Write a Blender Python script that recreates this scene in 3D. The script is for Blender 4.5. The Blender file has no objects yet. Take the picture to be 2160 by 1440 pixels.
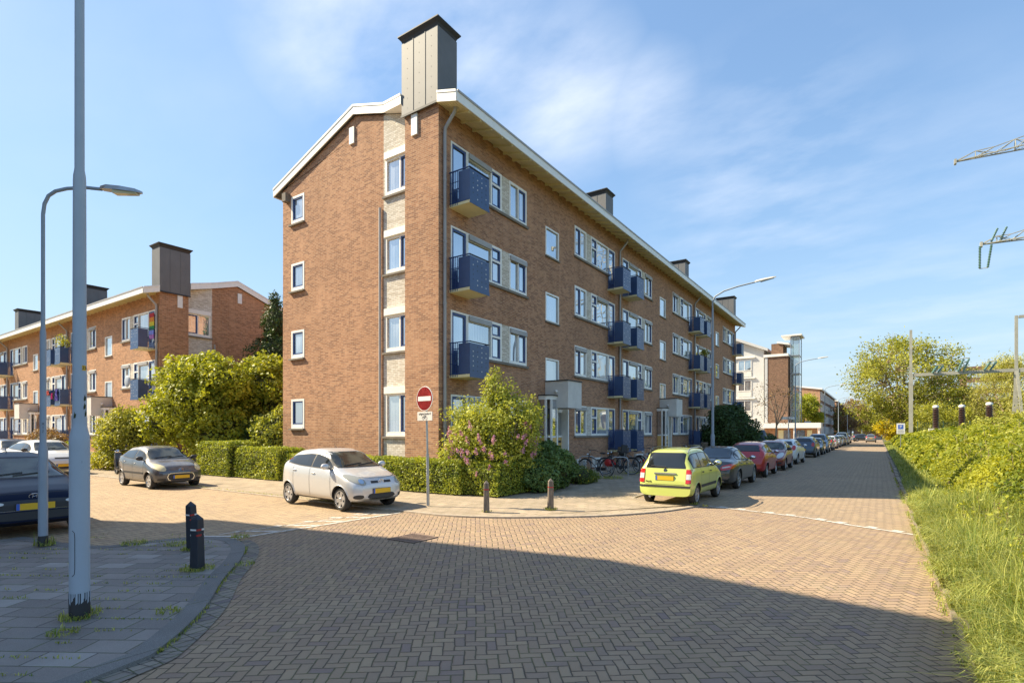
import bpy, bmesh, math, random
import numpy as np
from mathutils import Vector, Matrix, noise
from mathutils.bvhtree import BVHTree
C = bpy.context; D = bpy.data; S = C.scene; COL = S.collection
RAD = math.radians
random.seed(7); RNG = np.random.default_rng(11)

# ---------------------------------------------------------------- camera, world, sun, exposure
YAW = RAD(34.149)
cam_d = D.cameras.new('camera'); cam = D.objects.new('camera', cam_d); COL.objects.link(cam)
cam.location = (0, 0, 1.85)
cam.rotation_euler = (RAD(90), 0, YAW)
cam_d.sensor_fit = 'HORIZONTAL'; cam_d.sensor_width = 36.0
cam_d.lens = 36.0 * 1139.6 / 2160.0
cam_d.shift_x = 0.0; cam_d.shift_y = 191.0 / 2160.0
cam_d.clip_start = 0.05; cam_d.clip_end = 3000
S.camera = cam
S.view_settings.view_transform = 'Standard'; S.view_settings.look = 'None'
S.view_settings.exposure = 1.36; S.view_settings.gamma = 1.0
SUN_AZ = RAD(23.5); SUN_EL = RAD(42.8)          # light travels towards +X turned SUN_AZ to +Y
ldir = Vector((math.cos(SUN_AZ) * math.cos(SUN_EL), math.sin(SUN_AZ) * math.cos(SUN_EL), -math.sin(SUN_EL)))
sd = D.lights.new('sun', 'SUN'); sd.energy = 3.8; sd.angle = RAD(0.5); sd.color = (1.0, 0.87, 0.64)
sun = D.objects.new('sun', sd); COL.objects.link(sun)
sun.rotation_euler = ldir.to_track_quat('-Z', 'Y').to_euler(); sun.location = (-30, -10, 40)

W = D.worlds.new('World'); S.world = W; W.use_nodes = True
wt = W.node_tree; wt.nodes.clear()

class NX:
    """tiny expression helper for shader nodes"""
    def __init__(s, nt): s.nt = nt
    def new(s, t, **k):
        n = s.nt.nodes.new(t)
        for a, b in k.items(): setattr(n, a, b)
        return n
    def put(s, inp, v):
        if isinstance(v, bpy.types.NodeSocket): s.nt.links.new(v, inp)
        elif v is not None: inp.default_value = v
    def m(s, op, a=None, b=None, c=None, clamp=False):
        n = s.new('ShaderNodeMath', operation=op, use_clamp=clamp)
        for i, v in enumerate((a, b, c)): s.put(n.inputs[i], v)
        return n.outputs[0]
    def vm(s, op, a=None, b=None, c=None):
        n = s.new('ShaderNodeVectorMath', operation=op)
        for i, v in enumerate((a, b, c)):
            if v is not None: s.put(n.inputs[i], v)
        return n.outputs['Value'] if op in ('DOT_PRODUCT', 'LENGTH', 'DISTANCE') else n.outputs[0]
    def scale(s, a, k):
        n = s.new('ShaderNodeVectorMath', operation='SCALE'); s.put(n.inputs[0], a); s.put(n.inputs['Scale'], k); return n.outputs[0]
    def mix(s, f, a, b, mode='MIX'):
        n = s.new('ShaderNodeMix', data_type='RGBA', blend_type=mode)
        s.put(n.inputs[0], f)
        for i, v in ((6, a), (7, b)):
            if isinstance(v, tuple) and len(v) == 3: v = v + (1,)
            s.put(n.inputs[i], v)
        return n.outputs[2]
    def xyz(s, v):
        n = s.new('ShaderNodeSeparateXYZ'); s.put(n.inputs[0], v); return n.outputs
    def comb(s, x=0.0, y=0.0, z=0.0):
        n = s.new('ShaderNodeCombineXYZ')
        for i, v in enumerate((x, y, z)): s.put(n.inputs[i], v)
        return n.outputs[0]
    def noise(s, vec, scale, detail=4, rough=.55, out='Fac'):
        n = s.new('ShaderNodeTexNoise'); s.put(n.inputs['Vector'], vec)
        n.inputs['Scale'].default_value = scale; n.inputs['Detail'].default_value = detail; n.inputs['Roughness'].default_value = rough
        return n.outputs[out]
    def ramp(s, f, lo, hi):
        n = s.new('ShaderNodeMapRange'); s.put(n.inputs[0], f); n.inputs[1].default_value = lo; n.inputs[2].default_value = hi
        return n.outputs[0]
    def obj(s): return s.new('ShaderNodeTexCoord').outputs['Object']

x = NX(wt)
sky = x.new('ShaderNodeTexSky', sky_type='NISHITA', sun_disc=False, sun_elevation=SUN_EL,
            sun_rotation=math.atan2(-math.cos(SUN_AZ), -math.sin(SUN_AZ)), altitude=0, air_density=1.0, dust_density=0.6, ozone_density=2.2)
dirv = x.new('ShaderNodeTexCoord').outputs['Generated']
dx, dy, dz = x.xyz(dirv)
# thin streaky clouds: a projected plane high above, stretched noise, thicker in a few parts of the sky
inv = x.m('DIVIDE', 1.0, x.m('MAXIMUM', x.m('ADD', dz, 0.10), 0.05))
pl = x.comb(x.m('MULTIPLY', dx, inv), x.m('MULTIPLY', dy, inv), 0.0)
mp = x.new('ShaderNodeMapping'); x.put(mp.inputs[0], pl); mp.inputs['Rotation'].default_value = (0, 0, RAD(35)); mp.inputs['Scale'].default_value = (0.8, 1.25, 1)
n1 = x.noise(mp.outputs[0], 1.7, 9, .56); n2 = x.noise(pl, 0.8, 3, .5)
def blob(px, py, rad, amp):
    a = Vector(((px - 1080) / 1139.6, 1, (911 - py) / 1139.6)); a.normalize()
    a.rotate(Matrix.Rotation(YAW, 3, 'Z'))
    d = x.vm('DOT_PRODUCT', dirv, tuple(a))
    return x.m('MULTIPLY', x.m('SMOOTH_MIN', 1.0, x.ramp(d, math.cos(rad), 1.0), .1), amp)
bl = None
for b in ((760, 10, .20, .9), (870, 60, .15, .8), (980, 110, .17, .9), (1180, 190, .15, .8), (1370, 230, .10, .7), (1620, 370, .22, .6), (1900, 620, .34, .3), (250, 60, .3, .1)):
    v = blob(*b); bl = v if bl is None else x.m('MAXIMUM', bl, v)
cl = x.m('MULTIPLY', x.ramp(n1, .42, .74), x.m('ADD', bl, x.m('MULTIPLY', x.ramp(n2, .45, .8), .07)), clamp=True)
low = x.m('POWER', x.m('SUBTRACT', 1.0, x.m('MAXIMUM', dz, 0.0), clamp=True), 6.0)
lum = x.vm('DOT_PRODUCT', sky.outputs[0], (.3, .6, .1))
skyc = x.scale(x.vm('MULTIPLY', sky.outputs[0], (0.83, 0.87, 0.83)), x.m('DIVIDE', 1.55, x.m('ADD', 1.0, x.m('DIVIDE', lum, 3.2))))
hazy = x.mix(x.m('MULTIPLY', low, .75), skyc, (2.2, 2.7, 3.4))
cc = x.mix(x.m('MULTIPLY', cl, 1.15, clamp=True), hazy, (3.1, 3.4, 3.9))
bg = x.new('ShaderNodeBackground'); x.put(bg.inputs[0], cc); bg.inputs[1].default_value = 0.122
wo = x.new('ShaderNodeOutputWorld'); wt.links.new(bg.outputs[0], wo.inputs[0])
S.cycles.max_bounces = 6; S.cycles.transparent_max_bounces = 8; S.cycles.caustics_reflective = False; S.cycles.caustics_refractive = False

# ---------------------------------------------------------------- materials
MATS = {}
def mat(name, col=(.5, .5, .5), rough=.6, metal=0.0, spec=.5, coat=0.0, fn=None, bump=None, var=0.0, vscale=3.0):
    if name in MATS: return MATS[name]
    m = D.materials.new(name); m.use_nodes = True; nt = m.node_tree; p = nt.nodes['Principled BSDF']; q = NX(nt)
    p.inputs['Base Color'].default_value = (*col, 1); p.inputs['Roughness'].default_value = rough; p.inputs['Metallic'].default_value = metal
    p.inputs['Specular IOR Level'].default_value = spec; p.inputs['Coat Weight'].default_value = coat; p.inputs['Coat Roughness'].default_value = .04
    if var:
        n = q.noise(q.obj(), vscale, 6, .65)
        c = q.mix(q.ramp(n, .3, .7), tuple(v * (1 - var) for v in col), tuple(min(1, v * (1 + var)) for v in col)); q.put(p.inputs['Base Color'], c)
    if fn: fn(q, p)
    MATS[name] = m; return m
def bumpn(q, p, h, dist=.01, strength=1.0):
    b = q.new('ShaderNodeBump'); b.inputs['Distance'].default_value = dist; b.inputs['Strength'].default_value = strength
    q.put(b.inputs['Height'], h); q.put(p.inputs['Normal'], b.outputs[0])

def brick_fn(c1, c2, c3, mortar, rowh=.0625, bw=.22, stain=.35):
    def fn(q, p):
        o = q.xyz(q.obj())
        u = q.m('ADD', o[0], o[1]); v = q.comb(u, o[2], 0.0)
        b = q.new('ShaderNodeTexBrick'); q.put(b.inputs['Vector'], v)
        b.inputs['Scale'].default_value = 1; b.inputs['Brick Width'].default_value = bw; b.inputs['Row Height'].default_value = rowh
        b.inputs['Mortar Size'].default_value = .0055; b.inputs['Mortar Smooth'].default_value = .15
        b.inputs['Color1'].default_value = (0, 0, 0, 1); b.inputs['Color2'].default_value = (1, 1, 1, 1); b.inputs['Mortar'].default_value = (.5, .5, .5, 1)
        r = q.xyz(b.outputs['Color'])[0]
        # per brick random from its own row/column
        row = q.m('FLOOR', q.m('DIVIDE', o[2], rowh)); off = q.m('MULTIPLY', q.m('MODULO', row, 2.0), bw / 2)
        cidx = q.m('FLOOR', q.m('DIVIDE', q.m('ADD', u, off), bw / 2))
        wn = q.new('ShaderNodeTexWhiteNoise', noise_dimensions='2D'); q.put(wn.inputs['Vector'], q.comb(cidx, row, 0.0))
        c = q.mix(q.ramp(wn.outputs['Value'], .2, .8), c1, c2)
        c = q.mix(q.m('MULTIPLY', q.m('GREATER_THAN', r, .72), .75), c, c3)
        big = q.noise(q.obj(), .45, 5, .6)
        c = q.mix(q.m('MULTIPLY', q.ramp(big, .42, .75), stain), c, tuple(v * .62 for v in c1))
        st = q.noise(q.comb(q.m('MULTIPLY', u, 2.2), q.m('MULTIPLY', o[2], .35), 0.0), 1.0, 4, .6)
        c = q.mix(q.m('MULTIPLY', q.ramp(st, .5, .8), stain * .7), c, tuple(min(1, v * 1.25 + .03) for v in c2))
        rep = q.noise(q.comb(u, q.m('MULTIPLY', o[2], 1.3), 4.0), .28, 3, .45); c = q.mix(q.m('MULTIPLY', q.ramp(rep, .60, .64), stain * .45), c, tuple(min(1, v_ * 1.3) for v_ in c2))
        low_ = q.ramp(q.m('ADD', o[2], q.m('MULTIPLY', big, 1.6)), 1.9, .6); c = q.mix(q.m('MULTIPLY', low_, stain * .6), c, tuple(v_ * .55 for v_ in c1))
        c = q.mix(q.m('MULTIPLY', b.outputs['Fac'], .85), c, mortar)
        q.put(p.inputs['Base Color'], c); p.inputs['Roughness'].default_value = .9; p.inputs['Specular IOR Level'].default_value = .2
        bumpn(q, p, q.m('SUBTRACT', q.m('MULTIPLY', q.noise(q.obj(), 40, 2), .3), b.outputs['Fac']), .006, .7)
    return fn
M_BRICK = mat('red_brick', fn=brick_fn((.40, .197, .11), (.52, .282, .162), (.26, .13, .082), (.52, .40, .29), stain=.5))
M_BRICK2 = mat('orange_brick', fn=brick_fn((.42, .20, .10), (.55, .29, .16), (.28, .14, .08), (.52, .41, .29), stain=.45))
M_BRICK3 = mat('brown_brick', fn=brick_fn((.19, .098, .062), (.28, .15, .095), (.12, .065, .045), (.30, .24, .18)))
M_WBRICK = mat('cream_brick', fn=brick_fn((.68, .62, .52), (.80, .75, .66), (.56, .50, .41), (.38, .33, .27), stain=.12))

def herring_fn(cell, ang, cols, mortar, moss, wob=.012, mossamt=.5):
    def fn(q, p):
        o = q.obj()
        dn = q.new('ShaderNodeTexNoise'); q.put(dn.inputs['Vector'], o); dn.inputs['Scale'].default_value = 1.7; dn.inputs['Detail'].default_value = 3
        ov = q.vm('ADD', o, q.scale(q.vm('SUBTRACT', dn.outputs['Color'], (.5, .5, .5)), wob * 5))
        dn2 = q.new('ShaderNodeTexNoise'); q.put(dn2.inputs['Vector'], o); dn2.inputs['Scale'].default_value = 14
        ov = q.vm('ADD', ov, q.scale(q.vm('SUBTRACT', dn2.outputs['Color'], (.5, .5, .5)), wob))
        mpn = q.new('ShaderNodeMapping'); q.put(mpn.inputs[0], ov); mpn.inputs['Rotation'].default_value = (0, 0, -ang); mpn.inputs['Scale'].default_value = (1 / cell, 1 / cell, 0)
        ux, uy, _ = q.xyz(mpn.outputs[0])
        i = q.m('FLOOR', ux); j = q.m('FLOOR', uy); u = q.m('SUBTRACT', ux, i); v = q.m('SUBTRACT', uy, j)
        r = q.m('FLOORED_MODULO', q.m('SUBTRACT', i, j), 4.0)
        isv = q.m('GREATER_THAN', r, 1.5)
        r1 = q.m('COMPARE', r, 1.0, .25); r2 = q.m('COMPARE', r, 2.0, .25)
        sec = q.m('ADD', r1, r2)
        inv_ = q.m('SUBTRACT', 1.0, isv)
        L = q.m('ADD', q.m('ADD', q.m('MULTIPLY', u, inv_), q.m('MULTIPLY', v, isv)), sec)
        s_ = q.m('ADD', q.m('MULTIPLY', v, inv_), q.m('MULTIPLY', u, isv))
        dL = q.m('MINIMUM', L, q.m('SUBTRACT', 2.0, L)); dS = q.m('MINIMUM', s_, q.m('SUBTRACT', 1.0, s_))
        d = q.m('MINIMUM', dL, dS)
        wn = q.new('ShaderNodeTexWhiteNoise', noise_dimensions='3D')
        q.put(wn.inputs['Vector'], q.comb(q.m('SUBTRACT', i, r1), q.m('SUBTRACT', j, r2), isv))
        k = wn.outputs['Value']
        cr = q.new('ShaderNodeValToRGB'); q.put(cr.inputs[0], k)
        el = cr.color_ramp.elements; el[0].position = 0; el[0].color = (*cols[0], 1); el[1].position = 1; el[1].color = (*cols[-1], 1)
        for n_, cc_ in enumerate(cols[1:-1]):
            e = el.new((n_ + 1) / (len(cols) - 1)); e.color = (*cc_, 1)
        c = cr.outputs[0]
        big = q.noise(o, .35, 5, .6); c = q.mix(q.m('MULTIPLY', q.ramp(big, .35, .7), .35), c, tuple(v_ * .72 for v_ in cols[len(cols) // 2]))
        fine = q.noise(o, 60, 3, .7); c = q.mix(q.m('MULTIPLY', q.ramp(fine, .3, .8), .25), c, tuple(min(1, v_ * 1.35) for v_ in cols[1]))
        mm = q.noise(o, 2.5, 4, .6)
        mc = q.mix(q.m('MULTIPLY', q.ramp(mm, .45, .62), mossamt), mortar, moss)
        mw = q.m('ADD', .012, q.m('MULTIPLY', q.noise(o, 9, 2), .06))
        sand = q.noise(o, .9, 7, .7); c = q.mix(q.m('MULTIPLY', q.ramp(sand, .52, .72), .38), c, (.44, .34, .23))
        drk = q.noise(q.vm('MULTIPLY', o, (1.0, .22, 1.0)), .8, 6, .65); c = q.mix(q.m('MULTIPLY', q.ramp(drk, .56, .74), .35), c, (.15, .12, .10))
        e_ = q.m('SUBTRACT', 1.0, q.m('SMOOTH_MAX', 0.0, q.m('DIVIDE', q.m('SUBTRACT', d, mw), .04), .1), clamp=True)
        c = q.mix(e_, c, mc)
        q.put(p.inputs['Base Color'], c); p.inputs['Roughness'].default_value = .85; p.inputs['Specular IOR Level'].default_value = .3
        hgt = q.m('ADD', q.m('MULTIPLY', q.m('MINIMUM', q.m('MULTIPLY', d, 6.0), 1.0), 1.0), q.m('ADD', q.m('MULTIPLY', k, .35), q.m('MULTIPLY', fine, .25)))
        bumpn(q, p, hgt, .008, .9)
    return fn
M_ROAD = mat('herringbone_clinker', fn=herring_fn(.092, RAD(38), [(.27, .192, .150), (.40, .282, .182), (.355, .248, .165), (.425, .302, .190), (.315, .222, .155), (.37, .256, .165), (.25, .18, .16)],
                                                  (.12, .092, .065), (.19, .19, .07)))
M_STREET = mat('street_clinker', fn=herring_fn(.105, RAD(45), [(.28, .21, .155), (.41, .30, .19), (.36, .26, .17), (.45, .325, .205), (.31, .23, .165)], (.15, .12, .09), (.14, .16, .06), mossamt=.2))
M_CROSS = mat('pink_clinker', fn=herring_fn(.105, RAD(8), [(.36, .26, .165), (.48, .35, .215), (.42, .305, .19), (.52, .375, .23), (.33, .24, .165)], (.17, .13, .10), (.20, .20, .08), mossamt=.25))

def slab_fn(w, h, ang, c1, c2, c3, mortar, gran=.2, moss=(.12, .14, .05), rot_noise=.004):
    def fn(q, p):
        o = q.obj()
        dn = q.new('ShaderNodeTexNoise'); q.put(dn.inputs['Vector'], o); dn.inputs['Scale'].default_value = 2.5
        ov = q.vm('ADD', o, q.scale(q.vm('SUBTRACT', dn.outputs['Color'], (.5, .5, .5)), rot_noise * 6))
        mpn = q.new('ShaderNodeMapping'); q.put(mpn.inputs[0], ov); mpn.inputs['Rotation'].default_value = (0, 0, -ang)
        ux, uy, _ = q.xyz(mpn.outputs[0])
        row = q.m('FLOOR', q.m('DIVIDE', uy, h)); fx = q.m('ADD', q.m('DIVIDE', ux, w), q.m('MULTIPLY', q.m('FLOORED_MODULO', row, 2.0), .5))
        ci = q.m('FLOOR', fx); u = q.m('SUBTRACT', fx, ci); v = q.m('SUBTRACT', q.m('DIVIDE', uy, h), row)
        dU = q.m('MULTIPLY', q.m('MINIMUM', u, q.m('SUBTRACT', 1.0, u)), w); dV = q.m('MULTIPLY', q.m('MINIMUM', v, q.m('SUBTRACT', 1.0, v)), h)
        d = q.m('MINIMUM', dU, dV)
        wn = q.new('ShaderNodeTexWhiteNoise', noise_dimensions='2D'); q.put(wn.inputs['Vector'], q.comb(ci, row, 0.0)); k = wn.outputs['Value']
        c = q.mix(q.ramp(k, .05, .75), c1, c2); c = q.mix(q.m('GREATER_THAN', k, .88), c, c3)
        g = q.noise(o, 160, 2, .8); c = q.mix(q.m('MULTIPLY', q.ramp(g, .45, .75), gran), c, tuple(min(1, v_ * 2.0) for v_ in c2))
        big = q.noise(o, .8, 6, .65); c = q.mix(q.m('MULTIPLY', q.ramp(big, .4, .72), .4), c, tuple(v_ * .6 for v_ in c1))
        mc = q.mix(q.ramp(q.noise(o, 3.0, 4, .6), .42, .60), mortar, moss)
        e_ = q.m('LESS_THAN', d, q.m('ADD', .002, q.m('MULTIPLY', q.noise(o, 12, 3, .7), .009)))
        c = q.mix(q.m('MULTIPLY', e_, .9), c, mc)
        q.put(p.inputs['Base Color'], c); p.inputs['Roughness'].default_value = .9; p.inputs['Specular IOR Level'].default_value = .25
        bumpn(q, p, q.m('ADD', q.m('ADD', q.m('MINIMUM', q.m('MULTIPLY', d, 60.0), 1.0), q.m('MULTIPLY', k, .4)), q.m('MULTIPLY', g, .4)), .005, .8)
    return fn
M_SLAB = mat('grey_slabs', fn=slab_fn(.42, .27, RAD(32), (.22, .195, .175), (.30, .265, .235), (.36, .33, .30), (.09, .08, .07), .35))
M_TILE = mat('tan_tiles', fn=slab_fn(.30, .30, RAD(0), (.35, .28, .20), (.43, .345, .25), (.48, .37, .26), (.19, .15, .11), .15))
M_KERB = mat('kerb_concrete', (.27, .22, .17), .95, var=.4, vscale=7)
M_KERBG = mat('kerb_granite', fn=slab_fn(1.0, 5, 0, (.16, .15, .14), (.20, .19, .175), (.22, .21, .19), (.1, .1, .09), .8))
M_WHITE = mat('white_paint', (.82, .80, .76), .45, var=.08, vscale=4)
M_FRAME = mat('cream_white_frame', (.90, .88, .82), .45, var=.05, vscale=6)
M_BLUE = mat('navy_frame', (.035, .072, .21), .4)
M_PANEL = mat('navy_panel', (.035, .078, .19), .35, spec=.6, var=.12, vscale=2)
M_PANELF = mat('navy_panel_front', (.06, .10, .19), .3, spec=.8)
M_CREAM = mat('cream_soffit', (.80, .72, .42), .7, var=.12, vscale=1.5)
M_ZINC = mat('grey_cladding', (.16, .157, .155), .55, spec=.4, var=.10, vscale=1.2)
M_DARK = mat('dark_trim', (.035, .035, .038), .6)
M_BITUM = mat('bitumen_roof', (.10, .10, .10), .9)
M_CONC = mat('concrete_sill', (.22, .19, .155), .9, var=.2, vscale=3)
M_CONCL = mat('pale_concrete', (.68, .65, .60), .85, var=.10, vscale=2)
M_PIPE = mat('grey_pipe', (.38, .37, .36), .5, var=.1, vscale=2)
M_OAK = mat('ochre_panel', (.72, .47, .15), .6)
M_METAL = mat('galvanised_steel', (.42, .43, .43), .4, metal=.7, var=.15, vscale=5)
M_LAMP = mat('grey_lamp_paint', (.30, .345, .40), .5, var=.10, vscale=1.5)
M_LAMPB = mat('pale_lamp_paint', (.40, .455, .52), .55, var=.07, vscale=2)
M_RUBBER = mat('rubber', (.025, .025, .026), .8)
M_TYRE = mat('tyre', (.035, .034, .033), .85, var=.2, vscale=8)
M_RIM = mat('alloy_rim', (.48, .48, .49), .3, metal=.6)
M_CHROME = mat('chrome', (.75, .76, .78), .12, metal=1)
M_YPLATE = mat('yellow_plate', (.80, .47, .02), .5)
M_BPLATE = mat('blue_plate_band', (.05, .13, .50), .5)
M_RED = mat('sign_red', (.42, .022, .022), .4)
M_REDL = mat('red_lens', (.55, .02, .015), .15, coat=1)
M_CLEARL = mat('clear_lens', (.62, .62, .60), .12, coat=1)
M_AMBERL = mat('yellowed_lens', (.62, .56, .34), .25, coat=.6)
M_CGLASS = mat('car_glass', (.018, .022, .024), .03, spec=.7, coat=.35)
M_CGLASSL = mat('car_screen_glass', (.05, .055, .045), .04, spec=.6, coat=.1, fn=lambda q, p: q.put(p.inputs['Base Color'], q.mix(q.ramp(q.noise(q.obj(), 2.2, 2, .5), .42, .62), (.022, .024, .022), (.10, .105, .08))))
def pane_fn(c1, c2, refl=.5, wave=.02):
    def fn(q, p):
        o = q.xyz(q.obj()); u = q.m('ADD', o[0], o[1])
        fold = q.m('SINE', q.m('MULTIPLY', u, 42.0))
        n = q.noise(q.comb(q.m('MULTIPLY', u, .9), q.m('MULTIPLY', o[2], .5), 0.0), 1.1, 2, .5)
        c = q.mix(q.ramp(q.m('ADD', n, q.m('MULTIPLY', fold, .05)), .40, .58), c1, c2)
        q.put(p.inputs['Base Color'], c); p.inputs['Roughness'].default_value = .8; p.inputs['Specular IOR Level'].default_value = 0
        g = q.new('ShaderNodeBsdfGlossy'); g.inputs['Roughness'].default_value = .0; g.inputs['Color'].default_value = (.95, .98, 1, 1)
        b = q.new('ShaderNodeBump'); b.inputs['Distance'].default_value = wave; b.inputs['Strength'].default_value = .35
        q.put(b.inputs['Height'], q.noise(q.obj(), .8, 1, .4)); q.put(g.inputs['Normal'], b.outputs[0])
        lw = q.new('ShaderNodeLayerWeight'); lw.inputs[0].default_value = .25
        mx = q.new('ShaderNodeMixShader'); q.put(mx.inputs[0], q.m('ADD', refl, q.m('MULTIPLY', lw.outputs['Facing'], .35), clamp=True))
        out = q.nt.nodes['Material Output']; q.nt.links.new(p.outputs[0], mx.inputs[1]); q.nt.links.new(g.outputs[0], mx.inputs[2]); q.nt.links.new(mx.outputs[0], out.inputs[0])
    return fn
PANES = [mat('glass_curtain', fn=pane_fn((.20, .24, .30), (.50, .53, .56), .42)), mat('glass_dark', fn=pane_fn((.03, .045, .05), (.10, .13, .15), .55)),
         mat('glass_blue', fn=pane_fn((.10, .16, .22), (.36, .42, .48), .5)), mat('glass_net', fn=pane_fn((.34, .37, .40), (.56, .58, .60), .36))]

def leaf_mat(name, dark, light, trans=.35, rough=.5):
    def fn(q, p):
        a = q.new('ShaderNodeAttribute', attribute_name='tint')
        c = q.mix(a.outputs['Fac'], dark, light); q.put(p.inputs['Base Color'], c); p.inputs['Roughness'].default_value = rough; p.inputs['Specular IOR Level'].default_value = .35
        t = q.new('ShaderNodeBsdfTranslucent'); q.put(t.inputs[0], q.mix(1.0, c, (1.25, 1.15, .5), 'MULTIPLY'))
        mx = q.new('ShaderNodeMixShader'); mx.inputs[0].default_value = trans
        q.nt.links.new(p.outputs[0], mx.inputs[1]); q.nt.links.new(t.outputs[0], mx.inputs[2]); q.nt.links.new(mx.outputs[0], q.nt.nodes['Material Output'].inputs[0])
    return mat(name, fn=fn)
L_HEDGE = leaf_mat('privet_leaf', (.17, .23, .03), (.52, .55, .08))
L_BRAMBLE = leaf_mat('bramble_leaf', (.11, .17, .018), (.50, .495, .05), .4)
L_LIME = leaf_mat('fresh_yellow_leaf', (.15, .20, .02), (.52, .54, .06), .4)
L_MID = leaf_mat('mid_green_leaf', (.08, .13, .025), (.25, .30, .06))
L_DARK = leaf_mat('dark_green_leaf', (.025, .055, .018), (.09, .15, .04), .2)
L_IVY = leaf_mat('ivy_leaf', (.07, .13, .035), (.19, .28, .08), .25)
L_LILAC = leaf_mat('lilac_leaf', (.20, .25, .035), (.55, .57, .10), .4)
L_BLOOM = leaf_mat('lilac_bloom', (.50, .24, .42), (.78, .48, .68), .3)
L_OLIVE = leaf_mat('young_tree_leaf', (.18, .20, .03), (.52, .52, .085), .4)
L_WILLOW = leaf_mat('willow_leaf', (.28, .29, .06), (.62, .60, .17), .4)
L_PURPLE = leaf_mat('purple_leaf', (.05, .018, .014), (.13, .05, .035), .2)
L_YELLOW = leaf_mat('golden_leaf', (.42, .34, .01), (.70, .58, .02), .35)
L_RUST = leaf_mat('rust_leaf', (.16, .10, .05), (.35, .22, .10), .3)
L_GRASS = leaf_mat('grass_blade', (.12, .20, .028), (.58, .57, .15), .35)
L_GRASSL = leaf_mat('verge_grass', (.07, .13, .018), (.20, .27, .045), .35)
L_FLOWER = leaf_mat('small_yellow_flower', (.55, .38, .02), (.8, .6, .05), .2)
M_BARK = mat('bark', (.16, .125, .085), .9, var=.35, vscale=5)
M_BARKL = mat('pale_bark', (.34, .26, .17), .9, var=.3, vscale=5)
M_STEM = mat('stem_mass', (.045, .052, .018), .95, var=.3, vscale=3)
M_EARTH = mat('earth', (.10, .095, .05), .95, var=.35, vscale=1.5)
M_GROUND = mat('grass_ground', (.10, .115, .035), .95, var=.35, vscale=.5)
def paint(name, col, metal=.25, dust=0.0, coat=.9, spec=.5):
    def fn(q, p):
        if dust:
            geo = q.new('ShaderNodeNewGeometry'); nz = q.xyz(geo.outputs['Normal'])[2]
            n = q.noise(q.obj(), 3, 5, .65)
            f = q.m('MULTIPLY', q.ramp(nz, .2, .9), q.m('MULTIPLY', q.ramp(n, .2, .8), dust))
            q.put(p.inputs['Base Color'], q.mix(f, col, (.36, .31, .25))); q.put(p.inputs['Roughness'], q.m('ADD', .3, q.m('MULTIPLY', f, .5)))
    return mat(name, col, .32, metal=metal, coat=coat, spec=spec, fn=fn)

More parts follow.
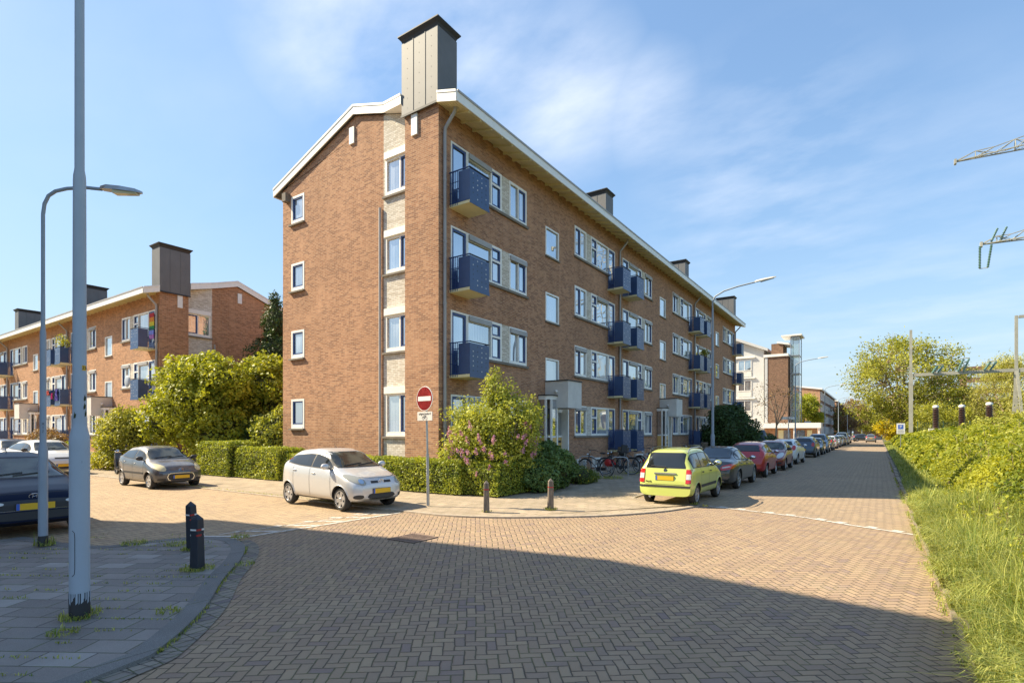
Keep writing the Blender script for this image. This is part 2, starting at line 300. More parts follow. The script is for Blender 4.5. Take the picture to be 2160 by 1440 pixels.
# ---------------------------------------------------------------- mesh helpers
class MB:
    def __init__(s): s.v = []; s.f = []; s.m = []; s.ms = []
    def mi(s, m):
        if m not in s.ms: s.ms.append(m)
        return s.ms.index(m)
    def add(s, vs, fs, m):
        n = len(s.v); s.v += [tuple(p) for p in vs]; k = s.mi(m)
        for f in fs: s.f.append(tuple(i + n for i in f)); s.m.append(k)
    def hexa(s, p, m): s.add(p, [(0, 3, 2, 1), (4, 5, 6, 7), (0, 1, 5, 4), (1, 2, 6, 5), (2, 3, 7, 6), (3, 0, 4, 7)], m)
    def box(s, x0, x1, y0, y1, z0, z1, m, T=None):
        p = [(x0, y0, z0), (x1, y0, z0), (x1, y1, z0), (x0, y1, z0), (x0, y0, z1), (x1, y0, z1), (x1, y1, z1), (x0, y1, z1)]
        if T: p = [T(*q) for q in p]
        s.hexa(p, m)
    def poly(s, pts, m): s.add(pts, [tuple(range(len(pts)))], m)
    def prism(s, pts, z0, z1, m):
        n = len(pts); vs = [(a, b, z0) for a, b in pts] + [(a, b, z1) for a, b in pts]
        s.add(vs, [tuple(range(n))[::-1], tuple(range(n, 2 * n))] + [(i, (i + 1) % n, n + (i + 1) % n, n + i) for i in range(n)], m)
    def extr(s, pts, vec, m):
        """closed 3D polygon swept by vec"""
        n = len(pts); vec = Vector(vec); vs = [Vector(p) for p in pts]; vs = vs + [p + vec for p in vs]
        s.add(vs, [tuple(range(n))[::-1], tuple(range(n, 2 * n))] + [(i, (i + 1) % n, n + (i + 1) % n, n + i) for i in range(n)], m)
    def tube(s, path, r, m, n=8, cap=True):
        path = [Vector(p) for p in path]; rs = r if isinstance(r, (list, tuple)) else [r] * len(path)
        up = Vector((0, 0, 1)); rings = []; base = len(s.v); k = s.mi(m); prev = None
        for i, p in enumerate(path):
            t = (path[min(i + 1, len(path) - 1)] - path[max(i - 1, 0)])
            if t.length < 1e-9: t = Vector((0, 0, 1))
            t.normalize()
            if prev is None: a = t.cross(up if abs(t.z) < .95 else Vector((1, 0, 0)))
            else: a = prev - t * prev.dot(t)
            if a.length < 1e-6: a = t.orthogonal()
            a.normalize(); b = t.cross(a); prev = a
            for j in range(n):
                c = 2 * math.pi * j / n; s.v.append(tuple(p + (a * math.cos(c) + b * math.sin(c)) * rs[i]))
        for i in range(len(path) - 1):
            for j in range(n):
                q = base + i * n; s.f.append((q + j, q + (j + 1) % n, q + n + (j + 1) % n, q + n + j)); s.m.append(k)
        if cap:
            s.f.append(tuple(base + j for j in range(n))[::-1]); s.m.append(k)
            q = base + (len(path) - 1) * n; s.f.append(tuple(q + j for j in range(n))); s.m.append(k)
    def lathe(s, prof, m, n=24, c=(0, 0, 0), ax='z', caps=True):
        base = len(s.v); k = s.mi(m)
        for r, h in prof:
            for j in range(n):
                t = 2 * math.pi * j / n; a, b = r * math.cos(t), r * math.sin(t)
                p = (a, b, h) if ax == 'z' else ((a, h, b) if ax == 'y' else (h, a, b))
                s.v.append((p[0] + c[0], p[1] + c[1], p[2] + c[2]))
        for i in range(len(prof) - 1):
            for j in range(n):
                q = base + i * n; s.f.append((q + j, q + (j + 1) % n, q + n + (j + 1) % n, q + n + j)); s.m.append(k)
        for e in ((0, len(prof) - 1) if caps else ()):
            if prof[e][0] > 1e-4: s.f.append(tuple(base + e * n + j for j in range(n))); s.m.append(k)
    def ellip(s, c, r, m, nu=16, nv=10, T=None):
        base = len(s.v); k = s.mi(m)
        for i in range(nv + 1):
            ph = math.pi * i / nv
            for j in range(nu):
                th = 2 * math.pi * j / nu
                p = Vector((r[0] * math.sin(ph) * math.cos(th), r[1] * math.sin(ph) * math.sin(th), r[2] * math.cos(ph)))
                if T: p = T @ p
                s.v.append((p.x + c[0], p.y + c[1], p.z + c[2]))
        for i in range(nv):
            for j in range(nu):
                q = base + i * nu; s.f.append((q + j, q + (j + 1) % nu, q + nu + (j + 1) % nu, q + nu + j)); s.m.append(k)
    def build(s, name, parent=None, smooth=False, ang=40, loc=None, bevel=0):
        me = D.meshes.new(name); me.from_pydata(s.v, [], s.f)
        for m in s.ms: me.materials.append(m)
        me.polygons.foreach_set('material_index', s.m)
        bm = bmesh.new(); bm.from_mesh(me); bmesh.ops.remove_doubles(bm, verts=bm.verts, dist=1e-5) if smooth else None
        bmesh.ops.recalc_face_normals(bm, faces=bm.faces)
        if bevel: bmesh.ops.bevel(bm, geom=[e for e in bm.edges if e.is_manifold and e.calc_face_angle(0) > .5], offset=bevel, segments=2, affect='EDGES', profile=.6)
        bm.to_mesh(me); bm.free()
        if smooth:
            me.polygons.foreach_set('use_smooth', [True] * len(me.polygons))
            try: me.set_sharp_from_angle(angle=RAD(ang))
            except Exception: pass
        o = D.objects.new(name, me); COL.objects.link(o)
        if parent: o.parent = parent
        if loc: o.location = loc
        return o
def tag(o, label=None, cat=None, group=None, kind=None):
    if label: o['label'] = label
    if cat: o['category'] = cat
    if group: o['group'] = group
    if kind: o['kind'] = kind
    return o
def empty(name, loc, rz=0.0):
    o = D.objects.new(name, None); COL.objects.link(o); o.location = loc; o.rotation_euler = (0, 0, rz); o.empty_display_size = .3; return o
def copy_tree(o, parent=None):
    c = o.copy(); COL.objects.link(c); c.parent = parent
    for ch in list(o.children): copy_tree(ch, c)
    return c
def text(body, size, name, m, parent, M, ext=.002):
    cu = D.curves.new(name, 'FONT'); cu.body = body; cu.size = size; cu.align_x = 'CENTER'; cu.align_y = 'CENTER'; cu.extrude = ext
    o = D.objects.new(name, cu); COL.objects.link(o); C.view_layer.update()
    me = D.meshes.new_from_object(o.evaluated_get(C.evaluated_depsgraph_get())); me.materials.clear(); me.materials.append(m)
    D.objects.remove(o); D.curves.remove(cu)
    me.transform(M); n = D.objects.new(name, me); COL.objects.link(n); n.parent = parent; return n
def struct(mb, name, **k):
    o = mb.build(name, **k); o['kind'] = 'structure'; return o

# leaves from numpy: rhombic, slightly folded
def leaves(name, P, size, m, parent=None, N=None, aspect=.55, tint=None, droop=0.0, szvar=.35):
    n = len(P); P = np.asarray(P, dtype=np.float64)
    if N is None:
        N = RNG.normal(size=(n, 3))
    N = N / (np.linalg.norm(N, axis=1, keepdims=True) + 1e-9)
    R_ = RNG.normal(size=(n, 3)); R_[:, 2] -= droop
    A = R_ - N * np.sum(R_ * N, axis=1, keepdims=True); A /= (np.linalg.norm(A, axis=1, keepdims=True) + 1e-9)
    B = np.cross(N, A)
    sz = (size if np.isscalar(size) else np.asarray(size)[:, None]) * (1 + szvar * RNG.normal(size=(n, 1))).clip(.4, 2)
    V = np.empty((n, 4, 3)); V[:, 0] = P - A * sz * .5; V[:, 1] = P + B * sz * aspect * .5 + N * sz * .1; V[:, 2] = P + A * sz * .5; V[:, 3] = P - B * sz * aspect * .5 + N * sz * .1
    me = D.meshes.new(name); me.vertices.add(4 * n); me.vertices.foreach_set('co', V.reshape(-1))
    me.loops.add(4 * n); me.loops.foreach_set('vertex_index', np.arange(4 * n, dtype=np.int32))
    me.polygons.add(n); me.polygons.foreach_set('loop_start', np.arange(0, 4 * n, 4, dtype=np.int32)); me.polygons.foreach_set('loop_total', np.full(n, 4, dtype=np.int32))
    me.update(calc_edges=True); me.materials.append(m)
    if tint is None: tint = RNG.random(n)
    at = me.attributes.new('tint', 'FLOAT', 'FACE'); at.data.foreach_set('value', np.clip(tint, 0, 1).astype(np.float32))
    o = D.objects.new(name, me); COL.objects.link(o)
    if parent: o.parent = parent
    return o
def nz(P, s, seed=0.0):
    return np.array([noise.noise(Vector((p[0] * s + seed, p[1] * s, p[2] * s))) for p in P])

# ================================================================ SETTING
g = MB(); g.poly([(-900, -500, -.03), (900, -500, -.03), (900, 1500, -.03), (-900, 1500, -.03)], M_GROUND); struct(g, 'ground')
g = MB(); g.poly([(-9.6, -14, 0), (.62, -14, 0), (.62, 14.5, 0), (-9.6, 14.5, 0)], M_ROAD); struct(g, 'road')
g = MB(); g.poly([(-120, 2.2, .004), (-9.35, 2.2, .004), (-9.12, 4.8, .004), (-9.02, 9.2, .004), (-120, 9.2, .004)], M_CROSS); struct(g, 'side_street')
g = MB(); g.poly([(-6.2, 14.1, .004), (-3.5, 13.85, .004), (-1.35, 13.2, .004), (-.45, 12.6, .004), (.62, 12.05, .004), (.62, 420, .004), (-6.2, 420, .004)], M_STREET); struct(g, 'street')
# pavement in the near left corner with its rounded kerb and gutter course
def offset(path, d):
    out = []
    for i, p in enumerate(path):
        a = Vector(path[max(i - 1, 0)]); b = Vector(path[min(i + 1, len(path) - 1)]); t = (b - a).normalized(); out.append((p[0] - t.y * d, p[1] + t.x * d))
    return out
def smooth2(pts, k=5):
    out = []
    n = len(pts)
    for i in range(n - 1):
        p0, p1, p2, p3 = [Vector(pts[min(max(i + j, 0), n - 1)]) for j in (-1, 0, 1, 2)]
        for s in range(k):
            t = s / k; out.append(tuple(.5 * ((2 * p1) + (p2 - p0) * t + (2 * p0 - 5 * p1 + 4 * p2 - p3) * t * t + (3 * p1 - p0 - 3 * p2 + p3) * t ** 3)))
    out.append(tuple(pts[-1])); return out
curve = smooth2([(-4.55, -14), (-4.55, -4), (-4.6, 0.2), (-4.85, 1.75), (-5.05, 2.15), (-5.8, 2.86), (-6.75, 3.55), (-7.6, 4.25), (-8.45, 4.78), (-9.2, 4.95), (-9.75, 4.72), (-10.05, 4.2), (-10.2, 3.55), (-10.9, 3.25), (-12.3, 3.0)], 6)
PH = .035
def strip(mb, A, B, z, m):
    for i in range(len(A) - 1): mb.add([(*A[i], z), (*A[i + 1], z), (*B[i + 1], z), (*B[i], z)], [(0, 1, 2, 3)], m)
def wallstrip(mb, A, z0, z1, m):
    for i in range(len(A) - 1): mb.add([(*A[i], z0), (*A[i + 1], z0), (*A[i + 1], z1), (*A[i], z1)], [(0, 1, 2, 3)], m)
inner = offset(curve, .20); outer = offset(curve, -.2)
pv = MB(); pv.poly([(p[0], p[1], PH) for p in inner] + [(-12.5, 2.2, PH), (-60, 2.2, PH), (-60, -14, PH)], M_SLAB); struct(pv, 'pavement')
kb = MB(); strip(kb, curve, inner, PH + .004, M_KERBG); wallstrip(kb, curve, 0, PH + .004, M_KERBG); wallstrip(kb, [(-12.5, 2.2), (-60, 2.2)], 0, PH, M_KERBG); struct(kb, 'kerb')
M_GUT = mat('gutter_clinker', fn=slab_fn(.10, .2, 0, (.25, .215, .18), (.33, .28, .22), (.22, .18, .17), (.10, .09, .06), .1))
ii = [i for i, p in enumerate(curve) if p[1] > -6 and not (p[0] < -9.0)]
gt = MB(); strip(gt, [curve[i] for i in ii], [outer[i] for i in ii], .009, M_GUT)
# radial joints of the gutter course
acc = 0; m0 = 0
for i in ii[:-1]:
    a = Vector(curve[i]); b = Vector(curve[i + 1]); oa = Vector(outer[i]); ob = Vector(outer[i + 1]); L_ = (b - a).length; n_ = max(1, int(L_ / .105))
    for k in range(n_):
        t = k / n_; p = a.lerp(b, t); q_ = oa.lerp(ob, t); w = (b - a).normalized() * .006
        gt.add([(p.x, p.y, .013), (p.x + w.x, p.y + w.y, .013), (q_.x + w.x, q_.y + w.y, .013), (q_.x, q_.y, .013)], [(0, 1, 2, 3)], M_DARK)
struct(gt, 'gutter_course')
# pavement round the main block
edge = smooth2([(-120, 8.9), (-60, 8.9), (-20, 8.9), (-11.5, 8.92), (-9.2, 8.92), (-7.9, 8.98), (-6.9, 9.35), (-5.9, 10.05), (-4.9, 11.0), (-4.15, 12.2), (-3.78, 13.3), (-3.7, 13.75)], 5)
edge += [(-5.6, 14.25), (-5.68, 14.8), (-5.7, 60), (-5.7, 420)]
ein = offset(edge, .14)
pv = MB(); pv.poly([(p[0], p[1], .03) for p in ein] + [(-40, 420, .03), (-120, 60, .03)], M_TILE); struct(pv, 'pavement_corner')
M_KERBC = mat('corner_kerb', (.40, .33, .25), .9, var=.25, vscale=6)
kb = MB(); strip(kb, edge, ein, .034, M_KERBC); wallstrip(kb, edge, 0, .034, M_KERBC); struct(kb, 'kerb_corner')
# right hand kerb, verge
kb = MB()
yy = -14.0
while yy < 250:
    L_ = 1.0 if yy < 60 else 6.0
    j = random.uniform(-.025, .02) if yy < 60 else 0; h = .065 + random.uniform(-.02, .015)
    kb.box(.60 + j, .72 + j, yy + .008, yy + L_ - .008, -.02, h, M_KERB); yy += L_
struct(kb, 'kerb_verge')
vg = MB(); vg.poly([(.70, -14, .075), (120, -14, .075), (120, 300, .075), (.70, 300, .075)], M_EARTH); struct(vg, 'verge')

# painted lines at the edges of the junction plateau
mk = MB()
def lineblocks(p0, p1, w, z, tooth, gap, side, tl):
    p0 = Vector(p0); p1 = Vector(p1); d = (p1 - p0); L_ = d.length; d.normalize(); n_ = Vector((-d.y, d.x)) * side; t = 0
    while t < L_:
        s = random.uniform(.16, .2); e = min(t + s - random.choice([.004, .006, .02]), L_); j = random.uniform(-.006, .006)
        a = p0 + d * t + n_ * j; b = p0 + d * e + n_ * j; o_ = n_ * w * random.uniform(.85, 1)
        mk.add([(a.x, a.y, z), (b.x, b.y, z), (b.x + o_.x, b.y + o_.y, z), (a.x + o_.x, a.y + o_.y, z)], [(0, 1, 2, 3)], M_MARK); t += s
    t = .2
    while t < L_ - .2:
        a = p0 + d * t + n_ * (w + .012); b = a + d * tooth; sh = d * (-tl * .8 if tl > .3 else 0)
        mk.add([(a.x, a.y, z), (b.x, b.y, z), ((b + n_ * tl + sh).x, (b + n_ * tl + sh).y, z), ((a + n_ * tl + sh).x, (a + n_ * tl + sh).y, z)], [(0, 1, 2, 3)], M_MARK); t += gap
M_MARK = mat('worn_road_paint', fn=lambda q, p: (q.put(p.inputs['Base Color'], q.mix(q.ramp(q.noise(q.obj(), 9, 5, .7), .48, .62), (.66, .62, .55), (.42, .33, .25)))), rough=.8)
R_L = [(-3.5, 13.85), (-2.4, 13.55), (-1.35, 13.2), (-.45, 12.6), (.55, 12.05)]
for i in range(4): lineblocks(R_L[i], R_L[i + 1], .10, .009, .2, .46, 1, .13)
for i, (a, b) in enumerate((((-9.2, 5.0), (-9.12, 6.4)), ((-9.12, 6.4), (-9.02, 8.8)))): lineblocks(a, b, .10, .009, .13, .62, 1, .62)
lineblocks((-9.82, 5.1), (-9.45, 8.4), .05, .009, .01, 90, 1, .01)
struct(mk, 'road_marking')

# ================================================================ APARTMENT BLOCKS
def cellwall(mb, T, u0, u1, z0, z1, opens, m, depth=.11, mrev=None):
    mrev = mrev or m
    us = sorted({u0, u1} | {v for o in opens for v in o[:2] if u0 < v < u1}); zs = sorted({z0, z1} | {v for o in opens for v in o[2:4] if z0 < v < z1})
    for i in range(len(us) - 1):
        for j in range(len(zs) - 1):
            cu, cz = (us[i] + us[i + 1]) / 2, (zs[j] + zs[j + 1]) / 2
            if any(o[0] < cu < o[1] and o[2] < cz < o[3] for o in opens): continue
            mb.add([T(us[i], 0, zs[j]), T(us[i + 1], 0, zs[j]), T(us[i + 1], 0, zs[j + 1]), T(us[i], 0, zs[j + 1])], [(0, 1, 2, 3)], m)
    for o in opens:
        a, b, c, d = o[:4]
        for p, q in (((a, c), (a, d)), ((a, d), (b, d)), ((b, d), (b, c)), ((b, c), (a, c))):
            mb.add([T(p[0], 0, p[1]), T(q[0], 0, q[1]), T(q[0], -depth, q[1]), T(p[0], -depth, p[1])], [(0, 1, 2, 3)], mrev)
    # back skin so light cannot pass
    mb.add([T(u0, -depth - .01, z0), T(u1, -depth - .01, z0), T(u1, -depth - .01, z1), T(u0, -depth - .01, z1)], [(0, 1, 2, 3)], M_DARK)

def window(parent, T, u0, u1, z0, z1, cells, shutter=None, pane=None, fm=None, frame_w=.075, sashm=None):
    """cells: (kind, ua, ub, za, zb) in absolute coordinates"""
    fm = fm or M_FRAME; sashm = sashm or M_BLUE
    f = MB(); w = frame_w; o0, o1 = -.10, .012
    def fb(a, b, c, d, lo=o0, hi=o1, m=fm): f.box(a, b, lo, hi, c, d, m, T)
    fb(u0, u0 + w, z0, z1); fb(u1 - w, u1, z0, z1); fb(u0 + w, u1 - w, z1 - w, z1); fb(u0 + w, u1 - w, z0, z0 + w * .9, o0, o1 + .012)
    cov = u0 + w                                         # mullions fill every gap between the cells
    for a, b in sorted({(a, b) for k, a, b, c, d in cells}):
        if a > cov + .004: fb(cov, a, z0 + w * .9, z1 - w, o0, o1 - .003)
        cov = b
    if u1 - w > cov + .004: fb(cov, u1 - w, z0 + w * .9, z1 - w, o0, o1 - .003)
    for k, a, b, c, d in cells:
        if c > z0 + w * .9 + .004: fb(a, b, max(z0 + w * .9, c - .08) if any(e[4] < c and e[1] == a for e in cells) else z0 + w * .9, c, o0, o1 - .005)
        if d < z1 - w - .004 and not any(e[3] > d and e[1] == a for e in cells): fb(a, b, d, z1 - w, o0, o1 - .005)
    wi = f.build('window', parent)
    for k, a, b, c, d in cells:
        pm = pane or random.choices(PANES, (3, 2, 4, 2))[0]
        host = wi
        if k == 'sash':
            s = MB(); sw = .055
            for bx in ((a, a + sw, c, d), (b - sw, b, c, d), (a + sw, b - sw, c, c + sw), (a + sw, b - sw, d - sw, d)): s.box(bx[0], bx[1], -.075, -.004, bx[2], bx[3], sashm, T)
            host = s.build('sash', wi); a += sw; b -= sw; c += sw; d -= sw
        g = MB(); g.box(a, b, -.062, -.05, c, d, pm, T); g.build('pane', wi)
    if shutter:
        s = MB(); a, b, c, d = shutter; s.box(a, b, -.03, .075, c, d, M_PIPE, T); s.build('shutter_box', wi, bevel=.012)
    return wi

def balcony(parent, T, a0, a1, z, openside, depth=.87):
    sl = MB(); sl.box(a0, a1, 0, depth, z, z + .09, M_CREAM, T); sl.box(a0 - .01, a1 + .01, depth, depth + .015, z - .01, z + .11, M_PANEL, T)
    b = sl.build('balcony', parent)
    p = MB(); h0, h1 = z + .10, z + 1.10
    p.box(a0, a1, depth - .03, depth, h0, h1, M_PANEL, T)
    for e in (a0, a1 - .025): p.box(e, e + .025, depth * .45, depth - .03, h0, h1, M_PANEL, T)
    for i in range(4):
        for j in range(6):
            if random.random() < .08: continue
            u = a0 + (i + .75) * (a1 - a0) / 4.5; zz_ = h0 + (j + .7) * (h1 - h0) / 6.4
            p.box(u - .016, u + .016, depth, depth + .004, zz_ - .016, zz_ + .016, M_WHITE if random.random() < .5 else M_DARK, T)  # pale and dark dots painted for the perforations, pale where daylight shows through
    p.build('panel', b)
    r = MB()
    r.box(a0 - .015, a1 + .015, depth - .04, depth + .01, h1 + .03, h1 + .06, M_DARK, T)
    for e in (a0, a1):
        r.box(e - .02, e + .02, 0, depth, h1 + .03, h1 + .06, M_BLUE, T)
        n_ = 5
        for i in range(n_): oo = .05 + i * depth * .42 / n_; r.box(e - .01, e + .01, oo, oo + .018, z + .02, h1 + .03, M_BLUE, T)
        for zz_ in (h0 + .02, h0 + .35, h0 + .68): r.box(e - .008, e + .008, 0, depth * .45, zz_, zz_ + .015, M_BLUE, T)
    r.build('railing', b); return b

def block(name, label, cat, loc, sa, so, swap, floors, unit, halves, brick, width=9.26, detail=True, gable=True, group=None, ridge=4.6, label_m=None):
    """a along the street face, o outward, z up.  swap: a runs along world Y"""
    root = tag(empty(name, loc), label, cat, group)
    def M(a, o, z): return (so * o, sa * a, z) if swap else (sa * a, so * o, z)
    L = unit * halves
    E = 1.25 + 2.8 * floors; DZ = 2.8
    K = unit / 7.25
    zf = [.95 + DZ * k for k in range(floors)]
    centres = [7.33 * K + 2 * unit * i for i in range((halves + 1) // 2)]
    w = MB(); opens = []; plan = []
    for c in centres:
        for s in (-1, 1):
            def U(v, c=c, s=s): return c + s * v * K
            if U(6.73) > L + 1: continue
            for k, z in enumerate(zf):
                # s>0 mirrors; order the pair
                def R_(v0, v1): return tuple(sorted((U(v0), U(v1))))
                a, b = R_(2.08, 5.89); opens.append((a, b, z + .73, z + 2.15)); a, b = R_(5.89, 6.73); opens.append((a, b, z, z + 2.15))
                plan.append((U, s, k, z))
        for k, z in enumerate(zf):
            if k >= 1: opens.append((c - .58 * K, c + .58 * K, z - (1.55 if k == 1 else 1.35) + 1.4 - .02 + (-.0), z + 1.27 + .0))
        opens.append((c - .62 * K, c + .98 * K, .35, 2.85))
    T = lambda u, o, z: M(u, o, z)
    cellwall(w, T, 0, L, 0, E - .05, opens, brick)
    gy = .5
    TG = lambda u, o, z: M(gy - o, -u, z)
    gop = []
    if gable:
        for k, z in enumerate(zf):
            gop.append((1.52, 2.98, z + .95 - (.2 if k == 0 else 0), z + 2.27)); 
            if detail: gop.append((7.77, 8.65, z + 1.15 - (.1 if k == 0 else 0), z + 2.32 - (.05 if k == 0 else 0)))
        # brick left of the column, then the top under the roof slope
        def rz(q): return E - .30 + .297 * (q + .85) if q < ridge else E - .30 + .297 * (ridge + .85) - .36 * (q - ridge)
        cellwall(w, TG, 3.08, width, 0, E - .32, [o for o in gop if o[0] > 3.1], brick)
        qs = [3.08, ridge, width]
        w.add([TG(3.08, 0, E - .32)] + [TG(q, 0, rz(q)) for q in qs] + [TG(width, 0, E - .32)], [(0, 1, 2, 3, 4)], brick)
        # pillar
        w.hexa([M(0, .004, 0), M(0, -1.5, 0), M(.6, -1.5, 0), M(.6, .004, 0), M(0, .004, E), M(0, -1.5, E), M(.6, -1.5, E), M(.6, .004, E)], brick)
    # rear and far walls
    e0 = gy if gable else 0
    w.add([M(e0, -width, 0), M(L, -width, 0), M(L, -width, E - .3), M(e0, -width, E - .3)], [(0, 1, 2, 3)], brick)
    w.add([M(L, 0, 0), M(L, -width, 0), M(L, -width, E - .3), M(L, -ridge, E + 1.3), M(L, 0, E - .05)], [(0, 1, 2, 3, 4)], brick)
    if not gable: w.add([M(0, 0, 0), M(0, -width, 0), M(0, -width, E - .3), M(0, -ridge, E + 1.3), M(0, 0, E - .05)], [(0, 1, 2, 3, 4)], brick)
    w.build('wall', root)
    if gable:
        cw = MB(); cellwall(cw, TG, 1.5, 3.08, 0, E + .32, [o for o in gop if o[0] < 3], M_WBRICK); cw.add([TG(1.5, 0, E + .32), TG(3.08, 0, E + .32), TG(3.08, 0, rz(3.08)), TG(1.5, 0, rz(1.5))], [(0, 1, 2, 3)], M_WBRICK)
        cw.build('cream_brick_strip', root)
        for k, z in enumerate(zf):
            a, b, c, d = gop[k * 2] if detail else gop[k]
            wn = window(root, TG, a, b, c, d, [('sash', a + .08, (a + b) / 2 - .03, c + .16, d - .08), ('fixed', (a + b) / 2 + .03, b - .08, c + .16, d - .08)], pane=PANES[(k + 1) % 2 * 2])
            s = MB(); s.box(a - .02, b, -.0, .09, d, d + .24, M_FRAME, TG); s.build('shutter_box', wn)
            s = MB(); s.box(a - .02, b + .10, 0, .09, c - .07, c, M_CONC, TG); s.build('sill', wn)
            if detail:
                a, b, c, d = gop[k * 2 + 1]
                wn = window(root, TG, a, b, c, d, [('sash', a + .09, b - .09, c + .17, d - .09)], frame_w=.09, pane=PANES[1 if k == 0 else 0])
                s = MB(); s.box(a - .04, b + .08, 0, .10, c - .06, c, M_CONC, TG); s.build('sill', wn)
        p = MB(); p.tube([TG(3.2, .07, .1), TG(3.2, .07, 2.8 * floors - 1.25)], .05, M_PIPE, 10)
        p.build('drainpipe', root, smooth=True)
        for q, z0, z1, a_ in ((.9, E - .75, E - .05, 0), (4.65, E + .3, E + .92, gy)):
            v = MB(); v.box(q, q + .26, 0, .06, z0, z1, M_WHITE, (lambda u, o, z, a_=a_: M(a_ - o, -u, z))); v.build('vent_cover', root)
        bx = MB(); bx.box(8.75, 9.0, 0, .22, E - .95, E - .6, M_CONC, TG); bx.build('bird_box', root)
    # cream panels between windows, sill bands, windows, doors, balconies
    for U, s, k, z in plan:
        def R_(v0, v1): return tuple(sorted((U(v0), U(v1))))
        a, b = R_(3.3, 3.81)
        cp = MB(); cp.box(a, b, -.05, -.005, z + .73, z + 2.15, M_WBRICK, T); cp.build('cream_panel', root)
        a, b = R_(2.02, 5.85); sl = MB(); sl.box(a, b, 0, .085, z + .64, z + .73, M_CONC, T); sl.build('sill', root)
        a, b = R_(2.08, 3.3); z0, z1 = z + .73, z + 2.15
        far_, near_ = (U(2.16), U(2.65)), (U(2.71), U(3.22))
        c1, c2 = tuple(sorted(far_)), tuple(sorted(near_))
        sh = (a + .03, b - .03, z1 - .24, z1 - .06) if random.random() < .75 else None
        zt = z1 - .10 - (.14 if sh else 0)
        window(root, T, a, b, z0, z1, [('sash', *c1, z0 + .12, zt), ('fixed', *c2, z0 + .12, zt)], sh)
        a, b = R_(3.81, 6.73)
        v = tuple(sorted((U(3.90), U(4.42)))); pc = tuple(sorted((U(4.50), U(5.80))))
        d = tuple(sorted((U(5.93), U(6.66))))
        sh = (*pc, z1 - .22, z1 - .04) if random.random() < .7 else None
        a2, b2 = R_(3.81, 5.88)
        wn = window(root, T, a2, b2, z0, z1, [('sash', *v, z0 + .10, z1 - .55), ('sash', *v, z1 - .50, z1 - .09), ('fixed', *pc, z0 + .10, z1 - (.24 if sh else .09))], sh)
        dm = MB(); dw = .075
        aa, bb = R_(5.89, 6.73)
        dm.box(aa, bb, -.1, .01, z + 2.09, z + 2.15, M_FRAME, T)
        for e in ((d[0], d[0] + dw), (d[1] - dw, d[1])): dm.box(e[0], e[1], -.08, 0, z, z + 2.08, M_BLUE, T)
        dm.box(d[0] + dw, d[1] - dw, -.08, 0, z, z + .35, M_BLUE, T); dm.box(d[0] + dw, d[1] - dw, -.08, 0, z + 2.0, z + 2.08, M_BLUE, T)
        for e in ((aa, d[0]), (d[1], bb)): dm.box(e[0], e[1], -.1, .01, z, z + 2.09, M_FRAME, T)
        dr = dm.build('balcony_door', root)
        pn = MB(); pn.box(d[0] + dw, d[1] - dw, -.055, -.045, z + .35, z + 2.0, random.choice(PANES), T); pn.build('pane', dr)
        a, b = R_(5.77, 6.80)
        balcony(root, T, a, b, z - .12, s)
        if k == 0:
            for r0, r1 in ((2.15, 3.1), (3.9, 4.9)):
                a, b = R_(r0, r1); window(root, (lambda u, o, z_: M(u, o + .10, z_)), a, b, .12, .58, [('fixed', a + .09, b - .09, .2, .5)], pane=PANES[1])
    for c in centres:
        for k, z in enumerate(zf):
            if k >= 1:
                a, b = c - .58 * K, c + .58 * K
                z0 = z - (1.55 if k == 1 else 1.35) + 1.38; z1 = z + 1.27
                wn = window(root, T, a, b, z0, z1, [('fixed', a + .07, b - .07, z0 + .07, z1 - .07)], pane=PANES[2 if k > 1 else 3], frame_w=.07)
                if k > 1: s = MB(); s.box(a - .03, b + .03, 0, .07, z0 - .06, z0, M_CONC, T); s.build('sill', wn)
        # entrance: concrete porch box, angled glazed bay, door, letterboxes
        en = MB(); en.box(c - .6 * K, c + .62 * K, 0.002, 1.1, 2.86, 3.98, M_CONCL, T); en.box(c - .63 * K, c + .65 * K, .002, 1.13, 3.98, 4.03, M_DARK, T)
        ent = en.build('entrance_porch', root)
        by = MB(); a, b = c - 1.15 * K, c - .5 * K
        foot = [(a, .002), (a, .35), (a + .12, .57), (b, .57), (b, .002)]
        by.extr([M(u, o, 3.2) for u, o in foot], (0, 0, .16), M_FRAME); by.extr([M(u, o, 3.36) for u, o in [(a - .04, 0.002), (a - .04, .40), (a + .10, .62), (b + .04, .62), (b + .04, 0.002)]], (0, 0, .04), M_DARK)
        for u, o in ((a, .30), (a + .10, .5), (b - .08, .5), (b - .08, .02)):
            by.box(u, u + .08, o, o + .07, .3, 3.2, M_FRAME, T)
        by.box(a + .02, b - .03, .05, .5, 1.62, 1.70, M_FRAME, T)
        e1 = by.build('glazed_bay', ent)
        gb = MB(); gb.box(a + .18, b - .08, .515, .525, 2.3, 3.2, PANES[3], T); gb.box(a + .18, b - .08, .516, .526, 1.72, 2.28, PANES[1], T); gb.box(a + .03, a + .035, .03, .30, 1.72, 3.2, PANES[1], T); gb.box(b - .045, b - .04, .09, .5, 1.72, 3.2, PANES[3], T); gb.build('pane', ent)
        gb = MB(); gb.box(a + .18, b - .08, .51, .53, .4, 1.62, M_OAK, T); gb.box(b - .05, b - .035, .09, .5, .4, 1.62, M_OAK, T); gb.box(a + .02, a + .035, .03, .30, .4, 1.62, M_OAK, T)
        for i in range(4): gb.box(a + .2, b - .1, .53, .54, .55 + i * .24, .62 + i * .24, M_DARK, T)
        gb.build('letterbox_panel', ent)
        dd = MB(); dd.box(c - .45 * K, c - .38 * K, -.1, .02, .35, 2.8, M_FRAME, T); dd.box(c + .42 * K, c + .50 * K, -.1, .02, .35, 2.8, M_DARK, T); dd.box(c - .45 * K, c + .95 * K, -.1, .02, 2.72, 2.85, M_FRAME, T)
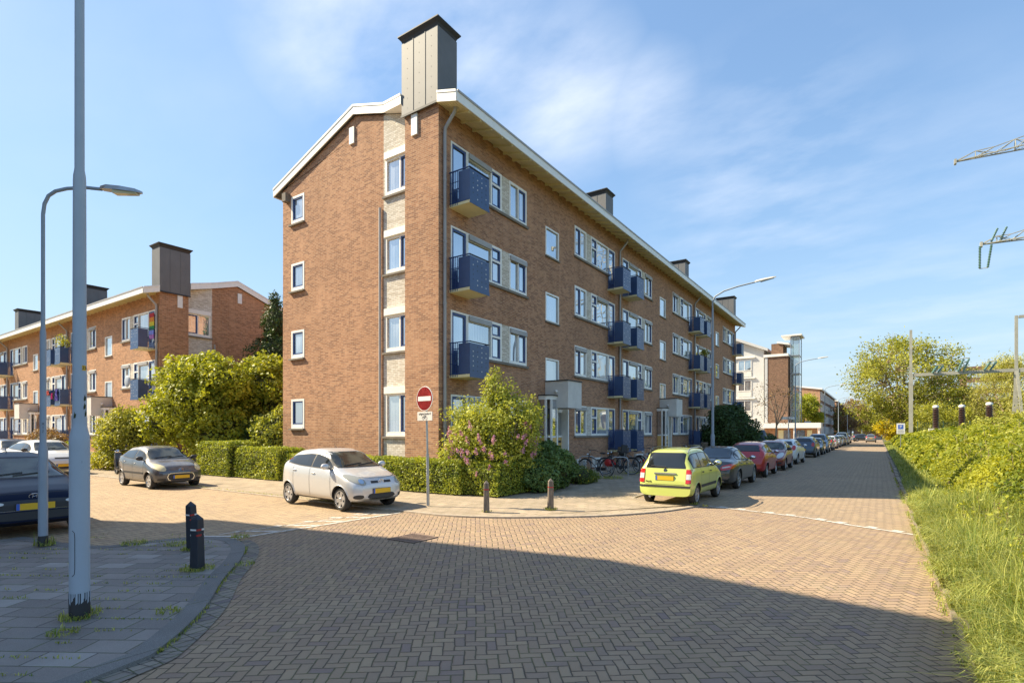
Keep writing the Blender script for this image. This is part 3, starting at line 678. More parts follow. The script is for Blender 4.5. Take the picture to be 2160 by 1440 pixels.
        dd.box(c + .88 * K, c + .97 * K, -.1, .3, .3, 2.86, M_FRAME, T); dd.box(c + .50 * K, c + .88 * K, -.06, .0, 1.62, 1.70, M_FRAME, T)
        dr = dd.build('entrance_door', ent)
        pn = MB(); pn.box(c - .38 * K, c + .42 * K, -.07, -.06, .45, 2.72, PANES[1], T); pn.box(c + .5 * K, c + .88 * K, -.05, -.04, 1.7, 2.72, PANES[1], T); pn.box(c - .61 * K, c - .45 * K, -.07, -.06, .35, 2.84, PANES[1], T); pn.build('door_glass', ent)
        lb = MB(); lb.box(c + .5 * K, c + .88 * K, -.05, -.03, .35, 1.62, M_OAK, T)
        for i in range(5): lb.box(c + .56 * K, c + .82 * K, -.03, -.02, .5 + i * .22, .6 + i * .22, M_DARK, T)
        lb.build('letterbox_panel', ent)
        lm = MB(); lm.ellip(M(c - .35 * K, .62, 3.35) if False else M(c - .64 * K, .55, 3.55), (.07, .07, .07), M_WHITE, 10, 6); lm.build('porch_lamp', ent, smooth=True)
        st = MB(); st.box(c - .7 * K, c + 1.0 * K, .002, .75, .03, .2, M_CONCL, T); st.box(c - .6 * K, c + 1.0 * K, .002, .4, .2, .34, M_CONCL, T); st.build('step', ent)
    # downpipes
    pipes = [.22] + [2 * unit * (i + 1) + .08 for i in range(len(centres) - (0 if halves % 2 else 1))]
    pipes = [p_ for p_ in pipes if p_ < L - .5] + [L - .25]
    for i, a in enumerate(pipes):
        p = MB(); path = [M(a, .08, .05), M(a, .08, E - .95), M(a, .10, E - .75), M(a, .5, E - .35), M(a, .55, E - .12)]
        p.tube(path, .055, M_PIPE, 10)
        for zz_ in range(2, int(E) - 1, 2): p.tube([M(a, .08, zz_), M(a, .08, zz_ + .06)], .066, M_PIPE, 10)
        p.build('downpipe', root, smooth=True)
    # roof
    qs = [(-.85, E), (ridge, E + .297 * (ridge + .85)), (width + .5, E + .297 * (ridge + .85) - .36 * (width + .5 - ridge))]
    rf = MB(); a0 = gy - .10 if gable else -.3; a1 = L + .35
    for (q0, z0), (q1, z1) in zip(qs[:-1], qs[1:]):
        rf.hexa([M(a0, -q0, z0 - .26), M(a1, -q0, z0 - .26), M(a1, -q1, z1 - .26), M(a0, -q1, z1 - .26), M(a0, -q0, z0), M(a1, -q0, z0), M(a1, -q1, z1), M(a0, -q1, z1)], M_BITUM)
    if gable: rf.hexa([M(-.1, .85, E - .26), M(a0, .85, E - .26), M(a0, .05, E - .03), M(-.1, .05, E - .03), M(-.1, .85, E), M(a0, .85, E), M(a0, .05, E + .23), M(-.1, .05, E + .23)], M_BITUM)
    roof = rf.build('roof', root)
    # fascia boards: along the eave, along the verge (kinked out to the chimney)
    fa = MB(); h = .30
    am = -.12 if gable else a0
    fa.box(am, a1 + .02, .852, .892, E - h, E + .035, M_FRAME, T)
    fa.box(am, a1 + .02, .895, .915, E - .02, E + .05, M_PIPE, T)
    def fpath(pts, th=.04):
        for (A0, q0, z0), (A1, q1, z1) in zip(pts[:-1], pts[1:]):
            fa.hexa([M(A0 - th, -q0, z0 - h), M(A1 - th, -q1, z1 - h), M(A1, -q1, z1 - h), M(A0, -q0, z0 - h), M(A0 - th, -q0, z0 + .04), M(A1 - th, -q1, z1 + .04), M(A1, -q1, z1 + .04), M(A0, -q0, z0 + .04)], M_FRAME)
            fa.hexa([M(A0 - th - .02, -q0, z0 - .02), M(A1 - th - .02, -q1, z1 - .02), M(A1 - th, -q1, z1 - .02), M(A0 - th, -q0, z0 - .02), M(A0 - th - .02, -q0, z0 + .06), M(A1 - th - .02, -q1, z1 + .06), M(A1 - th, -q1, z1 + .06), M(A0 - th, -q0, z0 + .06)], M_WHITE)
    zr = lambda q: E + .297 * (q + .85) if q < ridge else E + .297 * (ridge + .85) - .36 * (q - ridge)
    if gable:
        fpath([(-.10, 1.57, zr(1.57)), (.40, 2.95, zr(2.95)), (.40, ridge, zr(ridge)), (.40, width + .5, zr(width + .5))])
        fpath([(-.102, -.85, E), (-.102, -.06, E + .23)])
        # boarding under the kinked verge
        fa.add([M(-.10, -1.57, zr(1.56) - h + .02), M(.40, -2.95, zr(2.95) - h + .02), M(.5, -2.95, zr(2.95) - h + .02), M(.5, -1.56, zr(1.56) - h + .02)], [(0, 1, 2, 3)], M_FRAME)
        fa.add([M(-.10, -1.57, zr(1.56) + .03), M(.40, -2.95, zr(2.95) + .03), M(.6, -2.95, zr(2.95) + .03), M(.6, -1.56, zr(1.56) + .03)], [(0, 1, 2, 3)], M_BITUM)
    else: fpath([(a0, -.85, E), (a0, ridge, zr(ridge)), (a0, width + .5, zr(width + .5))])
    fa.box(a0, a1, -.04, 0, zr(width + .5) - h, zr(width + .5) + .04, M_FRAME, lambda u, o, z: M(u, o - (width + .5), z))
    fa.build('fascia', root)
    # boarded soffit with rafter brackets
    so_ = MB(); n_ = 7
    for i in range(n_):
        o0 = .02 + i * .83 / n_; o1 = o0 + .83 / n_ - .02
        z0 = E - .275 + (.85 - o0) * .297; z1 = E - .275 + (.85 - o1) * .297
        so_.hexa([M(am, o0, z0 - .03), M(a1, o0, z0 - .03), M(a1, o1, z1 - .03), M(am, o1, z1 - .03), M(am, o0, z0), M(a1, o0, z0), M(a1, o1, z1), M(am, o1, z1)], M_CREAM)
    u = .5
    while u < L:
        so_.hexa([M(u, .0, E - .14), M(u + .05, 0, E - .14), M(u + .05, .84, E - .35), M(u, .84, E - .35), M(u, 0, E - .0), M(u + .05, 0, E - .0), M(u + .05, .84, E - .29), M(u, .84, E - .29)], M_CREAM); u += .62
    so_.build('soffit', root)
    # chimneys
    def chimney(a0, a1, q0, q1, zb, zt, first=False):
        ch = MB(); ch.hexa([M(a0, -q0, zb), M(a1, -q0, zb), M(a1, -q1, zb), M(a0, -q1, zb), M(a0, -q0, zt), M(a1, -q0, zt), M(a1, -q1, zt), M(a0, -q1, zt)], M_ZINC)
        c = ch.build('chimney', root)
        cp = MB()
        def ring(e, z): return [M(a0 - e, -q0 + e, z), M(a1 + e, -q0 + e, z), M(a1 + e, -q1 - e, z), M(a0 - e, -q1 - e, z)]
        cp.hexa(ring(-.03, zt) + ring(.015, zt + .10), M_DARK); cp.hexa(ring(.015, zt + .10) + ring(.10, zt + .20), M_DARK); cp.hexa(ring(.10, zt + .20) + ring(.10, zt + .235), M_DARK)
        cp.build('cap', c)
        sm = MB()
        for t in (1 / 3, 2 / 3):
            q = q0 + (q1 - q0) * t; sm.box(q - .012, q + .012, 0, .012, zb, zt, M_ZINC, lambda u, o, z: M(a0 - o, -u, z))
        for i in range(3):
            q = q0 + (q1 - q0) * (i + .5) / 3; z = zb + .2
            while z < zt - .1: sm.box(q - .007, q + .007, 0, .006, z - .007, z + .007, M_DARK, lambda u, o, z_: M(a0 - o, -u, z_)); z += .33
        sm.box(q0 - .01, q1 + .01, 0, .02, zb - .05, zb + .02, M_DARK, lambda u, o, z: M(a0 - o, -u, z))
        sm.build('seams', c)
    if gable: chimney(-.10, .86, -.05, 1.56, E + .0, E + 2.42)
    for i in range(len(pipes) - 2 if gable else len(pipes)):
        a = 2 * unit * (i + 1); chimney(a - .48, a + .48, .5, 2.1, E, E + 2.35)
    chimney(L - .9, L + .05, -.05, 1.56, E, E + 2.42)
    return root, M

MAIN, MM = block('apartment_block', 'tall four-storey brown brick apartment block with blue balconies on the corner', 'apartment block', (-11.72, 13.06, 0), 1, 1, True, 4, 7.25, 6, M_BRICK)
LEFT, ML = block('apartment_block', 'three-storey orange brick apartment block with blue balconies behind the hedge trees at left', 'apartment block', (-32.9, 13.8, 0), -1, -1, False, 3, 6.86, 6, M_BRICK2)
# the block on the near side of the side street, behind the camera's left shoulder: it throws the shade over the junction
def shade_block():
    root = tag(empty('apartment_block', (-15.0, -.05, 0)), 'five-storey brick block on the near side of the side street, outside the photo', 'apartment block')
    w = MB(); E = 14.9; Wd = 9.0; Lb = 42
    T = lambda a, o, z: (o, -a, z)
    ops = [(a, a + 1.5, z, z + 1.4) for a in range(2, 40, 3) for z in (1.2, 4.0, 6.8, 9.6, 12.4)]
    cellwall(w, T, 0, Lb, 0, E, ops, M_BRICK)
    w.add([(0, 0, 0), (-Wd, 0, 0), (-Wd, 0, E - 1.9), (-4.6, 0, E + 1.0), (0, 0, E)], [(0, 1, 2, 3, 4)], M_BRICK)
    w.add([(-Wd, 0, 0), (-Wd, -Lb, 0), (-Wd, -Lb, E - 1.9), (-Wd, 0, E - 1.9)], [(0, 1, 2, 3)], M_BRICK); w.add([(0, -Lb, 0), (-Wd, -Lb, 0), (-Wd, -Lb, E - 1.9), (-4.6, -Lb, E + 1), (0, -Lb, E)], [(0, 1, 2, 3, 4)], M_BRICK)
    w.build('wall', root)
    for o in ops: window(root, T, *o, [('fixed', o[0] + .08, (o[0] + o[1]) / 2 - .02, o[2] + .08, o[3] - .08), ('sash', (o[0] + o[1]) / 2 + .02, o[1] - .08, o[2] + .08, o[3] - .08)])
    r = MB()
    for (x0, z0), (x1, z1) in (((.7, E), (-4.4, E + 1.15)), ((-4.4, E + 1.15), (-Wd - .6, E - 2.0))):
        r.hexa([(x0, .3, z0), (x1, .3, z1), (x1, -Lb - .3, z1), (x0, -Lb - .3, z0), (x0, .3, z0 + .3), (x1, .3, z1 + .3), (x1, -Lb - .3, z1 + .3), (x0, -Lb - .3, z0 + .3)], M_BITUM)
    r.build('roof', root)
shade_block()

# ================================================================ VEHICLES
def curve1(pts, xs, sm=.05):
    px_, pz_ = zip(*pts); d = np.linspace(px_[0] - .5, px_[-1] + .5, 900); v = np.interp(d, px_, pz_)
    k = max(1, int(sm / (d[1] - d[0]))); ker = np.hanning(2 * k + 3); ker /= ker.sum(); vs = np.convolve(np.pad(v, (k + 1, k + 1), 'edge'), ker, 'valid')
    return np.interp(xs, d, vs)

def make_car(sp, label, cat='car'):
    Lc, Wc, Hc, WB, WR = sp['L'], sp['W'], sp['H'], sp['wb'], sp['wr']
    fo = sp['fo']                                        # front overhang
    hx = Lc / 2
    root = empty(sp.get('name', 'parked_car'), (0, 0, 0)); tag(root, label, cat)
    P = sp['paint']
    e = .012
    ns = 86
    xs = np.concatenate([[0, .012, .035, .07], np.linspace(.11, Lc - .11, ns - 8), [Lc - .07, Lc - .035, Lc - .012, Lc]])
    top = curve1(sp['top'], xs, .07); belt = curve1(sp['belt'], xs, .12); bot = curve1(sp['bot'], xs, .06)
    hwf = curve1(sp['w'], xs, .10); rw = sp['rw']
    K = 26
    vs = []; rings = []
    for i, s_ in enumerate(xs):
        w = hwf[i] * Wc / 2; zt = top[i]; zb = bot[i]; zbelt = min(belt[i], zt - .05); k = min(1, max(0, (zt - zbelt) / .34)); k = k * k * (3 - 2 * k)
        wr = (Wc / 2) * (.86 * (1 - k) + rw * k) * (hwf[i] ** .6)
        rd = .05 + .06 * k
        zw = zb + (zbelt - zb) * .55
        pts = [(0, zb), (.6 * w, zb), (.90 * w, zb + .015), (.965 * w, zb + .07), (.985 * w, zb + (zbelt - zb) * .3), (w, zw), (.992 * w, zbelt - .10 * (zbelt - zb)), (.955 * w, zbelt),
               (.955 * w * (1 - .5) + wr * .5 + .012 * k, zbelt + (zt - rd - zbelt) * .52), (wr, max(zt - rd, zbelt + .002)), (wr - .06, zt - rd * .35), (wr * .62, zt - .008), (0, zt)]
        seg = [0]
        for a, b in zip(pts[:-1], pts[1:]): seg.append(seg[-1] + math.hypot(b[0] - a[0], b[1] - a[1]) + .02)
        t = np.linspace(0, seg[-1], K); yy_ = np.interp(t, seg, [p[0] for p in pts]); zz_ = np.interp(t, seg, [p[1] for p in pts])
        # soften
        yy2 = yy_.copy(); zz2 = zz_.copy(); yy2[1:-1] = (yy_[:-2] + 2 * yy_[1:-1] + yy_[2:]) / 4; zz2[1:-1] = (zz_[:-2] + 2 * zz_[1:-1] + zz_[2:]) / 4
        ring = [(hx - s_, y, z) for y, z in zip(yy2, zz2)] + [(hx - s_, -y, z) for y, z in list(zip(yy2, zz2))[1:-1][::-1]]
        rings.append(ring)
    n = len(rings[0]); V = [p for r in rings for p in r]; F = []
    for i in range(len(rings) - 1):
        for j in range(n): F.append((i * n + j, i * n + (j + 1) % n, (i + 1) * n + (j + 1) % n, (i + 1) * n + j))
    F.append(tuple(range(n))); F.append(tuple((len(rings) - 1) * n + j for j in range(n))[::-1])
    bvh = BVHTree.FromPolygons(V, F)
    m = MB(); m.v = V; m.f = F; m.m = [0] * len(F); m.ms = [P, M_DARK]
    body = m.build('body', root, smooth=True, ang=50)
    # wheel arches
    ax = [hx - fo, hx - fo - WB]; tr = Wc / 2
    ct = MB()
    for a in ax:
        for s in (-1, 1): ct.lathe([(WR + .055, s * (tr - .27)), (WR + .055, s * (tr + .2))], M_DARK, 36, (a, 0, WR + .0), 'y')
    cut = ct.build('cutter'); md = body.modifiers.new('b', 'BOOLEAN'); md.object = cut; md.operation = 'DIFFERENCE'; md.solver = 'EXACT'
    C.view_layer.update()
    me = D.meshes.new_from_object(body.evaluated_get(C.evaluated_depsgraph_get())); body.modifiers.clear(); old = body.data; body.data = me; D.meshes.remove(old)
    D.objects.remove(cut)
    if len(me.materials) < 2: me.materials.append(M_DARK)
    for p in me.polygons:
        c = p.center
        for a in ax:
            r = math.hypot(c.x - a, c.z - WR)
            if (abs(r - WR - .055) < .012 and abs(c.y) < tr - .02 and abs(p.normal.y) < .5) or (r < WR + .05 and abs(abs(c.y) - (tr - .27)) < .01): p.material_index = 1; p.use_smooth = False
    def ray(proj, u, v):
        if proj == 'F': o, d = (4, u, v), (-1, 0, 0)
        elif proj == 'B': o, d = (-4, u, v), (1, 0, 0)
        elif proj == 'T': o, d = (u, v, 4), (0, 0, -1)
        else: o, d = (u, 4 * proj, v), (0, -proj, 0)
        h, nn, _, _ = bvh.ray_cast(Vector(o), Vector(d))
        if h is None: return None
        if nn.dot(Vector(d)) > 0: nn = -nn
        return h, nn
    def patch(mb, proj, cols, mt, off=.004, nv=6):
        """cols: (u, v0, v1)"""
        base = len(mb.v); k = mb.mi(mt); okc = []
        for u, v0, v1 in cols:
            col = []
            for j in range(nv + 1):
                r = ray(proj, u, v0 + (v1 - v0) * j / nv)
                if r is None: col = None; break
                col.append(tuple(r[0] + r[1] * off))
            okc.append(col)
        prev = None
        for col in okc:
            if col is None: prev = None; continue
            b0 = len(mb.v); mb.v += col
            if prev is not None:
                for j in range(nv): mb.f.append((prev + j, b0 + j, b0 + j + 1, prev + j + 1)); mb.m.append(k)
            prev = b0
    def ell(cu, cv, ru, rv, n_=12, p=2.3, tilt=0.0):
        out = []
        for i in range(n_ + 1):
            t = -1 + 2 * i / n_; h = max(0, 1 - abs(t) ** p) ** (1 / p) * rv
            out.append((cu + t * ru, cv + tilt * t * ru - h, cv + tilt * t * ru + h))
        return out
    def rect(u0, u1, v0, v1, n_=8): return [(u0 + (u1 - u0) * i / n_, v0, v1) for i in range(n_ + 1)]
    X = lambda s_: hx - s_
    topf = lambda s_: float(np.interp(s_, xs, top)); beltf = lambda s_: float(np.interp(s_, xs, belt))
    # side glass
    ds, de = sp['dlo']
    for side in (-1, 1):
        sg = MB(); marg = sp.get('roofm', .13)
        def lim(s_, ins):
            lo = beltf(s_) + .015 + ins; hi = topf(s_) - marg - ins; return lo, hi
        cs = [(X(s_), *lim(s_, 0)) for s_ in np.linspace(ds, de, 50) if lim(s_, 0)[1] - lim(s_, 0)[0] > .03]
        patch(sg, side, cs, M_DARK, .003)
        sg.build('window_surround', root, smooth=True, ang=60)
        pil = [ds] + sp['pillars'] + [de]
        for a, b in zip(pil[:-1], pil[1:]):
            gm = MB(); cs = [(X(s_), *lim(s_, .022)) for s_ in np.linspace(a + .03, b - .03, 26) if lim(s_, .022)[1] - lim(s_, .022)[0] > .03]
            if len(cs) > 2: patch(gm, side, cs, M_CGLASS, .007); gm.build('side_window', root, smooth=True, ang=60)
    # screens
    for nm, proj, key in (('windscreen', 'F', 'ws'), ('rear_window', 'B', 'rs')):
        z0, z1, w0, w1 = sp[key]
        for nm2, ex, mt, of in ((None, .02, M_DARK, .003), (nm, 0, M_CGLASSL if nm == 'windscreen' else M_CGLASS, .007)):
            gm = MB(); cols = []
            W0 = w0 + ex; n_ = 22
            for i in range(n_ + 1):
                y = -W0 + 2 * W0 * i / n_; hi = z1 + ex if abs(y) < w1 + ex else z1 + ex - (z1 - z0) * (abs(y) - w1 - ex) / max(w0 - w1, .02) * .96
                cols.append((y, z0 - ex - .02 * (1 - (y / W0) ** 2) * 0, hi))
            patch(gm, proj, cols, mt, of, 10)
            if nm2: gm.build(nm2, root, smooth=True, ang=60)
            else: gm.build('screen_rubber', root, smooth=True, ang=60)
    # extras
    for it in sp.get('bits', []):
        nm, mt, proj, shape = it[:4]; off = it[4] if len(it) > 4 else .006
        sides = it[5] if len(it) > 5 else (1,)
        for s in sides:
            gm = MB()
            cols = ell(*shape[1:]) if shape[0] == 'e' else (rect(*shape[1:]) if shape[0] == 'r' else shape[1])
            if proj in ('F', 'B'): cols = [(u * s, a, b) for u, a, b in cols]; pj = proj
            elif proj == 'S': pj = s; cols = [(X(u), a, b) for u, a, b in cols]
            else: pj = proj
            patch(gm, pj, cols, mt, off)
            if gm.f: gm.build(nm, root, smooth=True, ang=60)
    # seams of doors and lids as hairlines
    sm_ = MB()
    for s_ in sp.get('doors', []):
        for side in (-1, 1):
            for a, b in ((s_, s_ + .010),): patch(sm_, side, [(X(a), sp['sill'], beltf(a) + .0), (X(b), sp['sill'], beltf(b))], M_DARK, .0025, 10)
    if sm_.f: sm_.build('door_seams', root)
    for s_ in sp.get('handles', []):
        for side in (-1, 1):
            z = beltf(s_) - .11; r = ray(side, X(s_), z)
            if r: h = MB(); c = r[0]; h.ellip((c.x, c.y + side * .012, c.z), (.085, .022, .018), sp.get('handle_m', P), 12, 6); h.build('door_handle', root, smooth=True)
    # mirrors
    for side in (-1, 1):
        s_ = sp['mirror']; z = beltf(s_) + .10; r = ray(side, X(s_), beltf(s_) - .02)
        mm = MB(); y = side * (abs(r[0].y) + .11)
        mm.ellip((X(s_), y, z), (.07, .115, .075), sp.get('mirror_m', P), 14, 8); mm.box(X(s_) - .02, X(s_) + .03, min(y, side * (abs(r[0].y) - .02)), max(y, side * (abs(r[0].y) - .02)), z - .07, z - .04, M_DARK)
        mm.ellip((X(s_) - .045, y, z), (.03, .098, .06), M_CHROME, 14, 8)
        mm.build('mirror', root, smooth=True)
    # wheels
    for a in ax:
        for side in (-1, 1):
            t = MB(); y0 = side * (tr - .035); y1 = side * (tr - .225); rr = WR * sp.get('rimr', .66)
            t.lathe([(rr, y0 - side * .012), (rr + .01, y0), (WR - .035, y0 + side * .004), (WR - .008, y0 - side * .02), (WR, y0 - side * .05), (WR, y1 + side * .05), (WR - .03, y1), (rr, y1)], M_TYRE, 32, (0, 0, 0), 'y', False)
            wo_ = t.build('wheel', root, smooth=True, ang=35); wo_.location = (a, 0, WR)
            r = MB(); r.lathe([(0.001, y0 - side * .07), (rr * .98, y0 - side * .07)], M_DARK, 24, (0, 0, 0), 'y')
            r.lathe([(rr * .90, y0 - side * .022), (rr * .93, y0 - side * .002), (rr * 1.01, y0 - side * .002), (rr * 1.01, y0 - side * .03)], sp.get('rim_m', M_RIM), 32, (0, 0, 0), 'y', False)
            nsp = sp.get('spokes', 6)
            for i in range(nsp):
                th = 2 * math.pi * i / nsp + .3; c_, s2 = math.cos(th), math.sin(th); wd = rr * sp.get('spw', .17)
                q = []
                for (rad_, hw, dy) in ((.10 * rr, wd * .9, -.018), (rr * .95, wd * sp.get('flare', 1.2), -.012)):
                    for sg2 in (-1, 1): q.append((rad_ * c_ - sg2 * hw * s2, dy, rad_ * s2 + sg2 * hw * c_))
                p8 = [(q[0][0], y0 + side * q[0][1], q[0][2]), (q[1][0], y0 + side * q[1][1], q[1][2]), (q[3][0], y0 + side * q[3][1], q[3][2]), (q[2][0], y0 + side * q[2][1], q[2][2])]
                r.hexa(p8 + [(a_[0], a_[1] - side * .03, a_[2]) for a_ in p8], sp.get('rim_m', M_RIM))
            r.lathe([(rr * .2, y0 - side * .04), (rr * .2, y0 - side * .008), (rr * .15, y0 - side * .0), (0.001, y0 - side * .0)], sp.get('rim_m', M_RIM), 16, (0, 0, 0), 'y')
            r.build('rim', wo_, smooth=True, ang=30)
    # arch lips, sill strip and lower valance give the body its edges
    lp = MB()
    for a in ax:
        for side in (-1, 1):
            pts = []
            for i in range(19):
                th = math.pi * (i / 18) * 1.06 - .09; u_ = a + (WR + .062) * math.cos(th); v_ = WR + (WR + .062) * math.sin(th); r = ray(side, u_, v_)
                if r: pts.append(tuple(r[0] + r[1] * .004))
            if len(pts) > 4: lp.tube(pts, .011, P, 6)
    lp.build('arch_lip', root, smooth=True)
    ss = MB()
    for side in (-1, 1):
        a0_, a1_ = ax[1] + WR + .07, ax[0] - WR - .07
        patch(ss, side, [(a0_ + (a1_ - a0_) * i / 12, sp['sill'] - .085, sp['sill'] - .05) for i in range(13)], M_DARK, .006, 2)
    if ss.f: ss.build('sill_strip', root)
    # number plates
    for proj, z in (('F', sp['pf']), ('B', sp['pb'])):
        r = ray(proj, 0, z); sgn = 1 if proj == 'F' else -1
        pm = MB(); xx = r[0].x + sgn * .022
        pm.box(min(xx - sgn * .035, xx), max(xx - sgn * .035, xx), -.27, .27, z - .062, z + .062, M_DARK)
        pm.box(min(xx, xx + sgn * .006), max(xx, xx + sgn * .006), -.26, .26, z - .055, z + .055, M_YPLATE)
        pm.box(min(xx + sgn * .006, xx + sgn * .009), max(xx + sgn * .006, xx + sgn * .009), (.215 if sgn < 0 else -.26), (.26 if sgn < 0 else -.215), z - .055, z + .055, M_BPLATE)
        pm.build('number_plate', root)
    wp = MB()
    for y in ((-.1, .45), (-.5, .05)):
        a = ray('F', y[0], sp['ws'][0] + .02); b = ray('F', y[1], sp['ws'][0] + .07)
        if a and b: wp.tube([a[0] + a[1] * .02, b[0] + b[1] * .02], .009, M_DARK, 6)
    if wp.f: wp.build('wiper', root)
    an = MB(); s_ = sp.get('ant', Lc * .55); zt = topf(s_); an.tube([(X(s_), 0, zt - .01), (X(s_) - .12, 0, zt + .10)], [.008, .004], M_DARK, 6); an.build('aerial', root)
    for fn in sp.get('fns', []): fn(root, ray, patch, X, topf, beltf)
    return root

def hatch(L=3.9, W=1.68, H=1.5, wb=2.45, wr=.30, fo=.78, hood=.92, paint=None, **k):
    b = dict(L=L, W=W, H=H, wb=wb, wr=wr, fo=fo, rw=.70, paint=paint,
             top=[(0, .62), (.04, .70), (.16, .80), (.45, hood - .02), (.86, hood + .08), (1.0, hood + .12), (1.62, H - .075), (2.0, H - .01), (2.35, H), (3.0 * L / 3.9, H - .04), (L - .52, H - .13), (L - .36, H - .24), (L - .12, 1.02), (L - .03, .86), (L, .60)],
             belt=[(0, .60), (.9, hood + .0), (1.4, hood + .03), (L, hood + .14)],
             bot=[(0, .30), (.15, .22), (.5, .20), (L - .5, .20), (L - .1, .28), (L, .34)],
             w=[(0, .70), (.05, .80), (.16, .90), (.40, .97), (.8, 1), (L - .7, 1), (L - .2, .95), (L - .05, .87), (L, .80)],
             dlo=(1.02, L - .50), pillars=[2.0, L - 1.0], ws=(hood + .10, H - .13, .64, .52), rs=(hood + .18, H - .17, .58, .50), doors=[1.12, 2.02, L - 1.05], handles=[1.85, L - 1.2],
             sill=.30, mirror=1.22, pf=.45, pb=.78)
    b.update(k)
    b.setdefault('bits', [])
    if not k.get('bits'):
        b['bits'] = [('headlight', M_CLEARL, 'F', ('e', .60 * W / 1.68, hood - .19, .15, .085, 12, 2.2, .25), .008, (-1, 1)), ('grille', M_DARK, 'F', ('r', -.36, .36, .30, .40), .006), ('grille', M_DARK, 'F', ('r', -.28, .28, hood - .26, hood - .20), .006),
                     ('taillight', M_REDL, 'B', ('e', .66 * W / 1.68, 1.0, .10, .14, 10, 3.0), .010, (-1, 1)), ('bumper_strip', M_DARK, 'B', ('r', -.62, .62, .30, .38), .006)]
    return b
def place(o, x, y, heading, z=.004):
    if o.name.startswith(('parked_car', 'parked_van')) and y > 17 and x > -6: o.scale = (.95, .95, .95); x += .03
    o.location = (x, y, z); o.rotation_euler = (0, 0, RAD(heading)); return o
ALLCARS = []
# --- silver hatchback
def front_badge(kind, m=M_CHROME):
    def fn(root, ray, patch, X, topf, beltf):
        z = kind[1]; r = ray('F', 0, z); b = MB(); x_ = r[0].x + .012
        def ringy(ry, rz, w, cy=0, cz=0, n=20):
            pts = [(x_, cy + ry * math.cos(2 * math.pi * i / n), z + cz + rz * math.sin(2 * math.pi * i / n)) for i in range(n + 1)]
            b.tube(pts, w, m, 6, False)
        if kind[0] == 'ovals': ringy(.075, .052, .007); ringy(.028, .05, .006); ringy(.05, .022, .006, 0, .022)
        elif kind[0] == 'chevrons':
            for dz_ in (-.02, .025): b.tube([(x_, -.09, z + dz_ - .03), (x_ + .01, 0, z + dz_ + .035), (x_, .09, z + dz_ - .03)], .009, m, 6)
        elif kind[0] == 'slanted': ringy(.08, .045, .007); b.tube([(x_, -.035, z - .03), (x_, -.02, z + .03)], .008, m, 6); b.tube([(x_, .02, z - .03), (x_, .035, z + .03)], .008, m, 6); b.tube([(x_, -.03, z - .01), (x_, .03, z + .01)], .007, m, 6)
        b.build('badge', root, smooth=True)
    return fn
P_SILV = paint('silver_paint', (.64, .64, .64), .3, .28); P_GREY = paint('grey_blue_paint', (.085, .095, .115), .4, .6); P_NAVY = paint('midnight_blue_paint', (.008, .013, .034), .0, 0.0, .03, .12)
P_LIME = paint('lime_paint', (.60, .66, .16), .1); P_ANTH = paint('anthracite_paint', (.075, .075, .075), .55); P_REDP = paint('red_paint', (.48, .02, .03), .2); P_WINE = paint('wine_red_paint', (.26, .045, .035), .3)
P_WHITE = paint('white_car_paint', (.70, .71, .70), .0); P_SLATE = paint('slate_blue_paint', (.06, .085, .12), .5); P_MIST = paint('mist_blue_paint', (.20, .26, .33), .4); P_MID = paint('mid_grey_paint', (.24, .24, .235), .5); P_BLACK = paint('black_car_paint', (.03, .03, .032), .3)
M_SMOKE = mat('clouded_lens', (.34, .335, .29), .15, coat=1)
small = dict(L=3.41, W=1.62, H=1.465, wb=2.34, wr=.275, fo=.62, hood=.88,
    top=[(0, .60), (.03, .70), (.12, .80), (.40, .90), (.70, .985), (.80, 1.03), (1.38, 1.385), (1.75, 1.455), (2.1, 1.465), (2.75, 1.42), (2.98, 1.36), (3.14, 1.20), (3.29, .98), (3.38, .80), (3.41, .60)],
    belt=[(0, .6), (.8, .93), (1.3, .95), (2.4, 1.0), (3.0, 1.06), (3.41, 1.1)], w=[(0, .66), (.04, .78), (.14, .90), (.34, .985), (.6, 1), (2.85, 1), (3.2, .95), (3.38, .86), (3.41, .8)], dlo=(.86, 3.02), pillars=[1.86], ws=(1.02, 1.36, .63, .50), rs=(1.02, 1.33, .55, .48),
    doors=[.98, 1.90, 2.66], handles=[1.72, 2.60], mirror=1.08, rw=.70, roofm=.135)
c = hatch(paint=P_SILV, spokes=6, spw=.24, flare=1.1, rimr=.72, pf=.47, handle_m=P_SILV, **small, bits=[
    ('headlight', M_SMOKE, 'F', ('e', .60, .735, .155, .10, 14, 2.0, .42), .012, (-1, 1)), ('lamp_bowl', M_CHROME, 'F', ('e', .55, .705, .055, .05, 10, 2.0), .016, (-1, 1)),
    ('grille', M_DARK, 'F', ('r', -.30, -.09, .655, .71), .006), ('grille', M_DARK, 'F', ('r', .09, .30, .655, .71), .006), ('lower_grille', M_DARK, 'F', ('e', 0, .345, .42, .075, 16, 3.5), .006), ('fog_recess', M_DARK, 'F', ('e', .62, .35, .10, .05), .006, (-1, 1)),
    ('bonnet_seam', M_DARK, 'F', [0, [(-.62 + .0775 * i, .775 - .04 * (abs(i - 8) / 8) ** 2 * -1 - .004, .775 + .04 * (abs(i - 8) / 8) ** 2 + .004) for i in range(17)]], .003),
    ('taillight', M_REDL, 'B', ('e', .68, .98, .07, .20, 10, 3.0), .010, (-1, 1))], fns=[front_badge(('ovals', .685))])
silver = place(make_car(c, 'silver hatchback with a sooty bonnet parked half on the kerb before the hedge'), -11.33, 8.93, -3.5, .02); silver.scale = (.95, .95, .98)
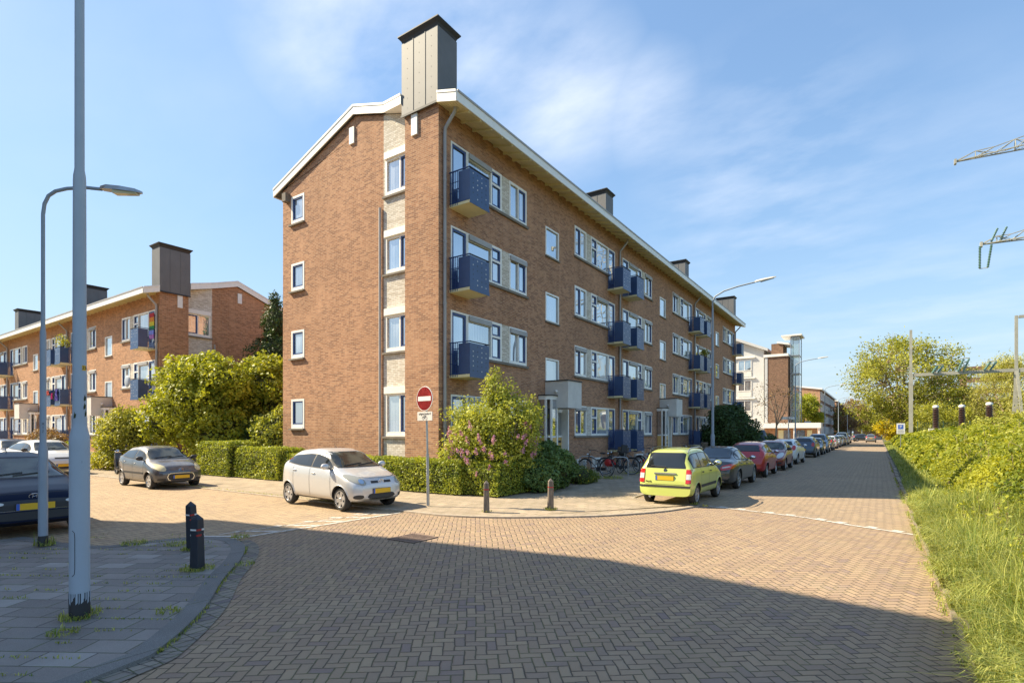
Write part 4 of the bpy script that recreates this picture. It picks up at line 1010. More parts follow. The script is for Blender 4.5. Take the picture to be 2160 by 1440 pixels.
c = hatch(paint=P_GREY, spokes=5, spw=.28, flare=1.3, rimr=.70, pf=.42, mirror_m=M_DARK, handle_m=P_GREY, **small, bits=[
    ('headlight', M_AMBERL, 'F', ('e', .60, .735, .15, .115, 14, 2.0, .25), .014, (-1, 1)), ('mouth_rim', M_CHROME, 'F', ('e', 0, .42, .44, .135, 20, 4.5), .006), ('mouth', M_DARK, 'F', ('e', 0, .42, .415, .118, 20, 4.5), .010), ('lower_grille', M_DARK, 'F', ('e', .58, .34, .12, .04), .006, (-1, 1)),
    ('rubbing_strip', M_DARK, 'S', ('r', .98, 2.66, .50, .56, 16), .010, (-1, 1)), ('taillight', M_REDL, 'B', ('e', .66, .98, .07, .18, 10, 3.0), .010, (-1, 1))], fns=[front_badge(('chevrons', .66))])
greyc = place(make_car(c, 'dusty grey-blue hatchback with yellowed round headlights parked before the low hedge'), -20.55, 8.62, -1.5, .0); greyc.scale = (.95, .95, .95)
# --- dark blue car at the left edge
c = hatch(paint=P_NAVY, L=4.0, W=1.78, H=1.45, wb=2.55, wr=.31, fo=.82, hood=.90, rw=.68, pf=.56, spokes=5, ws=(1.0, 1.33, .70, .56),
    top=[(0, .60), (.04, .70), (.16, .80), (.5, .89), (.95, .965), (1.1, 1.01), (1.82, 1.36), (2.2, 1.44), (2.6, 1.45), (3.2, 1.40), (3.6, 1.30), (3.85, 1.02), (3.96, .86), (4.0, .6)], dlo=(1.15, 3.5), pillars=[2.1, 3.05],
    bits=[('headlight', M_CLEARL, 'F', ('e', .72, .735, .13, .05, 14, 2.0, .2), .010, (-1, 1)), ('daytime_lamp', M_CLEARL, 'F', ('e', .50, .62, .09, .025, 10, 2.0), .012, (-1, 1)), ('grille', M_DARK, 'F', ('e', 0, .585, .66, .085, 20, 3.2), .006), ('bumper_trim', M_CHROME, 'F', ('r', -.60, .60, .492, .502, 16), .010),
          ('lower_grille', M_DARK, 'F', ('e', 0, .40, .60, .07, 16, 4), .006), ('side_fin', P_MIST, 'F', ('e', .74, .40, .07, .035, 10, 2.0, .3), .010, (-1, 1)), ('taillight', M_REDL, 'B', ('e', .66, .95, .10, .10), .01, (-1, 1)),
          ('bonnet_crease', M_DARK, 'F', [0, [(-.60 + .06 * i, .775 - .003, .775 + .003) for i in range(21)]], .002)], fns=[front_badge(('slanted', .725))])
navy = place(make_car(c, 'dark blue car in the shade at the left edge behind the thin lamp post'), -14.2, 3.25, -3)
# --- lime city car
def panda_fn(root, ray, patch, X, topf, beltf):
    for s in (-1, 1):
        r = MB(); pts = [(X(t), s * .56, topf(t) + h) for t, h in ((1.75, -.05), (1.82, .0), (2.1, .02), (2.9, .025), (3.1, .01), (3.18, -.05))]; r.tube(pts, .018, M_METAL if s < 0 else M_DARK, 8); r.build('roof_rail', root, smooth=True)
    for z0, z1, m_, nm in ((.62, .98, M_REDL, 'taillight'), (.98, 1.40, M_REDL, 'high_brake_lamp')):
        for s in (-1, 1):
            t = MB(); yw = lambda z: .70 - max(0, z - .98) * .30
            patch(t, 'B', [(s * (yw(z0) - .10 + .14 * i / 5), z0, z1) for i in range(6)] if z0 < .9 else [(s * (.592 + .075 * i / 5), z0, z1 - .012 * i) for i in range(6)], m_, .014, 8); t.build(nm, root, smooth=True)
            if z0 < .9:
                t = MB(); patch(t, 'B', [(s * (.61 + .12 * i / 5), .72, .86) for i in range(6)], M_CLEARL, .020, 4); t.build('reversing_lens', root, smooth=True)
    hb = MB(); r = ray('B', 0, .865); hb.box(r[0].x - .03, r[0].x, -.32, .32, .85, .885, M_METAL); hb.build('tailgate_handle', root)
    b = MB(); r = ray('B', 0, .95); b.lathe([(.001, 0), (.05, 0), (.05, .012), (.001, .012)], M_CHROME, 18, (r[0].x - .012, 0, .95), 'x'); b.build('badge', root)
    r = ray('B', .40, .60)
    text('Panda', .075, 'model_lettering', M_DARK, root, Matrix.Translation((r[0].x - .006, .47, .645)) @ Matrix(((0, 0, -1, 0), (-1, 0, 0, 0), (0, 1, 0, 0), (0, 0, 0, 1))))
    w = MB(); a = ray('B', -.02, 1.03); b2 = ray('B', .42, 1.06); w.tube([a[0] + a[1] * .025, b2[0] + b2[1] * .025], .009, M_DARK, 6); w.build('rear_wiper', root)
    ex = MB(); ex.tube([(X(3.3), .45, .24), (X(3.52), .45, .24)], .035, M_METAL, 10); ex.build('exhaust', root)
c = hatch(paint=P_LIME, L=3.54, W=1.58, H=1.54, wb=2.30, wr=.285, fo=.66, hood=.96, rw=.74, spokes=7, spw=.15, rimr=.66, roofm=.12,
    top=[(0, .62), (.04, .74), (.14, .86), (.45, .97), (.78, 1.04), (.86, 1.08), (1.40, 1.44), (1.7, 1.52), (2.2, 1.54), (3.0, 1.51), (3.22, 1.46), (3.34, 1.32), (3.44, 1.02), (3.49, .88), (3.54, .62)],
    belt=[(0, .62), (.85, .97), (3.54, 1.0)], w=[(0, .70), (.05, .82), (.16, .93), (.4, 1), (3.2, 1), (3.42, .975), (3.5, .95), (3.54, .93)], bot=[(0, .30), (.2, .24), (3.2, .24), (3.54, .27)],
    dlo=(.92, 3.30), pillars=[1.78, 2.55], ws=(1.06, 1.42, .62, .54), rs=(1.02, 1.40, .56, .53), doors=[1.04, 1.82, 2.62], handles=[1.66, 2.46], mirror=1.12, handle_m=M_DARK, mirror_m=P_LIME, pf=.45, pb=.745,
    bits=[('headlight', M_CLEARL, 'F', ('r', .46, .68, .70, .88), .01, (-1, 1)), ('grille', M_DARK, 'F', ('r', -.35, .35, .32, .44), .006), ('bumper_strip', M_DARK, 'B', ('r', -.735, .735, .50, .555, 24), .010), ('rubbing_strip', M_DARK, 'S', ('r', 1.02, 2.72, .46, .54, 16), .010, (-1, 1)),
          ('tailgate_seam', M_DARK, 'B', ('r', -.57, .57, .575, .583, 16), .003)], fns=[panda_fn])
lime = place(make_car(c, 'lime green boxy hatchback with black roof rails, nearest in the parked row'), -4.44, 15.02, 90); lime.scale = (.94, .87, .935)
# --- anthracite saloon
c = dict(L=4.58, W=1.77, H=1.44, wb=2.76, wr=.325, fo=.80, rw=.66, paint=P_ANTH, spokes=7, spw=.11, rimr=.76, roofm=.12, rim_m=M_METAL,
    top=[(0, .60), (.04, .68), (.16, .76), (.6, .86), (1.2, .94), (1.38, .98), (2.05, 1.35), (2.4, 1.43), (2.75, 1.44), (3.2, 1.38), (3.82, 1.09), (4.0, 1.03), (4.42, .98), (4.52, .93), (4.56, .80), (4.58, .60)],
    belt=[(0, .58), (1.2, .90), (2.2, .93), (3.6, .98), (4.58, .96)], bot=[(0, .30), (.2, .20), (4.2, .20), (4.58, .30)], w=[(0, .68), (.05, .80), (.18, .92), (.5, .99), (1, 1), (3.8, 1), (4.3, .96), (4.5, .90), (4.58, .85)],
    dlo=(1.42, 3.72), pillars=[2.42, 3.30], ws=(.98, 1.33, .66, .52), rs=(1.06, 1.36, .60, .50), doors=[1.6, 2.46, 3.42], handles=[2.3, 3.25], sill=.28, mirror=1.62, pf=.42, pb=.72,
    bits=[('headlight', M_CLEARL, 'F', ('e', .66, .66, .13, .08), .01, (-1, 1)), ('grille', M_DARK, 'F', ('r', -.32, .32, .52, .70), .006), ('taillight', M_REDL, 'B', ('e', .66, .77, .20, .085, 12, 3.2, .25), .012, (-1, 1)), ('reversing_lens', M_CLEARL, 'B', ('e', .64, .775, .13, .022, 12, 3, .2), .017, (-1, 1)),
          ('boot_trim', M_CHROME, 'B', ('r', -.28, .28, .84, .858), .012), ('bumper_trim', M_CHROME, 'B', ('r', -.66, .66, .545, .557, 20), .008), ('bumper_strip', M_DARK, 'B', ('r', -.70, .70, .30, .36, 20), .008), ('exhaust', M_CHROME, 'B', ('e', .52, .30, .07, .03), .03, (-1, 1))])
place(make_car(c, 'matt anthracite saloon parked directly ahead of the lime hatchback'), -4.62, 20.05, 90)
# --- the rest of the row: variations
def hb(**k): return hatch(**k)
red = place(make_car(hb(paint=P_REDP, L=3.85, W=1.70, H=1.53, wb=2.46, wr=.30, fo=.75, hood=.95, pb=.80, spokes=6), 'bright red hatchback with tinted rear window between the anthracite saloon and the wine red car'), -4.58, 25.4, 90)
wine = place(make_car(hb(paint=P_WINE, L=3.80, W=1.69, H=1.51, wb=2.43, wr=.31, fo=.78, hood=.96, spokes=8, spw=.09, mirror_m=M_DARK,
    bits=[('headlight', M_CLEARL, 'F', ('e', .62, .76, .14, .13, 12, 2.2, .3), .012, (-1, 1)), ('fog_recess', M_DARK, 'F', ('e', .60, .40, .12, .05), .006, (-1, 1)), ('grille', M_DARK, 'F', ('e', 0, .50, .40, .12, 16, 3), .006), ('taillight', M_REDL, 'B', ('e', .66, 1.0, .08, .16), .01, (-1, 1))]),
    'wine red hatchback parked nose towards the camera in the row'), -4.52, 30.2, -90)
place(make_car(hb(paint=P_WHITE, L=3.95, W=1.72, H=1.54, wb=2.5, wr=.32, fo=.78, hood=1.0), 'small white hatchback between the wine red car and the slate blue SUV'), -4.60, 36.2, 88)
SUV = dict(L=4.4, W=1.84, H=1.62, wb=2.65, wr=.35, fo=.85, hood=1.05, bot=[(0, .36), (.2, .28), (4.0, .28), (4.4, .36)])
place(make_car(hb(paint=P_SLATE, pb=.62, **SUV), 'slate blue SUV with its rear to the camera in the parked row', 'SUV'), -4.62, 46.3, 90)
place(make_car(hb(paint=P_BLACK, L=3.7, W=1.66, H=1.46, wb=2.4, wr=.29, fo=.75, hood=.92), 'small black hatchback squeezed between two blue SUVs'), -4.50, 51.6, -90)
place(make_car(hb(paint=P_MIST, L=4.7, W=1.9, H=1.78, wb=2.8, wr=.37, fo=.85, hood=1.1, bot=[(0, .36), (.2, .28), (4.3, .28), (4.7, .36)]), 'tall mist blue SUV parked nose towards the camera', 'SUV'), -4.62, 57.2, -90)
sil2 = make_car(hb(paint=P_MID, L=4.1, W=1.72, H=1.55, wb=2.55, wr=.31, fo=.8, hood=.97), 'mid-grey hatchback with tall red rear lights beyond the mist blue SUV'); place(sil2, -4.6, 64.5, 90)
def carcopy(src, x_, y_, h, label, name=None, cat=None, newpaint=None):
    c_ = copy_tree(src); place(c_, x_, y_, h); c_['label'] = label
    if cat: c_['category'] = cat
    if newpaint:
        for ch in c_.children:
            if ch.name.startswith('body') or ch.name.startswith('mirror') or ch.name.startswith('door_handle'):
                ch.data = ch.data.copy()
                for i, mm in enumerate(ch.data.materials):
                    if mm and mm.name.endswith('_paint'): ch.data.materials[i] = newpaint
    return c_
carcopy(red, -4.6, 70.8, 90, 'white hatchback with its rear to us beyond the mid-grey hatchback', newpaint=P_WHITE)
carcopy(wine, -4.6, 77.2, -90, 'mist blue hatchback parked beyond the second white hatchback', newpaint=P_MIST)
carcopy(wine, -4.6, 83.5, -90, 'white hatchback parked nose towards us just before the white van', newpaint=P_WHITE)
carcopy(sil2, -4.6, 89.5, 90, 'mid-grey hatchback just behind the white van', newpaint=P_MID)
van = make_car(dict(hb(paint=P_WHITE, L=4.8, W=1.9, H=1.95, wb=2.9, wr=.34, fo=.9, hood=1.1,
    top=[(0, .66), (.05, .82), (.25, .98), (.9, 1.18), (1.05, 1.25), (1.75, 1.84), (2.1, 1.93), (4.5, 1.93), (4.68, 1.85), (4.76, 1.2), (4.8, .7)], ws=(1.22, 1.75, .72, .62), rs=(1.25, 1.72, .66, .62), dlo=(1.2, 4.5), pillars=[2.2, 3.4])), 'white van with high roof far down the parked row', 'van'); place(van, -4.6, 96.5, 90); van.name = 'parked_van'
carcopy(red, -4.6, 107.5, 90, 'white hatchback furthest in the row beyond the van', newpaint=P_WHITE)
carcopy(wine, -5.5, 119.5, -90, 'dark car at the far end of the parked row under the trees', newpaint=P_BLACK)
carcopy(sil2, -2.6, 128, 20, 'dark grey car standing crosswise at the end of the street', newpaint=P_SLATE)
drv = carcopy(sil2, -1.15, 117.0, 90, 'grey car driving away at the far end of the street', newpaint=P_MID); drv.name = 'moving_car'
carcopy(silver, 3.7, 132, -60, 'white car on the right where the street ends beside the hedge', newpaint=P_WHITE)
carcopy(van, 5.6, 134, -70, 'white van on the right where the street ends behind the hedge')
# side street, left
wl = make_car(hb(paint=P_WHITE, L=4.2, W=1.78, H=1.52, wb=2.6, wr=.32, fo=.85, hood=.98, mirror_m=M_DARK), 'white estate car behind the dark blue car, in front of the orange brick block'); place(wl, -30.6, 8.2, 2)
carcopy(wl, -36.2, 8.4, 2, 'dark grey car at the left edge behind the white estate car', newpaint=P_ANTH)

# ---------------------------------------------------------------- scooter
def scooter(label):
    r = tag(empty('scooter', (0, 0, 0)), label, 'scooter')
    for x_ in (-.62, .62):
        t = MB(); t.lathe([(.16, -.04), (.16, .04), (.225, .05), (.245, 0), (.225, -.05), (.16, -.04)], M_TYRE, 20, (x_, 0, .245), 'y'); w = t.build('wheel', r, smooth=True)
        t = MB(); t.lathe([(.001, -.02), (.15, -.02), (.165, 0), (.15, .02), (.001, .02)], M_RIM, 16, (x_, 0, .245), 'y'); t.build('rim', w)
    b = MB(); b.extr([(-.85, -.13, .50), (-.75, -.13, .72), (-.10, -.13, .74), (.0, -.13, .38), (.28, -.13, .32), (.36, -.13, .60), (.42, -.13, .92), (.55, -.13, .90), (.62, -.13, .52), (.45, -.13, .22), (-.3, -.13, .2), (-.6, -.13, .38)], (0, .26, 0), P_BLACK); b.build('body', r, bevel=.03)
    s = MB(); s.ellip((-.42, 0, .79), (.40, .15, .07), M_RUBBER, 16, 8); s.build('saddle', r, smooth=True)
    h = MB(); h.tube([(.60, 0, .3), (.44, 0, 1.0)], .03, M_METAL, 8); h.tube([(.38, -.33, 1.05), (.44, 0, 1.02), (.38, .33, 1.05)], .018, M_RUBBER, 8); h.ellip((.50, 0, .98), (.09, .12, .09), M_CHROME, 12, 8)
    for s_ in (-1, 1): h.tube([(.42, s_ * .2, 1.04), (.44, s_ * .28, 1.2)], .007, M_DARK, 6); h.ellip((.44, s_ * .29, 1.22), (.015, .06, .04), M_DARK, 8, 6)
    h.build('handlebar', r, smooth=True)
    m = MB(); m.box(-1.0, -.78, -.14, .14, .62, .84, M_DARK); m.build('top_case', r, bevel=.03)
    return r
place(scooter('black motor scooter parked behind the grey-blue hatchback'), -26.5, 9.65, 175, .04)

# ---------------------------------------------------------------- bicycles and stands
def bicycle(label, fm, extra=''):
    r = tag(empty('bicycle', (0, 0, 0)), label, 'bicycle')
    for x_ in (-.55, .55):
        w = MB(); n = 30
        w.tube([(x_ + .335 * math.cos(2 * math.pi * i / n), 0, .35 + .335 * math.sin(2 * math.pi * i / n)) for i in range(n + 1)], .017, M_RUBBER, 6, False)
        w.tube([(x_ + .312 * math.cos(2 * math.pi * i / n), 0, .35 + .312 * math.sin(2 * math.pi * i / n)) for i in range(n + 1)], .009, M_METAL, 6, False)
        for i in range(12): t = 2 * math.pi * i / 12; w.tube([(x_, 0, .35), (x_ + .31 * math.cos(t), 0, .35 + .31 * math.sin(t))], .0025, M_METAL, 3)
        w.tube([(x_, -.05, .35), (x_, .05, .35)], .022, M_METAL, 8); w.build('wheel', r, smooth=True)
        f = MB(); a0, a1 = (.1, 2.9) if x_ < 0 else (.7, 2.6)
        f.tube([(x_ + .365 * math.cos(a0 + (a1 - a0) * i / 14), 0, .35 + .365 * math.sin(a0 + (a1 - a0) * i / 14)) for i in range(15)], .018, M_DARK, 6); f.build('mudguard', r, smooth=True)
    f = MB(); bb = (-.10, 0, .30); st = (-.24, 0, .78); hd = (.34, 0, .92); hb_ = (.38, 0, .72)
    for a, b in ((bb, st), (bb, hb_), (st, (-.24, 0, .70)), ((-.20, 0, .62), (.36, 0, .80))): f.tube([a, b], .017, fm, 8)
    for s in (-.04, .04): f.tube([(-.55, s, .35), (-.10, s, .30)], .010, fm, 6); f.tube([(-.55, s, .35), (-.22, s, .66)], .009, fm, 6); f.tube([(.55, s, .35), (.40, s, .70)], .012, fm, 6)
    f.tube([hb_, hd], .02, fm, 8); f.build('frame', r, smooth=True)
    h = MB(); h.tube([hd, (.31, 0, 1.05)], .013, M_METAL, 8); h.tube([(.12, -.29, 1.04), (.26, -.22, 1.08), (.33, 0, 1.07), (.26, .22, 1.08), (.12, .29, 1.04)], .012, M_DARK, 8); h.ellip((.44, 0, .88), (.05, .05, .05), M_CHROME, 8, 6); h.build('handlebar', r, smooth=True)
    s = MB(); s.tube([st, (-.27, 0, .92)], .012, M_METAL, 8); s.ellip((-.30, 0, .95), (.15, .10, .035), M_DARK, 12, 6); s.build('saddle', r, smooth=True)
    c_ = MB(); c_.box(-.88, -.42, -.06, .06, .72, .735, M_DARK)
    for s_ in (-.06, .06): c_.tube([(-.8, s_, .72), (-.56, s_, .36)], .007, M_DARK, 5)
    c_.build('luggage_rack', r); cr = MB(); cr.lathe([(.001, -.02), (.09, -.02), (.09, -.03), (.001, -.03)], M_DARK, 16, bb, 'y'); cr.box(-.45, -.05, -.07, -.045, .26, .38, M_DARK); cr.tube([(bb[0], -.1, .30), (bb[0] + .12, -.1, .17)], .01, M_METAL, 6); cr.build('chain_case', r)
    l = MB(); l.box(-.925, -.90, -.03, .03, .52, .60, M_REDL); l.build('rear_lamp', r)
    if 'basket' in extra: b = MB(); b.extr([(.42, -.16, .84), (.78, -.16, .84), (.82, -.19, 1.1), (.40, -.19, 1.1)], (0, .34, 0), M_BARK); b.build('basket', r)
    if 'seat' in extra: b = MB(); b.ellip((-.62, 0, .88), (.17, .15, .12), M_DARK, 12, 8); b.box(-.80, -.74, -.14, .14, .88, 1.25, M_DARK); b.build('child_seat', r, smooth=True)
    if 'bag' in extra: b = MB(); b.ellip((-.65, -.12, .58), (.17, .06, .15), M_RED, 10, 8); b.ellip((-.65, .12, .58), (.17, .06, .15), M_RED, 10, 8); b.build('pannier', r, smooth=True)
    return r
M_FW = mat('white_bike_frame', (.6, .6, .6), .3, coat=.5); M_FB = mat('black_bike_frame', (.03, .03, .035), .35, coat=.5); M_FG = mat('grey_bike_frame', (.22, .24, .26), .35, coat=.5)
GB = 'bicycles parked along the front of the corner block'
B1 = bicycle('black town bicycle with its front wheel beside the steel hoop nearest the yellow shrub', M_FB); place(B1, -9.15, 21.55, 205, .055)
for (x_, y_, h, lab, fm, ex) in ((-9.5, 20.0, 170, 'black bicycle with brown handlebar grips half behind the green shrub', M_FB, 'bag'), (-9.75, 22.45, 140, 'dark bicycle with a large black child seat in the tangle by the blue balconies', M_FB, 'seat'), (-9.35, 23.3, 150, 'dark bicycle with a front basket in the middle of the parked cluster', M_FG, 'basket'),
    (-8.75, 24.2, 168, 'white ladies bicycle standing broadside left of the lime car', M_FW, ''), (-8.0, 25.1, 120, 'grey bicycle with red rear lamp directly behind the lime car', M_FG, ''), (-10.1, 27.9, 100, 'black bicycle leaning under the second blue balconies', M_FB, ''),
    (-10.3, 34.6, 95, 'bicycle beside the second entrance porch', M_FG, 'bag'), (-10.3, 37.3, 20, 'bicycle with wicker basket beyond the second entrance', M_FG, 'basket'), (-24.6, 11.0, 10, 'grey bicycle among shrubs behind the scooter', M_FG, '')):
    b_ = bicycle(lab, fm, ex); place(b_, x_, y_, h, .055); b_.rotation_euler = (RAD(6), 0, RAD(h))
def hoop(x_, y_, h, lab):
    m = MB(); m.tube([(-.33, 0, 0), (-.33, 0, .62), (-.30, 0, .72), (-.20, 0, .78), (.20, 0, .78), (.30, 0, .72), (.33, 0, .62), (.33, 0, 0)], .024, M_METAL, 10)
    o = m.build('bicycle_stand', None, smooth=True, ang=60); place(o, x_, y_, h, .05); tag(o, lab, 'bicycle stand', 'steel hoop bicycle stands')
hoop(-10.15, 20.6, 25, 'steel hoop bicycle stand half behind the shrub by the first entrance'); hoop(-8.75, 20.75, 25, 'steel hoop bicycle stand standing free before the black bicycle'); hoop(-8.05, 24.6, 25, 'steel hoop bicycle stand behind the lime car')

# ---------------------------------------------------------------- lamps, bollards, signs, grate
def luminaire(parent, p, d, L=.75, tilt=.12, style=0):
    d = Vector(d).normalized(); s = d.cross(Vector((0, 0, 1))).normalized(); p = Vector(p)
    h = MB(); up = Vector((0, 0, 1)); dd = (d + up * tilt).normalized(); u2 = s.cross(dd).normalized()
    def P(a, b, c): return tuple(p + dd * a + s * b + u2 * c)
    prof = [(0, .05, .04), (.10, .075, .065), (L * .5, .085, .06), (L * .85, .06, .045), (L, .02, .02)]
    for (a0, w0, h0), (a1, w1, h1) in zip(prof[:-1], prof[1:]):
        h.hexa([P(a0, -w0, -.01), P(a1, -w1, -.01), P(a1, w1, -.01), P(a0, w0, -.01), P(a0, -w0 * .7, h0), P(a1, -w1 * .7, h1), P(a1, w1 * .7, h1), P(a0, w0 * .7, h0)], M_METAL if style else M_CONCL)
    o = h.build('lamp_head', parent)
    g = MB(); g.hexa([P(.22, -.06, -.06), P(L * .9, -.04, -.04), P(L * .9, .04, -.04), P(.22, .06, -.06), P(.22, -.07, -.012), P(L * .9, -.05, -.012), P(L * .9, .05, -.012), P(.22, .07, -.012)], M_AMBERL if style else M_CLEARL); g.build('lens', o)
def lamp_post(name, label, x_, y_, prof, arm, tip, m, group=None, tl=.75, style=0, base=True, z=.05):
    r = tag(empty(name, (x_, y_, z)), label, 'street lamp', group)
    p = MB(); p.lathe(prof, m, 24); po = p.build('pole', r, smooth=True, ang=35)
    if arm: a = MB(); a.tube(arm[0], arm[1], m, 12); a.build('arm', r, smooth=True, ang=70); d = Vector(arm[0][-1]) - Vector(arm[0][-2]); luminaire(r, arm[0][-1], (d.x, d.y, 0), tl, d.z / max(.01, math.hypot(d.x, d.y)), style)
    return r, po
# big mast at left, cut by the top of the photo
r, po = lamp_post('lamp_mast', 'tall thick pale grey lamp mast with number sticker, nearest the camera at left', -6.47, 2.0, [(.083, 0), (.083, .02), (.082, 1.72), (.080, 1.76), (.059, 1.86), (.057, 1.9), (.052, 4.25), (.050, 4.30), (.040, 4.37), (.037, 7.8), (.033, 7.86)], None, None, M_LAMPB)
bt = MB(); bt.lathe([(.085, 0), (.085, .235), (.0845, .24)], M_DARK, 24); bt.build('black_foot', r)
wr_ = MB()
for i in range(16):
    t = -2.1 + i * .21 + random.uniform(-.05, .05); h0 = random.uniform(.12, .2); q = .087; w = random.uniform(.010, .03)
    wr_.add([(q * math.cos(t), q * math.sin(t), h0), (q * math.cos(t + w * 8), q * math.sin(t + w * 8), h0 + .02), (q * math.cos(t + w * 8), q * math.sin(t + w * 8), .245), (q * math.cos(t), q * math.sin(t), .245)], [(0, 1, 2, 3)], M_LAMPB)
wr_.build('worn_paint', r)
arm_m = MB(); arm_m.tube([(0, 0, 7.8), (.1, .05, 8.6), (.5, .3, 8.9), (1.3, .8, 9.0)], .04, M_LAMP, 10); arm_m.build('arm', r, smooth=True); luminaire(r, (1.3, .8, 9.0), (.85, .5, 0), .8, .1, 1)
fc = Vector((0, 0)) - Vector((-6.47, 2.0)); th = math.atan2(fc.y, fc.x)
Mx = Matrix.Rotation(th + RAD(6), 4, 'Z') @ Matrix.Translation((.06,0,0)) @ Matrix(((0, 0, 1, 0), (1, 0, 0, 0), (0, 1, 0, 0), (0, 0, 0, 1)))
sk = MB(); rr_ = .0565
for i in range(6):
    a = th + .34 + .0 + i * .12; b = a + .12
    sk.add([(rr_ * math.cos(a), rr_ * math.sin(a), 2.40), (rr_ * math.cos(b), rr_ * math.sin(b), 2.40), (rr_ * math.cos(b), rr_ * math.sin(b), 2.45), (rr_ * math.cos(a), rr_ * math.sin(a), 2.45)], [(0, 1, 2, 3)], M_YPLATE)
sk.build('number_sticker', r)
Mx = Matrix.Rotation(th + .70, 4, 'Z') @ Matrix.Translation((.0573, 0, 2.425)) @ Matrix(((0, 0, 1, 0), (1, 0, 0, 0), (0, 1, 0, 0), (0, 0, 0, 1)))
text('25', .046, 'number', M_DARK, r, Mx, .001)
hd_ = MB(); a = th - .45; hd_.tube([(0.0835 * math.cos(a + t_), 0.0835 * math.sin(a + t_), zz_) for t_, zz_ in ((-.28, .85), (-.05, .83), (0, .78), (0, .62), (0, .48), (-.05, .43), (-.28, .41))], .003, M_DARK, 4); hd_.build('hatch', r)
for zz_, a in ((1.95, th + .75), (2.02, th + .55), (1.93, th - .9), (1.5, th + .2), (2.1, th + .6)):
    pk = MB(); q = .0582 if zz_ > 1.8 else .0835
    pk.add([(q * math.cos(a + t_), q * math.sin(a + t_), zz_ + dz_) for t_, dz_ in ((0, 0), (.35, .01), (.45, .05), (.25, .045), (.2, .07), (.0, .03))] if zz_ > 1.8 else [(q * math.cos(a + t_), q * math.sin(a + t_), zz_ + dz_) for t_, dz_ in ((0, 0), (.02, 0), (.03, .02), (0, .02))], [tuple(range(6)) if zz_ > 1.8 else (0, 1, 2, 3)], M_STEM); pk.build('peeled_patch', r)
# thin lamp with curved arm, beside the dark blue car
lamp_post('street_lamp', 'slim pale grey street lamp with curved arm over the dark blue car', -10.98, 2.92, [(.062, 0), (.062, 1.50), (.060, 1.53), (.043, 1.64), (.041, 3.35), (.040, 3.38), (.029, 3.46), (.027, 4.0)],
          ([(0, 0, 3.98), (0, 0, 5.25), (.02, .013, 5.42), (.07, .05, 5.55), (.17, .11, 5.62), (.32, .21, 5.66), (.55, .37, 5.68), (.70, .47, 5.66), (.78, .52, 5.65)], .027), None, M_LAMP, tl=.66, style=1)
ft = MB(); ft.lathe([(.064, 0), (.064, .16)], M_DARK, 20); o_ = [o for o in D.objects if o.name.startswith('street_lamp')][0]; ft.build('black_foot', o_)
a_ = math.atan2(-2.92, 10.98)
for i, ch in enumerate('XIJ'):
    text(ch, .055, 'sticker_lettering', M_DARK, o_, Matrix.Rotation(a_, 4, 'Z') @ Matrix.Translation((.0445, 0, 1.93 - i * .055)) @ Matrix(((0, 0, 1, 0), (1, 0, 0, 0), (0, 1, 0, 0), (0, 0, 0, 1))), .001)
GL = 'street lamps lining the parked row'
H_ = 8.35
def row_lamp(y_, lab):
    return lamp_post('street_lamp', lab, -6.3, y_, [(.09, 0), (.09, 1.6), (.085, 1.64), (.062, 1.76), (.05, 6.6), (.04, 7.5)], ([(0, 0, 7.45), (.0, 0, 7.75), (.10, 0, 8.0), (.5, 0, 8.2), (1.1, 0, 8.32), (1.8, 0, 8.40)], .035), None, M_LAMP, GL, .85)[0]
row_lamp(25.7, 'tall curved street lamp rising behind the anthracite saloon, nearest of the row')
for y_, lab in ((55.5, 'second street lamp along the row, in front of the white building'), (88.5, 'third street lamp, in front of the brick terrace gable'), (120, 'fourth street lamp down the row'), (156, 'fifth street lamp down the row'), (196, 'farthest street lamp seen down the row')): row_lamp(y_, lab)
# bollards
def bollard(x_, y_, lab, m, H0=.92, w=.105, red=True, lean=0, rz=30):
    r = tag(empty('bollard', (x_, y_, .04), RAD(rz)), lab, 'bollard'); b = MB(); w0 = w
    b.hexa([(-w0, -w0, 0), (w0, -w0, 0), (w0, w0, 0), (-w0, w0, 0), (-w0 * .82, -w0 * .82, H0 - .07), (w0 * .82, -w0 * .82, H0 - .07), (w0 * .82, w0 * .82, H0 - .07), (-w0 * .82, w0 * .82, H0 - .07)], m)
    q = w0 * .82; b.add([(-q, -q, H0 - .07), (q, -q, H0 - .07), (q, q, H0 - .07), (-q, q, H0 - .07), (0, 0, H0)], [(0, 1, 4), (1, 2, 4), (2, 3, 4), (3, 0, 4)], m)
    b.build('post', r, bevel=.008)
    for z0 in (H0 - .22, H0 - .29):
        t = MB(); e = w0 * .84 + .002; t.box(-e, e, -e, e, z0, z0 + .022, M_RED if red else M_WHITE); t.build('reflective_band', r)
        if not red:
            t = MB(); t.box(e - .02, e + .002, -e - .001, e * .2, z0 - .001, z0 + .023, M_RED); t.build('reflective_band', r)
    r.rotation_euler = (RAD(lean), 0, RAD(rz)); return r
M_BOLN = mat('navy_black_plastic', (.022, .03, .045), .45, var=.2); M_BOLW = mat('weathered_wood', fn=lambda q, p: (q.put(p.inputs['Base Color'], q.mix(q.ramp(q.noise(q.comb(q.m('MULTIPLY', q.xyz(q.obj())[0], 8.0), q.m('MULTIPLY', q.xyz(q.obj())[1], 8.0), q.xyz(q.obj())[2]), 4, 4), .35, .65), (.10, .09, .08), (.26, .21, .16)))), rough=.85)
bollard(-7.42, 3.56, 'near dark plastic bollard with white bands on the left pavement corner', M_BOLN, .74, .064, False, 0, 20)
bollard(-8.72, 4.12, 'rear dark plastic bollard with red and white bands, half behind the nearer one', M_BOLN, .76, .064, False, 3, 12)
bollard(-7.37, 9.83, 'weathered wooden bollard with red bands, left of the pair', M_BOLW, .72, .068, True, 0, 40)
